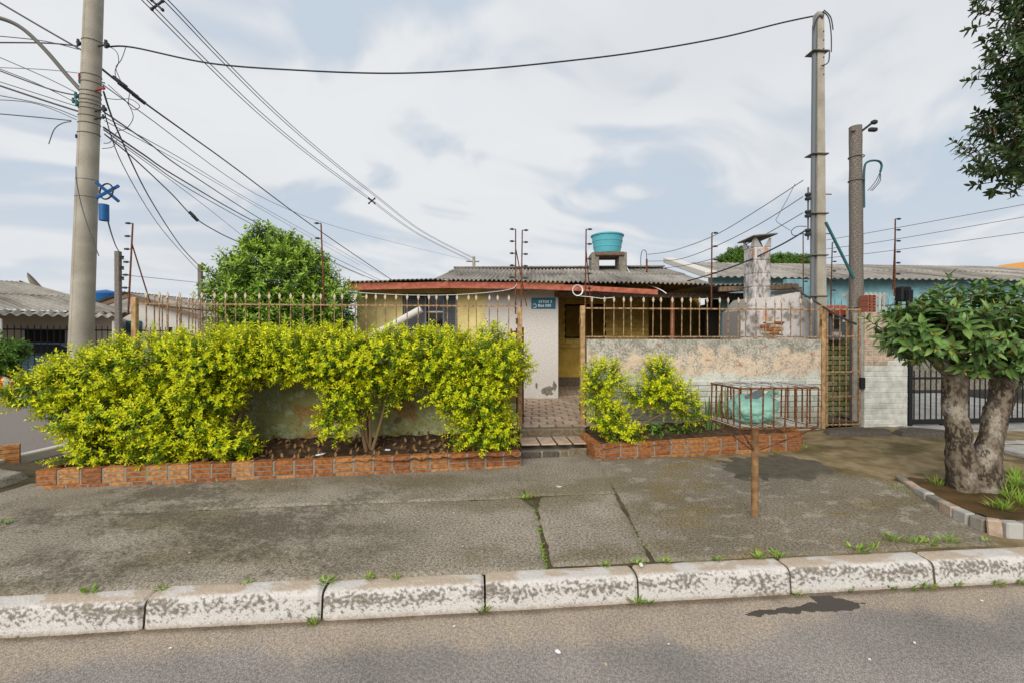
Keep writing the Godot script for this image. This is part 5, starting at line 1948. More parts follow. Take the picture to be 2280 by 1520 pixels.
func cables() -> void:
	cable("overhead_cable", "long black twisted cable sagging from round pole to square pole top", "", [Vector3(-5.124, 5.764, -6.993), Vector3(-4.793, 5.764, -6.983), Vector3(-3.738, 5.575, -6.947), Vector3(-2.532, 5.513, -6.898), Vector3(-1.171, 5.502, -6.834), Vector3(0.081, 5.585, -6.771), Vector3(1.352, 5.735, -6.705), Vector3(2.514, 5.92, -6.67), Vector3(3.762, 6.17, -6.616), Vector3(4.75, 6.437, -6.577), Vector3(5.259, 6.555, -6.55)], 0.011, M.rubber)
	cable("overhead_cable", "thick black trunk cable descending from round pole behind the house", "", [Vector3(-5.527, 5.685, -7.13), Vector3(-5.614, 5.725, -7.54), Vector3(-6.153, 6.074, -9.196), Vector3(-6.666, 6.451, -11.451), Vector3(-7.005, 6.704, -14.193), Vector3(-6.497, 6.27, -19.67), Vector3(-4.545, 5.014, -26.521), Vector3(-3.475, 4.413, -30.44)], 0.017, M.rubber)
	var g := "bundle of cables along the side street"
	var lb := "thin black cable of the bundle descending from round pole behind citrus tree"
	for q in [[[Vector3(-5.213, 4.84, -7.001), Vector3(-5.645, 5.051, -8.547), Vector3(-6.172, 5.253, -10.603), Vector3(-7.044, 5.628, -16.707), Vector3(-6.768, 5.601, -21.703), Vector3(-5.445, 5.166, -28.611)], 0.016],
		[[Vector3(-5.213, 4.616, -7.001), Vector3(-5.724, 4.838, -8.554), Vector3(-6.369, 5.124, -10.621), Vector3(-7.046, 5.435, -15.703), Vector3(-6.508, 5.301, -23.687), Vector3(-5.649, 5.092, -27.626)], 0.020],
		[[Vector3(-5.213, 4.584, -7.001), Vector3(-5.724, 4.783, -8.554), Vector3(-6.465, 5.042, -11.634), Vector3(-7.217, 5.42, -18.731), Vector3(-5.845, 5.03, -25.635)], 0.013],
		[[Vector3(-5.2, 4.763, -7), Vector3(-5.732, 5.18, -9.559), Vector3(-6.714, 5.843, -14.669), Vector3(-6.225, 5.835, -22.657), Vector3(-5.17, 5.387, -28.586)], 0.009],
		[[Vector3(-5.2, 4.712, -7), Vector3(-6.172, 5.381, -10.603), Vector3(-6.816, 5.879, -17.691), Vector3(-6.091, 5.672, -25.658)], 0.008],
		[[Vector3(-5.2, 4.52, -7), Vector3(-5.645, 4.68, -8.547), Vector3(-6.357, 4.782, -11.624), Vector3(-6.92, 4.71, -14.688), Vector3(-6.729, 4.206, -16.679)], 0.008]]:
		cable("overhead_cable", lb, g, q[0], q[1] * 0.7, M.wire)
	cable("overhead_cable", "faint single wire from round pole to the distant pole", "", [Vector3(-5.2, 5.251, -7), Vector3(-5.881, 5.667, -8.568), Vector3(-7.484, 6.752, -17.751), Vector3(-6.578, 7.864, -27.71), Vector3(0.09, 8.773, -42.165)], 0.008, M.wire)
	cable("service_cable", "looping service wire from round pole to the timber service post", "", [Vector3(-5.213, 5.129, -7.001), Vector3(-5.562, 4.905, -7.736), Vector3(-6.704, 4.601, -10.149), Vector3(-7.833, 4.15, -13.064), Vector3(-8.297, 3.825, -14.813)], 0.012, M.wire)
	cable("service_cable", "second thinner wire from round pole to the timber service post", "", [Vector3(-5.213, 4.872, -7.001), Vector3(-5.774, 4.488, -8.157), Vector3(-7.1, 4.139, -11.19), Vector3(-8.297, 3.659, -14.813)], 0.007, M.wire)
	cable("service_cable", "wire with dark splices falling into the citrus tree", "", [Vector3(-5.2, 4.52, -7), Vector3(-5.44, 4.522, -7.926), Vector3(-5.384, 4.231, -8.724), Vector3(-5.206, 3.901, -9.109), Vector3(-4.935, 3.688, -9.486), Vector3(-4.597, 3.528, -9.757)], 0.010, M.wire)
	cable("service_cable", "short wire from blue splice box to the short timber post", "", [Vector3(-5.162, 3.3, -6.997), Vector3(-6.29, 3.456, -8.606), Vector3(-7.454, 3.562, -10.318), Vector3(-8.455, 3.696, -11.815)], 0.010, M.wire)
	cable("service_cable", "thin wire between the two timber posts", "", [Vector3(-8.433, 3.153, -11.813), Vector3(-8.507, 3.253, -13.225), Vector3(-8.269, 3.328, -14.81)], 0.007, M.wire)
	# high voltage lines
	for q in [[0.0, 0.0], [11.0, 0.012], [46.0, 0.0], [56.0, 0.01]]:
		var pts := []
		var src := [[Vector3(-6.708, 8.465, -8.242), Vector3(-6.372, 8.465, -8.211)], [Vector3(-7.132, 8.979, -10.59), Vector3(-6.665, 8.979, -10.547)], [Vector3(-7.229, 9.128, -13.009), Vector3(-6.721, 9.128, -12.962)], [Vector3(-7.129, 9.205, -16.213), Vector3(-6.61, 9.251, -16.166)], [Vector3(-6.668, 9.281, -20.187), Vector3(-6.169, 9.358, -20.142)], [Vector3(-5.722, 9.374, -25.624), Vector3(-5.28, 9.473, -25.584)], [Vector3(-3.822, 9.19, -33.484), Vector3(-3.433, 9.321, -33.449)], [Vector3(-0.075, 8.856, -42.18), Vector3(0.256, 9.022, -42.15)]]
		for s in src:
			pts.append(s[0].lerp(s[1], q[0] / 46.0))
		cable("power_line", "bare high voltage line slanting across the sky to the distant pole", "high voltage lines", pts, 0.012, M.wire)
	for q in [[Vector3(-6.977, 9.061, -10.877), 0.07, "upper dark line spacer clamp on the high voltage lines"], [Vector3(-5.51, 9.328, -26.107), 0.10, "lower dark line spacer clamp on the high voltage lines"]]:
		var mb := MB.new()
		var r: float = q[1]
		for a in [0.7, -0.7]:
			mb.bev(Vector3.ZERO, Vector3(r * 4.5, r * 0.6, r * 0.6), r * 0.1, Basis(Vector3.BACK, a))
		for s in [[-1, -1], [1, 1], [-1, 1], [1, -1]]:
			mb.bev(Vector3(s[0] * r * 1.6, s[1] * r * 1.4, 0), Vector3(r * 0.9, r * 0.9, r * 0.9), r * 0.2)
		for k in mb.v.size(): mb.v[k] += q[0]
		lone("line_spacer", mb, M.rubber, q[2], "line spacer", "", q[0])
	# splices on the trunk cable
	for q in [Vector3(-5.871, 5.914, -8.166), Vector3(-5.888, 5.9, -8.318), Vector3(-5.976, 5.959, -8.577), Vector3(-6.089, 6.026, -8.939)]:
		var mb := MB.new()
		mb.tube([q - Vector3(0.07, -0.055, 0.0), q + Vector3(0.07, -0.055, -0.12)], 0.034, -1.0, 8)
		lone("cable_splice", mb, M.rubber, "dark splice sleeve on the thick trunk cable near the round pole", "splice", "trunk cable splices", q)
	for q in [Vector3(-5.188, 3.924, -9.007), Vector3(-5.19, 3.884, -9.108)]:
		var mb := MB.new()
		mb.tube([q - Vector3(0.04, -0.045, 0.0), q + Vector3(0.04, -0.045, -0.03)], 0.03, -1.0, 8)
		lone("cable_splice", mb, M.rubber, "dark splice on the wire falling into the citrus tree", "splice", "citrus wire splices", q)
	# tangles beside the pole
	for q in [[Vector3(-5.084, 5.732, -6.939), Vector3(-5.021, 5.687, -6.984), Vector3(-4.996, 5.546, -6.982), Vector3(-5.086, 5.447, -7.04), Vector3(-5.408, 5.573, -7.521)], [Vector3(-4.894, 5.752, -6.972), Vector3(-4.958, 5.578, -6.978), Vector3(-5.073, 5.499, -7.039), Vector3(-5.38, 5.629, -7.519), Vector3(-5.691, 5.754, -8.049)], [Vector3(-5.12, 4.98, -6.892), Vector3(-5.021, 5.014, -6.984), Vector3(-4.917, 5.073, -7.075), Vector3(-4.946, 5.111, -7.278), Vector3(-5.064, 5.159, -7.49), Vector3(-5.146, 5.117, -7.497), Vector3(-5.154, 5.149, -7.398), Vector3(-5.141, 5.312, -7.396)], [Vector3(-5.07, 5.17, -6.888), Vector3(-5.021, 5.11, -6.984), Vector3(-5.018, 5.059, -7.184), Vector3(-5.013, 4.909, -7.284), Vector3(-5.106, 4.748, -7.293), Vector3(-5.213, 4.708, -7.303)], [Vector3(-5.133, 4.348, -6.894), Vector3(-5.124, 4.404, -6.993), Vector3(-5.125, 4.564, -7.094), Vector3(-5.06, 4.63, -7.088)], [Vector3(-5.158, 4.272, -6.896), Vector3(-5.085, 4.34, -6.99), Vector3(-5.099, 4.486, -7.091)]]:
		var mb := MB.new()
		mb.tube(curve(q, 6), 0.005, -1.0, 5)
		lone("loose_cable", mb, M.wire, "thin loose cable looping beside the round pole", "cable", "loose cable loops at the round pole", q[0])
	# to the left, across the side street
	g = "cables crossing the side street to the left of the round pole"
	lb = "cable strung from the round pole out over the side street"
	for q in [[Vector3(-5.507, 5.707, -7.028), Vector3(-6.026, 5.991, -6.975), Vector3(-6.874, 6.466, -6.851), 0.018], [Vector3(-5.571, 5.771, -7.034), Vector3(-5.963, 5.751, -6.969), Vector3(-6.874, 5.627, -6.851), 0.013], [Vector3(-5.571, 5.726, -7.034), Vector3(-6.026, 5.789, -6.975), Vector3(-6.874, 5.756, -6.851), 0.008], [Vector3(-5.597, 5.11, -7.036), Vector3(-6.026, 5.309, -6.975), Vector3(-6.874, 5.639, -6.851), 0.008], [Vector3(-5.597, 5.071, -7.036), Vector3(-5.963, 5.132, -6.969), Vector3(-6.874, 5.438, -6.851), 0.013], [Vector3(-5.584, 4.956, -7.035), Vector3(-6.089, 5.195, -6.981), Vector3(-6.874, 5.456, -6.851), 0.008], [Vector3(-5.597, 4.917, -7.036), Vector3(-6.026, 5.031, -6.975), Vector3(-6.874, 5.254, -6.851), 0.008], [Vector3(-5.558, 4.84, -7.033), Vector3(-6.026, 4.967, -6.975), Vector3(-6.874, 5.211, -6.851), 0.018], [Vector3(-5.584, 4.763, -7.035), Vector3(-6.026, 4.904, -6.975), Vector3(-6.874, 4.997, -6.851), 0.008], [Vector3(-5.597, 4.725, -7.036), Vector3(-6.152, 4.917, -6.986), Vector3(-6.874, 4.862, -6.851), 0.007], [Vector3(-5.673, 4.712, -7.043), Vector3(-6.089, 4.715, -6.981), Vector3(-6.874, 4.703, -6.851), 0.010], [Vector3(-5.545, 5.386, -7.032), Vector3(-6.026, 5.384, -6.975), Vector3(-6.874, 5.303, -6.851), 0.006]]:
		cable("overhead_cable", lb, g, [q[0], q[1], q[2]], q[3] * 0.7, M.wire)
	cable("loose_cable", "cut cable end hanging free left of the round pole", "", [Vector3(-5.586, 4.652, -6.935), Vector3(-5.712, 4.626, -6.946), Vector3(-5.825, 4.538, -6.957), Vector3(-5.901, 4.336, -6.963)], 0.006, M.wire)
	cable("loose_cable", "thin cable clinging to the shaft of the round pole", "", [Vector3(-5.42, 3.974, -6.799), Vector3(-5.407, 3.739, -6.798), Vector3(-5.318, 3.364, -6.78), Vector3(-5.203, 2.995, -6.78), Vector3(-5.127, 2.751, -6.793)], 0.006, M.wire)
	# service drop to the house from the square pole
	g = "service wires from the square pole to the roof mast"
	lb = "bare service wire running from the insulator rack down to the roof mast"
	for q in [[Vector3(4.912, 3.952, -6.331), Vector3(4.609, 3.683, -6.911), Vector3(4.264, 3.416, -7.645), Vector3(4.001, 3.35, -8.673), Vector3(3.682, 3.363, -9.204)], [Vector3(4.912, 3.712, -6.331), Vector3(4.609, 3.438, -6.911), Vector3(4.264, 3.219, -7.645), Vector3(4.089, 3.173, -8.665), Vector3(3.682, 3.222, -9.204)], [Vector3(4.912, 3.472, -6.331), Vector3(4.609, 3.221, -6.911), Vector3(4.343, 3.045, -7.638), Vector3(4.178, 3.048, -8.657), Vector3(3.71, 3.054, -9.202)]]:
		cable("service_cable", lb, g, q, 0.006, M.wire)
	cable("service_cable", "thick service cable from square pole across to the shed roof", "", [Vector3(5.002, 3.231, -6.373), Vector3(4.763, 3.051, -6.595), Vector3(4.393, 2.839, -6.93), Vector3(4.081, 2.701, -7.461), Vector3(3.887, 2.644, -7.88)], 0.012, M.rubber)
	cable("service_cable", "black cable from roof beam over the barbecue to the wooden pole", "", [Vector3(5.359, 2.463, -7.144), Vector3(5.102, 2.233, -6.464), Vector3(4.959, 2.042, -5.975), Vector3(5.011, 1.906, -5.77), Vector3(5.201, 1.8, -5.702)], 0.014, M.rubber)
	cable("loose_cable", "thin jumper wire dangling left of the insulator rack", "", [Vector3(4.828, 3.916, -6.389), Vector3(4.742, 3.696, -6.447), Vector3(4.648, 3.473, -6.506), Vector3(4.614, 3.391, -6.509), Vector3(4.729, 3.303, -6.498), Vector3(4.796, 3.23, -6.442)], 0.004, M.wire)
	cable("loose_cable", "small cable loop by the conduit strap of the square pole", "", [Vector3(4.928, 3.254, -6.279), Vector3(4.826, 3.266, -6.339), Vector3(4.774, 3.211, -6.394), Vector3(4.815, 3.144, -6.39), Vector3(4.925, 3.166, -6.33)], 0.006, M.wire)
	g = "wires over the turquoise house"
	for q in [[Vector3(7.788, 3.772, -9.333), Vector3(8.939, 3.941, -8.826), Vector3(11.079, 4.292, -8.029)], [Vector3(7.788, 3.574, -9.333), Vector3(8.939, 3.704, -8.826), Vector3(11.079, 4.043, -8.029)], [Vector3(7.788, 3.377, -9.333), Vector3(8.939, 3.476, -8.826), Vector3(11.079, 3.732, -8.029)]]:
		cable("overhead_cable", "thin wire rising to the right above the turquoise house", g, q, 0.006, M.wire)

# ---------------------------------------------------------------- refuse basket on a post
func basket() -> void:
	var o := Vector3(2.263, 0.155, -3.44)
	var t := thing("refuse_basket", "rusty barred refuse basket with wire lid on a steel post", "basket", o)
	var mb := MB.new()
	mb.tube([Vector3(0, -0.02, 0), Vector3(0.002, 0.76, 0)], 0.027, -1.0, 16)
	part("post", mb, M.rustpost, t)
	mb = MB.new()
	mb.lathe(Vector3.ZERO, [Vector2(0.10, 0.0), Vector2(0.085, 0.018), Vector2(0.03, 0.026)], 16)
	part("footing", mb, M.concrete, t)
	var x0 := 2.045 - o.x
	var x1 := 2.68 - o.x
	var z0 := -3.29 - o.z
	var z1 := -3.71 - o.z
	var y0 := 0.92 - o.y
	var y1 := 1.225 - o.y
	for y in [y0, y1]:
		mb = MB.new()
		mb.beam(Vector3(x0, y, z0), Vector3(x1, y, z0), 0.012, 0.014)
		mb.beam(Vector3(x0, y, z1), Vector3(x1, y, z1), 0.012, 0.014)
		mb.beam(Vector3(x0, y, z0), Vector3(x0, y, z1), 0.012, 0.014)
		mb.beam(Vector3(x1, y, z0), Vector3(x1, y, z1), 0.012, 0.014)
		part("hoop", mb, M.rust, t)
	var bar := MB.new()
	bar.tube([Vector3.ZERO, Vector3(0, y1 - y0, 0)], 0.006, -1.0, 6)
	var bm := bar.mesh(M.rust)
	for k in 8:
		var x := lerpf(x0, x1, k / 7.0)
		put("bar", bm, t, Transform3D(Basis(Vector3.BACK, rng.randf_range(-0.03, 0.03)), Vector3(x, y0, z0)))
		put("bar", bm, t, Transform3D(Basis(Vector3.BACK, rng.randf_range(-0.03, 0.03)), Vector3(x, y0, z1)))
	for k in range(1, 5):
		var z := lerpf(z0, z1, k / 5.0)
		put("bar", bm, t, Transform3D(Basis(), Vector3(x0, y0, z)))
		put("bar", bm, t, Transform3D(Basis(), Vector3(x1, y0, z)))
	# expanded mesh of lid and floor
	for q in [["mesh_lid", y1 + 0.008, 0.022, M.mesh], ["mesh_floor", y0 + 0.004, 0.022, M.mesh]]:
		mb = MB.new()
		var st: float = q[2]
		var n1 := int((x1 - x0) / st)
		for a in n1 + 1:
			var pth := []
			var n2 := int((z0 - z1) / st)
			for b in n2 + 1:
				pth.append(Vector3(x0 + a * st + (st * 0.45 if b % 2 else 0.0), q[1] + 0.01 * sin(a * 0.7), z0 - b * st))
			mb.tube(pth, 0.0028, -1.0, 3, false)
			pth = []
			for b in n2 + 1:
				pth.append(Vector3(x0 + a * st + (-st * 0.45 if b % 2 else 0.0), q[1] + 0.002 + 0.01 * sin(a * 0.7), z0 - b * st))
			mb.tube(pth, 0.0028, -1.0, 3, false)
		part(q[0], mb, q[3], t)
	# braces
	for q in [Vector3(x0, y0, z0), Vector3(x1, y0, z0), Vector3(x0, y0, z1)]:
		mb = MB.new()
		mb.tube([q, Vector3(0, 0.545, 0.0)], 0.006, -1.0, 6)
		part("brace", mb, M.rust, t)
	# filled green bag
	var bp := Vector3(2.29, 0.93, -3.50)
	t = thing("refuse_bag", "knotted translucent green refuse bag lying in the basket", "bag", bp)
	mb = MB.new()
	var pos := PackedVector3Array()
	var nu := 72
	var nv := 48
	for b in nv + 1:
		for a in nu + 1:
			var th := PI * b / nv
			var ph := TAU * a / nu
			var d := Vector3(sin(th) * cos(ph), cos(th), sin(th) * sin(ph))
			var lump := 1.0 + nz(141, 1.0, 2).get_noise_3dv(d * 1.1) * 0.22
			# sharp creases
			var cr := absf(nz(142, 2.2, 3).get_noise_3dv(d * Vector3(1.4, 1.0, 1.4)))
			lump += ss(0.0, 0.10, cr) * 0.035 + absf(nz(143, 2.8, 4).get_noise_3dv(d * Vector3(1.0, 3.0, 1.0))) * 0.12
			var p := d * Vector3(0.19, 0.115, 0.14) * lump
			p.y = maxf(p.y, -0.10)
			p.y += 0.11
			pos.append(p)
	mb.grid(nu, nv, pos, PackedColorArray(), Vector3.ZERO)
	for k in mb.n.size():
		if mb.n[k].dot(mb.v[k] - Vector3(0, 0.11, 0)) < 0.0: mb.n[k] = -mb.n[k]
	part("body", mb, M.bag, t)
	mb = MB.new()
	for k in 3:
		var an := -0.5 + k * 0.6
		mb.tube(curve([Vector3(0.10, 0.19, 0.0), Vector3(0.12 + 0.03 * cos(an), 0.25, 0.02 * k), Vector3(0.15 + 0.04 * cos(an), 0.262 - 0.02 * k, 0.03 * k), Vector3(0.13, 0.21, 0.03 * k)], 5), 0.016, 0.006, 6)
	part("knot", mb, M.bag, t)
	mb = MB.new()
	mb.bev(Vector3(-0.03, 0.225, 0.06), Vector3(0.15, 0.055, 0.012), 0.004, Basis(Vector3.BACK, 0.42) * Basis(Vector3.RIGHT, -0.5))
	for k in mb.v.size(): mb.v[k] += bp
	lone("flattened_carton", mb, M.shutter, "flattened grey carton lying on the green bag", "carton", "", bp + Vector3(-0.03, 0.2, 0.06))

# ---------------------------------------------------------------- foliage
func leaf(mb: MB, base: Vector3, dir: Vector3, side: Vector3, ln: float, w: float, fold: float, droop: float, c0: Color) -> void:
	# a folded leaf of four faces
	var up := side.cross(dir).normalized()
	var m := base + dir * ln * 0.45 - up * fold * w
	var tip := base + dir * ln - up * droop * ln
	var l := base + dir * ln * 0.42 + side * w * 0.5
	var r := base + dir * ln * 0.42 - side * w * 0.5
	mb.col = c0
	var k := mb.v.size()
	var nl := (l - base).cross(m - base).normalized()
	if nl.dot(up) < 0: nl = -nl
	var nr := (m - base).cross(r - base).normalized()
	if nr.dot(up) < 0: nr = -nr
	for q in [[base, nl], [l, nl], [tip, nl], [m, nl], [base, nr], [m, nr], [tip, nr], [r, nr]]:
		mb.vert(q[0], q[1], c0)
	mb.emit(k, k + 1, k + 3)
	mb.emit(k + 1, k + 2, k + 3)
	mb.emit(k + 4, k + 5, k + 7)
	mb.emit(k + 5, k + 6, k + 7)

func sprig(sd: int, n: int, ln: float, leaf_len: float, leaf_w: float, young: Array, old: Array, share: float, m: Material) -> ArrayMesh:
	# a shoot along +y: old leaves low on it, new leaves at its end
	var g := RandomNumberGenerator.new()
	g.seed = sd
	var mb := MB.new()
	mb.col = L(118, 104, 62)
	mb.tube([Vector3(0, -ln * 0.3, 0), Vector3(ln * 0.03, ln * 0.5, 0), Vector3(0, ln * 0.95, 0)], 0.0028, 0.001, 3, false)
	for k in n:
		var f := float(k) / (n - 1)
		var an := k * 2.4 + g.randf_range(-0.4, 0.4)
		var out := Vector3(cos(an), 0, sin(an))
		var lift := lerpf(0.15, 1.3, f * f) + g.randf_range(-0.2, 0.2)
		var d := (out + Vector3.UP * lift).normalized()
		var s := d.cross(Vector3.UP).normalized().rotated(d, g.randf_range(-0.5, 0.5))
		var pal: Array = young if f > 1.0 - share else old
		var c: Color = pal[g.randi() % pal.size()]
		var k2 := g.randf_range(0.75, 1.15) * (0.75 if f > 0.9 else 1.0)
		leaf(mb, Vector3(0, lerpf(0.0, ln, f), 0), d, s, leaf_len * k2, leaf_w * k2, 0.2, g.randf_range(0.05, 0.3), c)
	return mb.mesh(m)

func shoot_at(p: Vector3, out: Vector3, sc: float) -> Transform3D:
	var y := out.normalized()
	var x := y.cross(Vector3(rng.randf_range(-1, 1), rng.randf_range(-1, 1), rng.randf_range(-1, 1))).normalized()
	return Transform3D(Basis(x, y, x.cross(y)).scaled(Vector3.ONE * sc), p)

func shrub_foliage(t: Node3D, blobs: Array, density: float, meshes: Array, gap: float, o: Vector3, sd: int, lift := 0.5, called := "foliage") -> void:
	# shoots through the outer shell of a lumpy volume of ellipsoids [centre, radii]
	var lists := []
	for m in meshes: lists.append([])
	var nn := nz(sd, 2.6, 3)
	for bi in blobs.size():
		var c: Vector3 = blobs[bi][0]
		var r: Vector3 = blobs[bi][1]
		var area := 4.0 * PI * pow((pow(r.x * r.y, 1.6) + pow(r.x * r.z, 1.6) + pow(r.y * r.z, 1.6)) / 3.0, 0.625)
		for k in int(area * density):
			var d := Vector3(rng.randfn(), rng.randfn(), rng.randfn()).normalized()
			var sh := 1.0 - pow(rng.randf(), 2.0) * 0.55
			var wob := 1.0 + nn.get_noise_3dv((c + d * r) * 1.0) * 0.30
			var p := c + d * r * sh * wob
			# hollows
			if nn.get_noise_3dv(p * 1.3 + Vector3(9, 3, 5)) < gap: continue
			var inside := false
			for bj in blobs.size():
				if bj == bi: continue
				var e: Vector3 = (p - blobs[bj][0]) / blobs[bj][1]
				if e.length() < 0.55: inside = true
			if inside: continue
			var out := (d / r).normalized() * 0.8 + Vector3.UP * lift + Vector3(rng.randf_range(-1, 1), rng.randf_range(-0.6, 0.6), rng.randf_range(-1, 1)) * 0.5
			lists[rng.randi() % meshes.size()].append(shoot_at(p - o, out, rng.randf_range(0.75, 1.2)))
	for k in meshes.size():
		multi(called, meshes[k], lists[k], t)

func stems(t: Node3D, foot: Vector3, tops: Array, r: float) -> void:
	for tp in tops:
		var mb := MB.new()
		var mid := foot.lerp(tp, 0.5) + Vector3(rng.randf_range(-0.06, 0.06), 0.05, rng.randf_range(-0.04, 0.04))
		mb.tube(curve([foot + Vector3(rng.randf_range(-0.03, 0.03), -0.05, rng.randf_range(-0.03, 0.03)), foot.lerp(mid, 0.5) + Vector3(rng.randf_range(-0.03, 0.03), 0, 0), mid, tp], 5), r, r * 0.35, 8)
		part("stem", mb, M.twig, t)

func hedges() -> void:
	var young := [L(218, 218, 24), L(206, 210, 22), L(192, 204, 26), L(230, 226, 40), L(176, 194, 28)]
	var old := [L(138, 166, 30), L(114, 148, 30), L(158, 182, 34), L(94, 128, 30)]
	var S4 := []
	for k in 4:
		S4.append(sprig(500 + k, 17 + k % 2, 0.16, 0.042, 0.021, young, old, [0.66, 0.5, 0.74, 0.3][k], M.leaf))
	var grp := "golden shrubs of the hedge"
	# each: label, foot, stem tops, blobs as [centre, radii]
	var B := func(c: Vector3, rx: float, ry: float, rz := 0.42) -> Array:
		return [c, Vector3(rx, ry, rz) * 0.86]
	var H := [
		["sprawling golden shrub overhanging the street corner end of planter", Vector3(-3.993, 0.301, -5.35), [Vector3(-4.491, 1.143, -5.3), Vector3(-3.865, 1.138, -5.3), Vector3(-3.585, 1.371, -5.5), Vector3(-4.101, 0.77, -5.2), Vector3(-3.501, 0.694, -5.3)],
			[B.call(Vector3(-4.406, 1.048, -5.2), 0.34, 0.20, 0.34), B.call(Vector3(-4.038, 1.174, -5.35), 0.50, 0.28), B.call(Vector3(-3.553, 1.298, -5.45), 0.55, 0.33, 0.5), B.call(Vector3(-4.079, 0.793, -5.2), 0.34, 0.20, 0.3), B.call(Vector3(-3.569, 0.761, -5.2), 0.55, 0.30, 0.36), B.call(Vector3(-3.28, 0.444, -5.1), 0.26, 0.17, 0.2), B.call(Vector3(-3.969, 0.411, -5.2), 0.34, 0.16, 0.26)]],
		["dense golden shrub with leaning bare trunk over dark soil", Vector3(-2.739, 0.516, -5.5), [Vector3(-2.568, 1.01, -5.45), Vector3(-2.905, 1.221, -5.4), Vector3(-2.715, 1.419, -5.5)],
			[B.call(Vector3(-2.932, 1.33, -5.45), 0.52, 0.36, 0.5), B.call(Vector3(-2.517, 1.393, -5.5), 0.48, 0.30, 0.48), B.call(Vector3(-2.945, 0.957, -5.3), 0.40, 0.24, 0.32), B.call(Vector3(-2.634, 0.475, -5.15), 0.36, 0.15, 0.2), B.call(Vector3(-2.981, 0.582, -5.2), 0.26, 0.22, 0.26)]],
		["golden shrub on a forked pale trunk in front of the stained wall", Vector3(-1.17, 0.335, -5.4), [Vector3(-1.089, 0.896, -5.4), Vector3(-1.282, 1.21, -5.4), Vector3(-1.497, 1.365, -5.45), Vector3(-0.882, 1.31, -5.45), Vector3(-1.125, 0.99, -5.5)],
			[B.call(Vector3(-2.019, 1.407, -5.5), 0.44, 0.28, 0.46), B.call(Vector3(-1.484, 1.367, -5.4), 0.48, 0.34, 0.46), B.call(Vector3(-0.986, 1.363, -5.45), 0.46, 0.34, 0.46), B.call(Vector3(-1.431, 0.914, -5.3), 0.28, 0.26, 0.26), B.call(Vector3(-1.516, 0.67, -5.25), 0.15, 0.16, 0.15), B.call(Vector3(-1.018, 1.006, -5.35), 0.28, 0.14, 0.25)]],
		["bushy golden shrub reaching down to the planter beside the gateway", Vector3(0.065, 0.378, -5.4), [Vector3(0.012, 0.936, -5.4), Vector3(-0.252, 1.204, -5.4), Vector3(0.331, 1.2, -5.4)],
			[B.call(Vector3(-0.36, 1.36, -5.45), 0.46, 0.35, 0.46), B.call(Vector3(0.224, 1.318, -5.4), 0.48, 0.38, 0.46), B.call(Vector3(0.063, 0.844, -5.3), 0.40, 0.28, 0.34), B.call(Vector3(0.14, 0.513, -5.25), 0.38, 0.17, 0.28), B.call(Vector3(-0.301, 0.988, -5.35), 0.25, 0.13, 0.25)]]]
	for q in H:
		var f: Vector3 = q[1]
		var t := thing("golden_shrub", q[0], "shrub", f, 0.0, grp)
		shrub_foliage(t, q[3], 460.0, S4, -0.16, f, 151)
		stems(t, Vector3.ZERO, q[2].map(func(p): return p - f), 0.024)
	var f := Vector3(1.872, 0.318, -5.5)
	var t := thing("golden_shrub", "smaller two topped golden shrub against the weathered street wall", "shrub", f, 0.0, "")
	shrub_foliage(t, [B.call(Vector3(1.674, 1.108, -5.6), 0.24, 0.16, 0.24), B.call(Vector3(1.559, 0.879, -5.5), 0.12, 0.14, 0.16), B.call(Vector3(2.393, 1.102, -5.6), 0.15, 0.21, 0.2), B.call(Vector3(2.513, 0.861, -5.55), 0.26, 0.13, 0.22), B.call(Vector3(2.797, 0.687, -5.55), 0.13, 0.11, 0.16), B.call(Vector3(2.14, 0.888, -5.6), 0.15, 0.10, 0.16), B.call(Vector3(1.67, 0.645, -5.4), 0.17, 0.16, 0.18), B.call(Vector3(1.804, 0.472, -5.3), 0.22, 0.11, 0.18)], 460.0, S4, -0.2, f, 152)
	stems(t, Vector3.ZERO, [Vector3(1.703, 1.006, -5.6) - f, Vector3(2.169, 0.888, -5.6) - f, Vector3(2.405, 1.057, -5.6) - f, Vector3(2.703, 0.767, -5.6) - f], 0.014)
	# citrus tree in the yard
	var gy1 := [L(142, 174, 58), L(158, 186, 68), L(126, 160, 54)]
	var go := [L(82, 116, 46), L(66, 98, 42), L(102, 136, 52)]
	var S3 := []
	for k in 3:
		S3.append(sprig(520 + k, 11, 0.16, 0.085, 0.034, gy1, go, [0.4, 0.55, 0.25][k], M.leaf))
	f = Vector3(-3.4, 0.4, -8.35)
	t = thing("citrus_tree", "bushy green citrus tree rising behind the spiked fence", "tree", f)
	shrub_foliage(t, [[Vector3(-3.365, 2.508, -8.339), Vector3(0.95, 0.6, 0.8)], [Vector3(-3.719, 2.824, -8.371), Vector3(0.42, 0.42, 0.45)], [Vector3(-3.601, 3.258, -8.361), Vector3(0.26, 0.26, 0.3)], [Vector3(-2.932, 2.824, -8.3), Vector3(0.4, 0.36, 0.4)], [Vector3(-4.151, 2.311, -8.411), Vector3(0.4, 0.36, 0.45)], [Vector3(-2.391, 2.185, -8.15), Vector3(0.38, 0.38, 0.45)], [Vector3(-3.207, 1.876, -8.325), Vector3(1.0, 0.5, 0.8)], [Vector3(-3.207, 3.1, -8.325), Vector3(0.22, 0.26, 0.25)]], 190.0, S3, -0.2, f, 153, 0.6, "crown")
	for q in [Vector3(-3.522, 3.14, -8.354), Vector3(-2.814, 2.666, -8.289), Vector3(-4.151, 2.508, -8.411), Vector3(-3.288, 2.855, -8.533)]:
		var mb := MB.new()
		mb.tube(curve([Vector3(0, -0.1, 0), Vector3(0.02, 0.5, 0), (q - f) * 0.5 + Vector3(0, 0.2, 0), q - f], 5), 0.06, 0.012, 8)
		part("trunk", mb, M.twig, t)
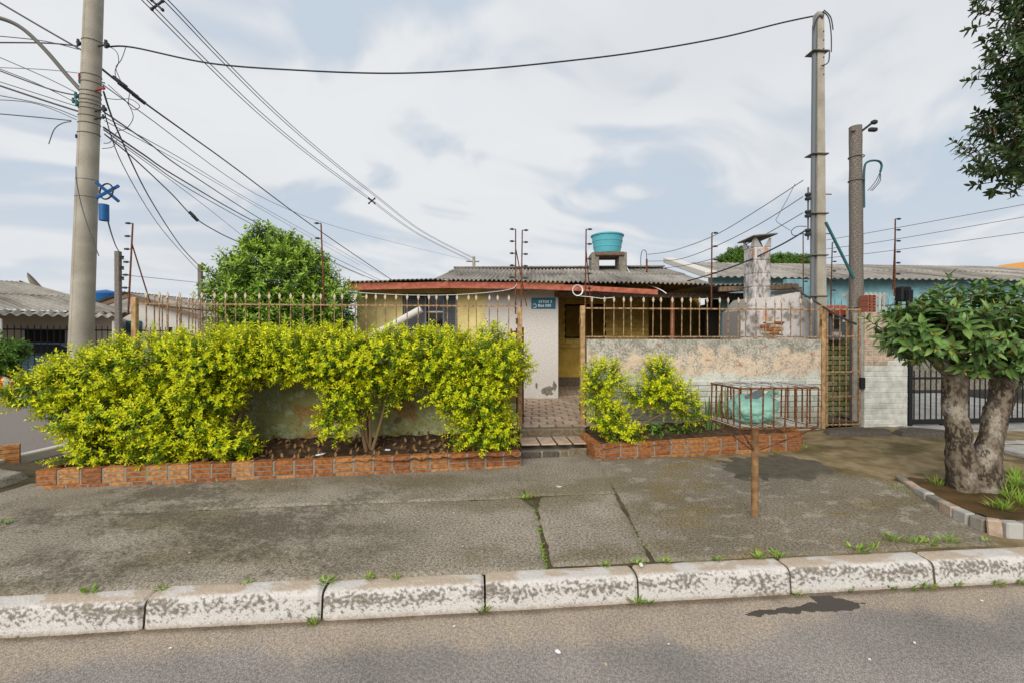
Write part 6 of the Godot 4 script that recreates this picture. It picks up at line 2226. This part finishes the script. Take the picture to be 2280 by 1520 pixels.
	# leafy plants in the right planter and in pots at the far left
	var S2 := [sprig(530, 9, 0.12, 0.07, 0.03, go, go, 0.3, M.leaf)]
	var px := [Vector3(2.405, 0.284, -5.6), Vector3(2.713, 0.272, -5.5), Vector3(3.55, 0.348, -5.6), Vector3(3.955, 0.342, -5.65)]
	for k in px.size():
		t = thing("leafy_plant", "low dark green plant growing in the short brick planter", "plant", px[k] - Vector3(0, 0.06, 0), 0.0, "low plants in the short planter")
		shrub_foliage(t, [[px[k] + Vector3(0, 0.08, 0), Vector3(0.17, 0.1, 0.14)]], 300.0, S2, -1.0, px[k], 154 + k)
	# far shrubs
	var far := [sprig(540, 10, 0.25, 0.16, 0.07, go, go, 0.4, M.leaf)]
	for q in [["dark bush with reddish tips by the black railing", Vector3(-14.49, 0.978, -15.377), [[Vector3(-14.628, 0.978, -15.389), Vector3(0.42, 0.55, 0.4)], [Vector3(-14.119, 1.185, -15.343), Vector3(0.28, 0.2, 0.25)]]], ["round dark tree top showing over the turquoise roof ridge", Vector3(17.466, 5.598, -28.534), [[Vector3(17.613, 6.783, -28.521), Vector3(0.8, 0.7, 0.8)], [Vector3(16.817, 6.664, -28.594), Vector3(0.5, 0.4, 0.5)]]], ["low green tree top behind the turquoise roof and chimney", Vector3(21.005, 5.598, -28.212), [[Vector3(20.562, 6.486, -28.253), Vector3(1.6, 0.5, 0.8)], [Vector3(21.89, 6.486, -28.132), Vector3(0.9, 0.4, 0.8)]]]]:
		var ft := Vector3(q[1].x, 0, q[1].z)
		t = thing("far_tree", q[0], "tree", ft)
		shrub_foliage(t, q[2], 130.0, far, -0.3, ft, 161, 0.5, "crown")
		var mb := MB.new()
		mb.tube([Vector3.ZERO, q[2][0][0] - ft], 0.12, 0.05, 8)
		part("trunk", mb, M.twig, t)

func leaf_mesh(c: Color, ln: float, w: float, m: Material) -> ArrayMesh:
	# a broad pointed leaf with a sunk midrib and a bent tip, base at the origin, along +y
	var mb := MB.new()
	var pos := PackedVector3Array()
	var cols := PackedColorArray()
	for b in 7:
		var f := b / 6.0
		var hw := w * 0.5 * pow(sin(PI * pow(f, 0.85)), 0.8) if b > 0 and b < 6 else 0.002
		for a in 5:
			var s := (a - 2) / 2.0
			pos.append(Vector3(s * hw, f * ln, absf(s) * hw * 0.35 - 0.22 * ln * f * f + sin(f * 9.0) * absf(s) * 0.003))
			cols.append(c if a != 2 else c.lerp(L(150, 160, 90), 0.25))
	mb.grid(4, 6, pos, cols, Vector3.BACK)
	return mb.mesh(m)

func big_leaf_crown(t: Node3D, o: Vector3, blobs: Array, twigs: int, ln: float, pal: Array, sd: int, per: int, flush: Array) -> void:
	# twigs with pairs of leaves; the 300 leaves that show largest are parts, the rest one mass
	var meshes := []
	for c in pal: meshes.append(leaf_mesh(c, ln, ln * 0.42, M.gloss))
	for c in flush: meshes.append(leaf_mesh(c, ln * 0.6, ln * 0.2, M.gloss))
	var np := pal.size()
	var all := []
	var tw := MB.new()
	for k in twigs:
		var bl: Array = blobs[k % blobs.size()]
		var d := Vector3(rng.randfn(), rng.randfn(), rng.randfn()).normalized()
		var sh := 1.0 - pow(rng.randf(), 1.6) * 0.6
		var p: Vector3 = bl[0] + d * bl[1] * sh * (1.0 + nz(sd, 2.0, 2).get_noise_3dv(d * 2.0 + bl[0]) * 0.3)
		var out: Vector3 = ((d / bl[1]).normalized() + Vector3.UP * 0.75 + Vector3(rng.randf_range(-1, 1), 0, rng.randf_range(-1, 1)) * 0.3).normalized()
		var tl := ln * rng.randf_range(1.0, 1.7)
		tw.tube([p - o - out * tl * 0.5, p - o + out * tl * 0.9], 0.006, 0.002, 4, false)
		var ph := rng.randf() * TAU
		var ex := out.cross(Vector3(0.3, 0.2, 0.9)).normalized()
		for j in per:
			var f := float(j) / (per - 1)
			var an := ph + j * PI * 0.5 + (PI if j % 2 else 0.0)
			var side := ex.rotated(out, an)
			var dir := (side + out * lerpf(0.4, 1.3, f * f)).normalized()
			var nrm := (out + Vector3.UP * 0.4 - dir * dir.dot(out)).normalized()
			var x := dir.cross(nrm).normalized()
			var sc := rng.randf_range(0.7, 1.1) * lerpf(1.0, 0.65, f * f)
			var mi := rng.randi() % np
			if f > 0.85 and flush.size() and rng.randf() < 0.6: mi = np + rng.randi() % flush.size()
			all.append([Transform3D(Basis(x, dir, x.cross(dir)).scaled(Vector3.ONE * sc), p + out * tl * (f * 0.8 - 0.1)), mi])
	part("twigs", tw, M.twig, t)
	var cam := Vector3(0, 1.6, 0)
	# those that stand inside the picture and nearest come first
	var fwd := Vector3(sin(deg_to_rad(5.2)), 0, -cos(deg_to_rad(5.2)))
	var rt := Vector3(cos(deg_to_rad(5.2)), 0, sin(deg_to_rad(5.2)))
	for q in all:
		var d: Vector3 = q[0].origin - cam
		q.append(d.length() + (100.0 if d.dot(rt) / d.dot(fwd) > 1.12 or d.y / d.dot(fwd) > 0.75 else 0.0))
	all.sort_custom(func(a, b): return a[2] < b[2])
	var rest := []
	for m in meshes: rest.append([])
	for k in all.size():
		var xf: Transform3D = all[k][0]
		xf.origin -= o
		if k < 300:
			put("leaf", meshes[all[k][1]], t, xf)
		else:
			rest[all[k][1]].append(xf)
	for k in meshes.size():
		if rest[k].size(): multi("leaves", meshes[k], rest[k], t)

func bark_tube(path: Array, radii: Array, sd: int, pale := 0.0) -> MB:
	var pts := curve(path, 34 if path.size() > 3 else 8)
	var mb := MB.new()
	var rr := []
	for k in pts.size():
		var f := float(k) / (pts.size() - 1) * (radii.size() - 1)
		var i0 := mini(int(f), radii.size() - 2)
		rr.append(lerpf(radii[i0], radii[i0 + 1], f - i0))
	var seg := 84 if path.size() > 3 else 16
	mb.tube(pts, 0.1, -1.0, seg, true, rr)
	for k in mb.v.size():
		var p := mb.v[k]
		var d := nz(sd, 6.0, 4).get_noise_3d(p.x, p.y * 0.6, p.z)
		var e := nz(sd + 1, 22.0, 3).get_noise_3d(p.x, p.y * 0.5, p.z)
		mb.v[k] = p + mb.n[k] * (d * 0.022 + e * 0.006)
		var g := nz(sd + 4, 45.0, 3).get_noise_3d(p.x, p.y * 0.6, p.z)
		var c := L(142, 130, 113).lerp(L(92, 81, 69), clampf(0.5 + e * 1.6 + g, 0, 1))
		c = mix3(c, L(186, 178, 164), ss(0.05, 0.3, nz(sd + 2, 3.0, 4).get_noise_3dv(p) + e * 0.35 + g * 0.4 + pale) * 0.8)
		c = mix3(c, L(62, 52, 44), ss(0.08, 0.26, nz(sd + 3, 4.0, 4).get_noise_3d(p.x, p.y * 0.5, p.z) + e * 0.45 + g * 0.5 - pale) * 0.85)
		mb.c[k] = c
	return mb

func trees() -> void:
	var o := Vector3(4.48, 0.17, -3.72)
	var t := thing("pollarded_tree", "twin trunked pollarded tree with big dark glossy leaves by the kerb", "tree", o)
	part("trunk", bark_tube([Vector3(-0.02, -0.08, 0.0), Vector3(-0.03, 0.12, 0.0), Vector3(-0.06, 0.5, -0.02), Vector3(-0.09, 0.85, -0.04), Vector3(-0.07, 1.16, -0.04)], [0.16, 0.122, 0.086, 0.084, 0.10], 171, -0.2), M.bark, t)
	part("trunk", bark_tube([Vector3(0.07, -0.08, 0.06), Vector3(0.08, 0.12, 0.06), Vector3(0.16, 0.5, 0.05), Vector3(0.27, 0.85, 0.04), Vector3(0.37, 1.14, 0.02)], [0.16, 0.122, 0.09, 0.088, 0.105], 175, 0.02), M.bark, t)
	for q in [[Vector3(-0.07, 1.12, -0.04), Vector3(-0.30, 1.24, 0.0), Vector3(-0.52, 1.42, 0.05)], [Vector3(-0.07, 1.12, -0.04), Vector3(0.02, 1.3, 0.08), Vector3(-0.12, 1.6, 0.12)], [Vector3(0.31, 1.1, 0.02), Vector3(0.2, 1.3, 0.05), Vector3(0.18, 1.65, 0.05)], [Vector3(0.31, 1.1, 0.02), Vector3(0.5, 1.3, 0.05), Vector3(0.66, 1.55, 0.0)], [Vector3(-0.07, 1.12, -0.04), Vector3(-0.15, 1.3, -0.1), Vector3(-0.25, 1.6, -0.12)]]:
		part("limb", bark_tube(q, [0.085, 0.05, 0.03], 181), M.bark, t)
	var pal := [L(86, 120, 60), L(72, 104, 54), L(102, 136, 68), L(120, 150, 82), L(80, 110, 62)]
	big_leaf_crown(t, o, [[o + Vector3(-0.22, 1.52, 0.0), Vector3(0.46, 0.30, 0.42)], [o + Vector3(0.18, 1.58, 0.05), Vector3(0.44, 0.32, 0.42)], [o + Vector3(0.6, 1.52, 0.0), Vector3(0.44, 0.32, 0.42)], [o + Vector3(-0.46, 1.50, 0.02), Vector3(0.26, 0.16, 0.26)], [o + Vector3(0.45, 1.30, 0.15), Vector3(0.4, 0.2, 0.3)]], 400, 0.125, pal, 191, 10, [L(150, 140, 52), L(134, 146, 60), L(160, 128, 60)])
	# tall tree whose crown hangs in at the right edge
	o = Vector3(7.6, 0.2, -4.4)
	t = thing("privet_tree", "tall dark leaved tree hanging into the sky on the right", "tree", o)
	part("trunk", bark_tube([Vector3(0, -0.1, 0), Vector3(0.02, 1.2, 0), Vector3(-0.05, 2.4, 0), Vector3(-0.2, 3.4, 0.0)], [0.17, 0.14, 0.12, 0.09], 201), M.bark, t)
	for q in [Vector3(-1.6, 3.4, 0.0), Vector3(-1.3, 4.6, 0.1), Vector3(-0.2, 5.2, 0.0), Vector3(0.9, 4.4, 0.2), Vector3(-0.6, 4.2, -0.8)]:
		part("limb", bark_tube([Vector3(-0.12, 2.6, 0), Vector3(-0.2, 3.1, 0).lerp(q, 0.3), q], [0.07, 0.05, 0.015], 211), M.bark, t)
	var pal2 := [L(58, 82, 48), L(48, 70, 44), L(70, 96, 54), L(82, 106, 60)]
	big_leaf_crown(t, o, [[o + Vector3(-1.45, 3.45, 0.1), Vector3(0.68, 0.38, 0.6)], [o + Vector3(-1.25, 3.95, 0.1), Vector3(0.62, 0.5, 0.7)], [o + Vector3(-1.3, 4.6, 0.1), Vector3(0.66, 0.5, 0.7)], [o + Vector3(-1.2, 5.3, 0.0), Vector3(0.75, 0.5, 0.7)], [o + Vector3(-1.1, 4.2, 0.1), Vector3(0.5, 0.8, 0.5)], [o + Vector3(-0.5, 3.3, 0.1), Vector3(0.7, 0.5, 0.7)], [o + Vector3(-0.3, 4.4, 0), Vector3(0.9, 0.9, 0.9)], [o + Vector3(0.6, 4.3, 0), Vector3(0.9, 0.9, 0.9)]], 1700, 0.105, pal2, 192, 10, [])
	# edging of the tree pit
	t = thing("tree_pit_edging", "curved edging of broken bricks round the pollarded tree", "edging", Vector3(4.1, 0.15, -3.4))
	var path := curve([Vector3(4.22, 0.20, -4.12), Vector3(4.03, 0.20, -3.75), Vector3(3.90, 0.20, -3.42), Vector3(3.83, 0.20, -3.15), Vector3(3.90, 0.20, -3.0), Vector3(4.2, 0.20, -2.96), Vector3(4.9, 0.20, -2.96), Vector3(5.8, 0.20, -2.96)], 2)
	for k in path.size() - 1:
		var a: Vector3 = path[k]
		var b: Vector3 = path[k + 1]
		var mb := MB.new()
		mb.beam(a.lerp(b, 0.02) - t.position, a.lerp(b, 0.97) - t.position + Vector3(0, rng.randf_range(-0.015, 0.01), 0), 0.075, 0.13)
		part("edging_brick", mb, [M.concrete, M.peach_brick[2], M.pale_concrete][(k * 7) % 3 if k < 12 else 0], t)
	var hf := func(x, z): return 0.215 + nz(92, 4.0, 3).get_noise_2d(x, z) * 0.03 + 0.05 * exp(-((x - 4.5) * (x - 4.5) + (z + 3.7) * (z + 3.7)) * 6.0)
	var cf := func(x, z): return L(118, 86, 58).lerp(L(96, 84, 46), clampf(0.5 + nz(93, 5.0, 3).get_noise_2d(x, z), 0, 1))
	var so := terrain(3.98, 6.0, -3.0, -4.1, 0.05, hf, cf)
	sheet("tree_pit_soil", so, M.soil)

# ---------------------------------------------------------------- weeds, litter, wet patch
func tuft_mesh(sd: int, n: int, h: float, spread: float, broad: float) -> ArrayMesh:
	var g := RandomNumberGenerator.new()
	g.seed = sd
	var mb := MB.new()
	var pal := [L(112, 150, 48), L(94, 132, 44), L(136, 164, 60), L(150, 160, 78)]
	for k in n:
		var an := g.randf() * TAU
		var d := Vector3(cos(an), 0, sin(an))
		var b := d * g.randf() * spread * 0.4
		var hh := h * g.randf_range(0.5, 1.1)
		var dir := (Vector3.UP + d * g.randf_range(0.15, 1.1)).normalized()
		leaf(mb, b, dir, d.cross(Vector3.UP).normalized().rotated(dir, g.randf_range(-0.6, 0.6)), hh, broad * g.randf_range(0.7, 1.2), 0.15, g.randf_range(0.1, 0.45), pal[g.randi() % 4])
	return mb.mesh(M.grass)

func small_things() -> void:
	var T := [tuft_mesh(601, 34, 0.10, 0.10, 0.008), tuft_mesh(602, 22, 0.06, 0.09, 0.016), tuft_mesh(603, 48, 0.13, 0.16, 0.008), tuft_mesh(604, 26, 0.045, 0.12, 0.014)]
	var lay := func(spots: Array, called: String, label: String, group: String):
		for s in spots:
			var p: Vector3 = s[0]
			var o := put(called, T[s[1]], self, Transform3D(Basis(Vector3.UP, rng.randf() * TAU).scaled(Vector3.ONE * s[2]), p))
			tag(o, label, "weed", group)
	lay.call([[Vector3(-0.881, 0, -2.651), 1, 0.8], [Vector3(0.064, 0, -2.675), 1, 0.9], [Vector3(1.001, 0, -2.672), 1, 1.1], [Vector3(1.078, 0, -2.674), 3, 0.7], [Vector3(2.022, 0, -2.676), 3, 0.9], [Vector3(2.392, 0, -2.683), 1, 0.7], [Vector3(2.691, 0, -2.688), 1, 0.8], [Vector3(2.83, 0, -2.685), 3, 1.0], [Vector3(2.933, 0, -2.687), 1, 1.3], [Vector3(3.138, 0, -2.69), 1, 0.9], [Vector3(3.433, 0, -2.674), 1, 1.0], [Vector3(3.6, 0, -2.681), 1, 0.9], [Vector3(-2.429, 0, -2.683), 3, 0.6]], "weed_tuft", "small green weed growing from the gutter against the kerb face", "weeds in the gutter")
	lay.call([[Vector3(-2.163, 0.158, -2.802), 3, 0.9], [Vector3(-1.773, 0.158, -2.795), 3, 0.7], [Vector3(-1.32, 0.158, -2.802), 3, 0.6], [Vector3(-0.854, 0.158, -2.779), 3, 1.0], [Vector3(-0.606, 0.158, -2.797), 1, 0.7], [Vector3(-0.452, 0.158, -2.793), 3, 0.6], [Vector3(1.603, 0.158, -2.829), 1, 0.7], [Vector3(1.89, 0.158, -2.834), 1, 0.9], [Vector3(2.043, 0.158, -2.851), 3, 1.1], [Vector3(2.629, 0.158, -2.875), 3, 1.3], [Vector3(2.747, 0.158, -2.877), 0, 0.7], [Vector3(3.007, 0.158, -2.986), 0, 1.1], [Vector3(3.118, 0.158, -2.926), 0, 0.8], [Vector3(3.367, 0.158, -2.931), 0, 1.0], [Vector3(3.228, 0.158, -2.916), 3, 1.1], [Vector3(3.653, 0.158, -2.906), 3, 0.8], [Vector3(1.249, 0.158, -2.838), 3, 0.8], [Vector3(1.067, 0.158, -2.831), 3, 0.9], [Vector3(0.859, 0.158, -2.826), 3, 0.7]], "weed_tuft", "grass tuft growing from the joint behind the kerb", "weeds behind the kerb")
	var js := []
	for k in 26:
		var f := k / 25.0
		js.append([Vector3(0.475 + 0.075 * f + rng.randf_range(-0.012, 0.012), 0.156, lerpf(-2.83, -4.0, f)), 3, rng.randf_range(0.22, 0.5)])
	for k in 14:
		var f := k / 13.0
		js.append([Vector3(1.185 + 0.13 * f + rng.randf_range(-0.015, 0.015), 0.158, lerpf(-3.0, -4.02, f)), 3, rng.randf_range(0.2, 0.45)])
	for k in 22:
		var f := k / 21.0
		js.append([Vector3(lerpf(-2.6, 0.42, f), 0.15, -4.095 + rng.randf_range(-0.01, 0.01)), 3, rng.randf_range(0.14, 0.34)])
	js.append([Vector3(0.533, 0.158, -4.13), 3, 1.1])
	js.append([Vector3(0.474, 0.158, -4.089), 3, 0.9])
	lay.call(js, "weed_tuft", "tiny weed growing in a joint between pavement slabs", "weeds in the slab joints")
	lay.call([[Vector3(-3.48, 0.13, -4.946), 0, 0.6], [Vector3(-3.271, 0.13, -4.985), 0, 0.7], [Vector3(-2.743, 0.13, -5.058), 0, 0.5], [Vector3(-0.65, 0.15, -5.059), 0, 0.9], [Vector3(-1.024, 0.15, -5.127), 1, 0.6], [Vector3(2.421, 0.2, -5.153), 0, 0.8], [Vector3(1.952, 0.19, -5.038), 3, 0.6], [Vector3(3.543, 0.27, -4.983), 0, 0.7], [Vector3(4.009, 0.28, -5.115), 0, 0.8], [Vector3(-3.654, 0.14, -3.911), 1, 1.0], [Vector3(2.719, 0.22, -4.971), 3, 0.7]], "weed_tuft", "weed growing at the foot of a brick planter", "weeds at the planter foot")
	lay.call([[Vector3(3.931, 0.17, -3.858), 2, 1.0], [Vector3(3.918, 0.17, -3.718), 0, 1.0], [Vector3(4.343, 0.24, -3.861), 2, 0.9], [Vector3(4.587, 0.24, -3.479), 2, 1.2], [Vector3(5.016, 0.24, -3.736), 2, 1.2], [Vector3(4.249, 0.24, -3.254), 2, 1.0], [Vector3(4.503, 0.24, -3.329), 2, 1.2], [Vector3(5.392, 0.24, -4.045), 2, 1.1], [Vector3(4.216, 0.24, -3.305), 0, 1.0], [Vector3(3.636, 0.21, -4.186), 3, 0.8], [Vector3(5.163, 0.33, -5.682), 0, 0.9], [Vector3(4.82, 0.3, -4.959), 3, 0.9], [Vector3(4.95, 0.23, -3.5), 2, 1.3], [Vector3(4.85, 0.23, -3.75), 2, 1.3], [Vector3(5.1, 0.23, -3.85), 2, 1.4], [Vector3(5.0, 0.23, -3.3), 2, 1.3], [Vector3(5.3, 0.23, -3.6), 2, 1.4]], "grass_clump", "grass clump growing in the tree pit or bare soil", "grass by the tree pit")
	# snake plants behind the basket
	for q in [Vector3(3.075, 0.357, -5.6), Vector3(3.196, 0.339, -5.62), Vector3(3.372, 0.351, -5.66), Vector3(3.582, 0.338, -5.7)]:
		var t := thing("snake_plant", "upright snake plant in the short planter behind the basket", "plant", q - Vector3(0, 0.04, 0), 0.0, "snake plants in the short planter")
		for k in 6:
			var mb := MB.new()
			var an := rng.randf() * TAU
			var d := Vector3(cos(an), 0, sin(an))
			leaf(mb, d * 0.03, (Vector3.UP + d * rng.randf_range(0.02, 0.22)).normalized(), d.cross(Vector3.UP), rng.randf_range(0.35, 0.75), 0.06, 0.25, 0.02, [L(96, 116, 72), L(78, 98, 64), L(120, 132, 84)][k % 3])
			part("leaf", mb, M.gloss, t)
	# white plaster splash and chips on the street wall handled by paint; litter below
	var chip := func(p: Vector3, called: String, label: String, r: float, m: Material, grp := ""):
		var mb := MB.new()
		var ol := []
		for k in 7:
			var an := TAU * k / 7
			ol.append(Vector2(cos(an), sin(an) * 0.6) * r * rng.randf_range(0.6, 1.2))
		mb.prism(ol, Vector3.ZERO, Vector3(1, 0.1, 0).normalized(), Vector3(0, 0.08, 1).normalized(), Vector3(0, r * 0.2, 0))
		var o := part(called, mb, m, self)
		o.position = p + Vector3(0, 0.012, 0)
		o.rotation.y = rng.randf() * TAU
		tag(o, label, "litter", grp)
	chip.call(Vector3(0.859, 0.165, -4.305), "plaster_chip", "white triangular chip lying before the entrance step", 0.04, M.white2)
	chip.call(Vector3(0.442, -0, -2.275), "plaster_chip", "pale crescent shaped chip lying on the asphalt", 0.018, M.scrap)
	chip.call(Vector3(0.659, 0, -2.166), "plaster_chip", "small tan stone lying on the asphalt", 0.012, M.peach_brick[0])
	chip.call(Vector3(1.072, 0.165, -2.781), "paper_scrap", "pale green scrap standing in the joint behind the kerb", 0.03, M.scrap)
	for q in [Vector3(-0.673, 0.16, -3.625), Vector3(0.389, 0.16, -3.673), Vector3(-0.139, 0.16, -3.768), Vector3(-1.57, 0.15, -4.076), Vector3(1.846, 0.165, -3.623), Vector3(2.173, 0.165, -3.973), Vector3(3.611, 0.2, -4.85), Vector3(-0.055, 0.16, -3.155), Vector3(-0.412, 0.16, -3.61), Vector3(-1.876, 0.16, -3.222)]:
		chip.call(q, "plaster_chip", "tiny white chip scattered on the pavement", 0.011, M.white2, "chips on the pavement")
	for q in [Vector3(-1.542, 0, -2.485), Vector3(-0.093, 0, -2.532), Vector3(1.029, 0, -2.282), Vector3(2.318, 0, -2.175), Vector3(1.974, 0, -2.081), Vector3(3.1, 0, -2.49)]:
		chip.call(q, "plaster_chip", "tiny pale chip scattered on the asphalt", 0.009, M.scrap, "chips on the road")
	for q in [Vector3(-0.922, 0.36, -5.15), Vector3(-1.628, 0.339, -5.1)]:
		chip.call(q, "plastic_scrap", "crumpled white plastic scrap on the planter soil", 0.045, M.scrap, "plastic scraps on the soil")
	# dry leaves on the planter soil
	var lm := leaf_mesh(L(120, 88, 56), 0.06, 0.03, M.grass)
	var xf := []
	for k in 420:
		var x := rng.randf_range(-4.2, 0.5)
		var z := rng.randf_range(-5.0, -5.95)
		xf.append(Transform3D(Basis(Vector3(rng.randf_range(-1, 1), rng.randf_range(-1, 1), rng.randf_range(-1, 1)).normalized(), rng.randf_range(0, TAU)), Vector3(x, lerpf(0.115, 0.152, (x + 4.4) / 5.0) + 0.185 + 0.05 * ss(-5.1, -5.9, z), z)))
	var dl := multi("leaf_litter", lm, xf, self)
	tag(dl, "brown dry leaves scattered on the soil under the hedge", "leaf litter", "", "stuff")
	# damp stain from the kerb outlet
	var mb := MB.new()
	var nu := 90
	var nv := 26
	var pos := PackedVector3Array()
	var keep := PackedByteArray()
	for b in nv + 1:
		for a in nu + 1:
			var x := lerpf(1.5, 2.42, float(a) / nu)
			var z := lerpf(-2.40, -2.64, float(b) / nv)
			var f := (x - 1.58) / 0.74
			var mid := lerpf(-2.50, -2.545, f)
			var half := lerpf(0.022, 0.055, ss(0.3, 0.9, f)) * ss(-0.02, 0.06, f) * ss(1.04, 0.94, f)
			var d := half - absf(z - mid) + nz(221, 9.0, 4).get_noise_2d(x, z) * 0.025
			if f > 0.7 and f < 0.9: d = maxf(d, 0.02 - absf(x - 2.17) * 0.4 + (0.01 if z < -2.54 else -0.02))
			keep.append(1 if d > -0.004 else 0)
			pos.append(Vector3(x, 0.0035 + 0.004 * nz(44, 0.6, 2).get_noise_2d(x, z) - 0.006 * ss(0.004, -0.004, d), z))
	mb.grid(nu, nv, pos, PackedColorArray(), Vector3.UP, keep)
	lone("damp_patch", mb, M.wet, "dark damp patch on the asphalt beside the kerb", "damp patch", "", Vector3(1.95, 0, -2.52))
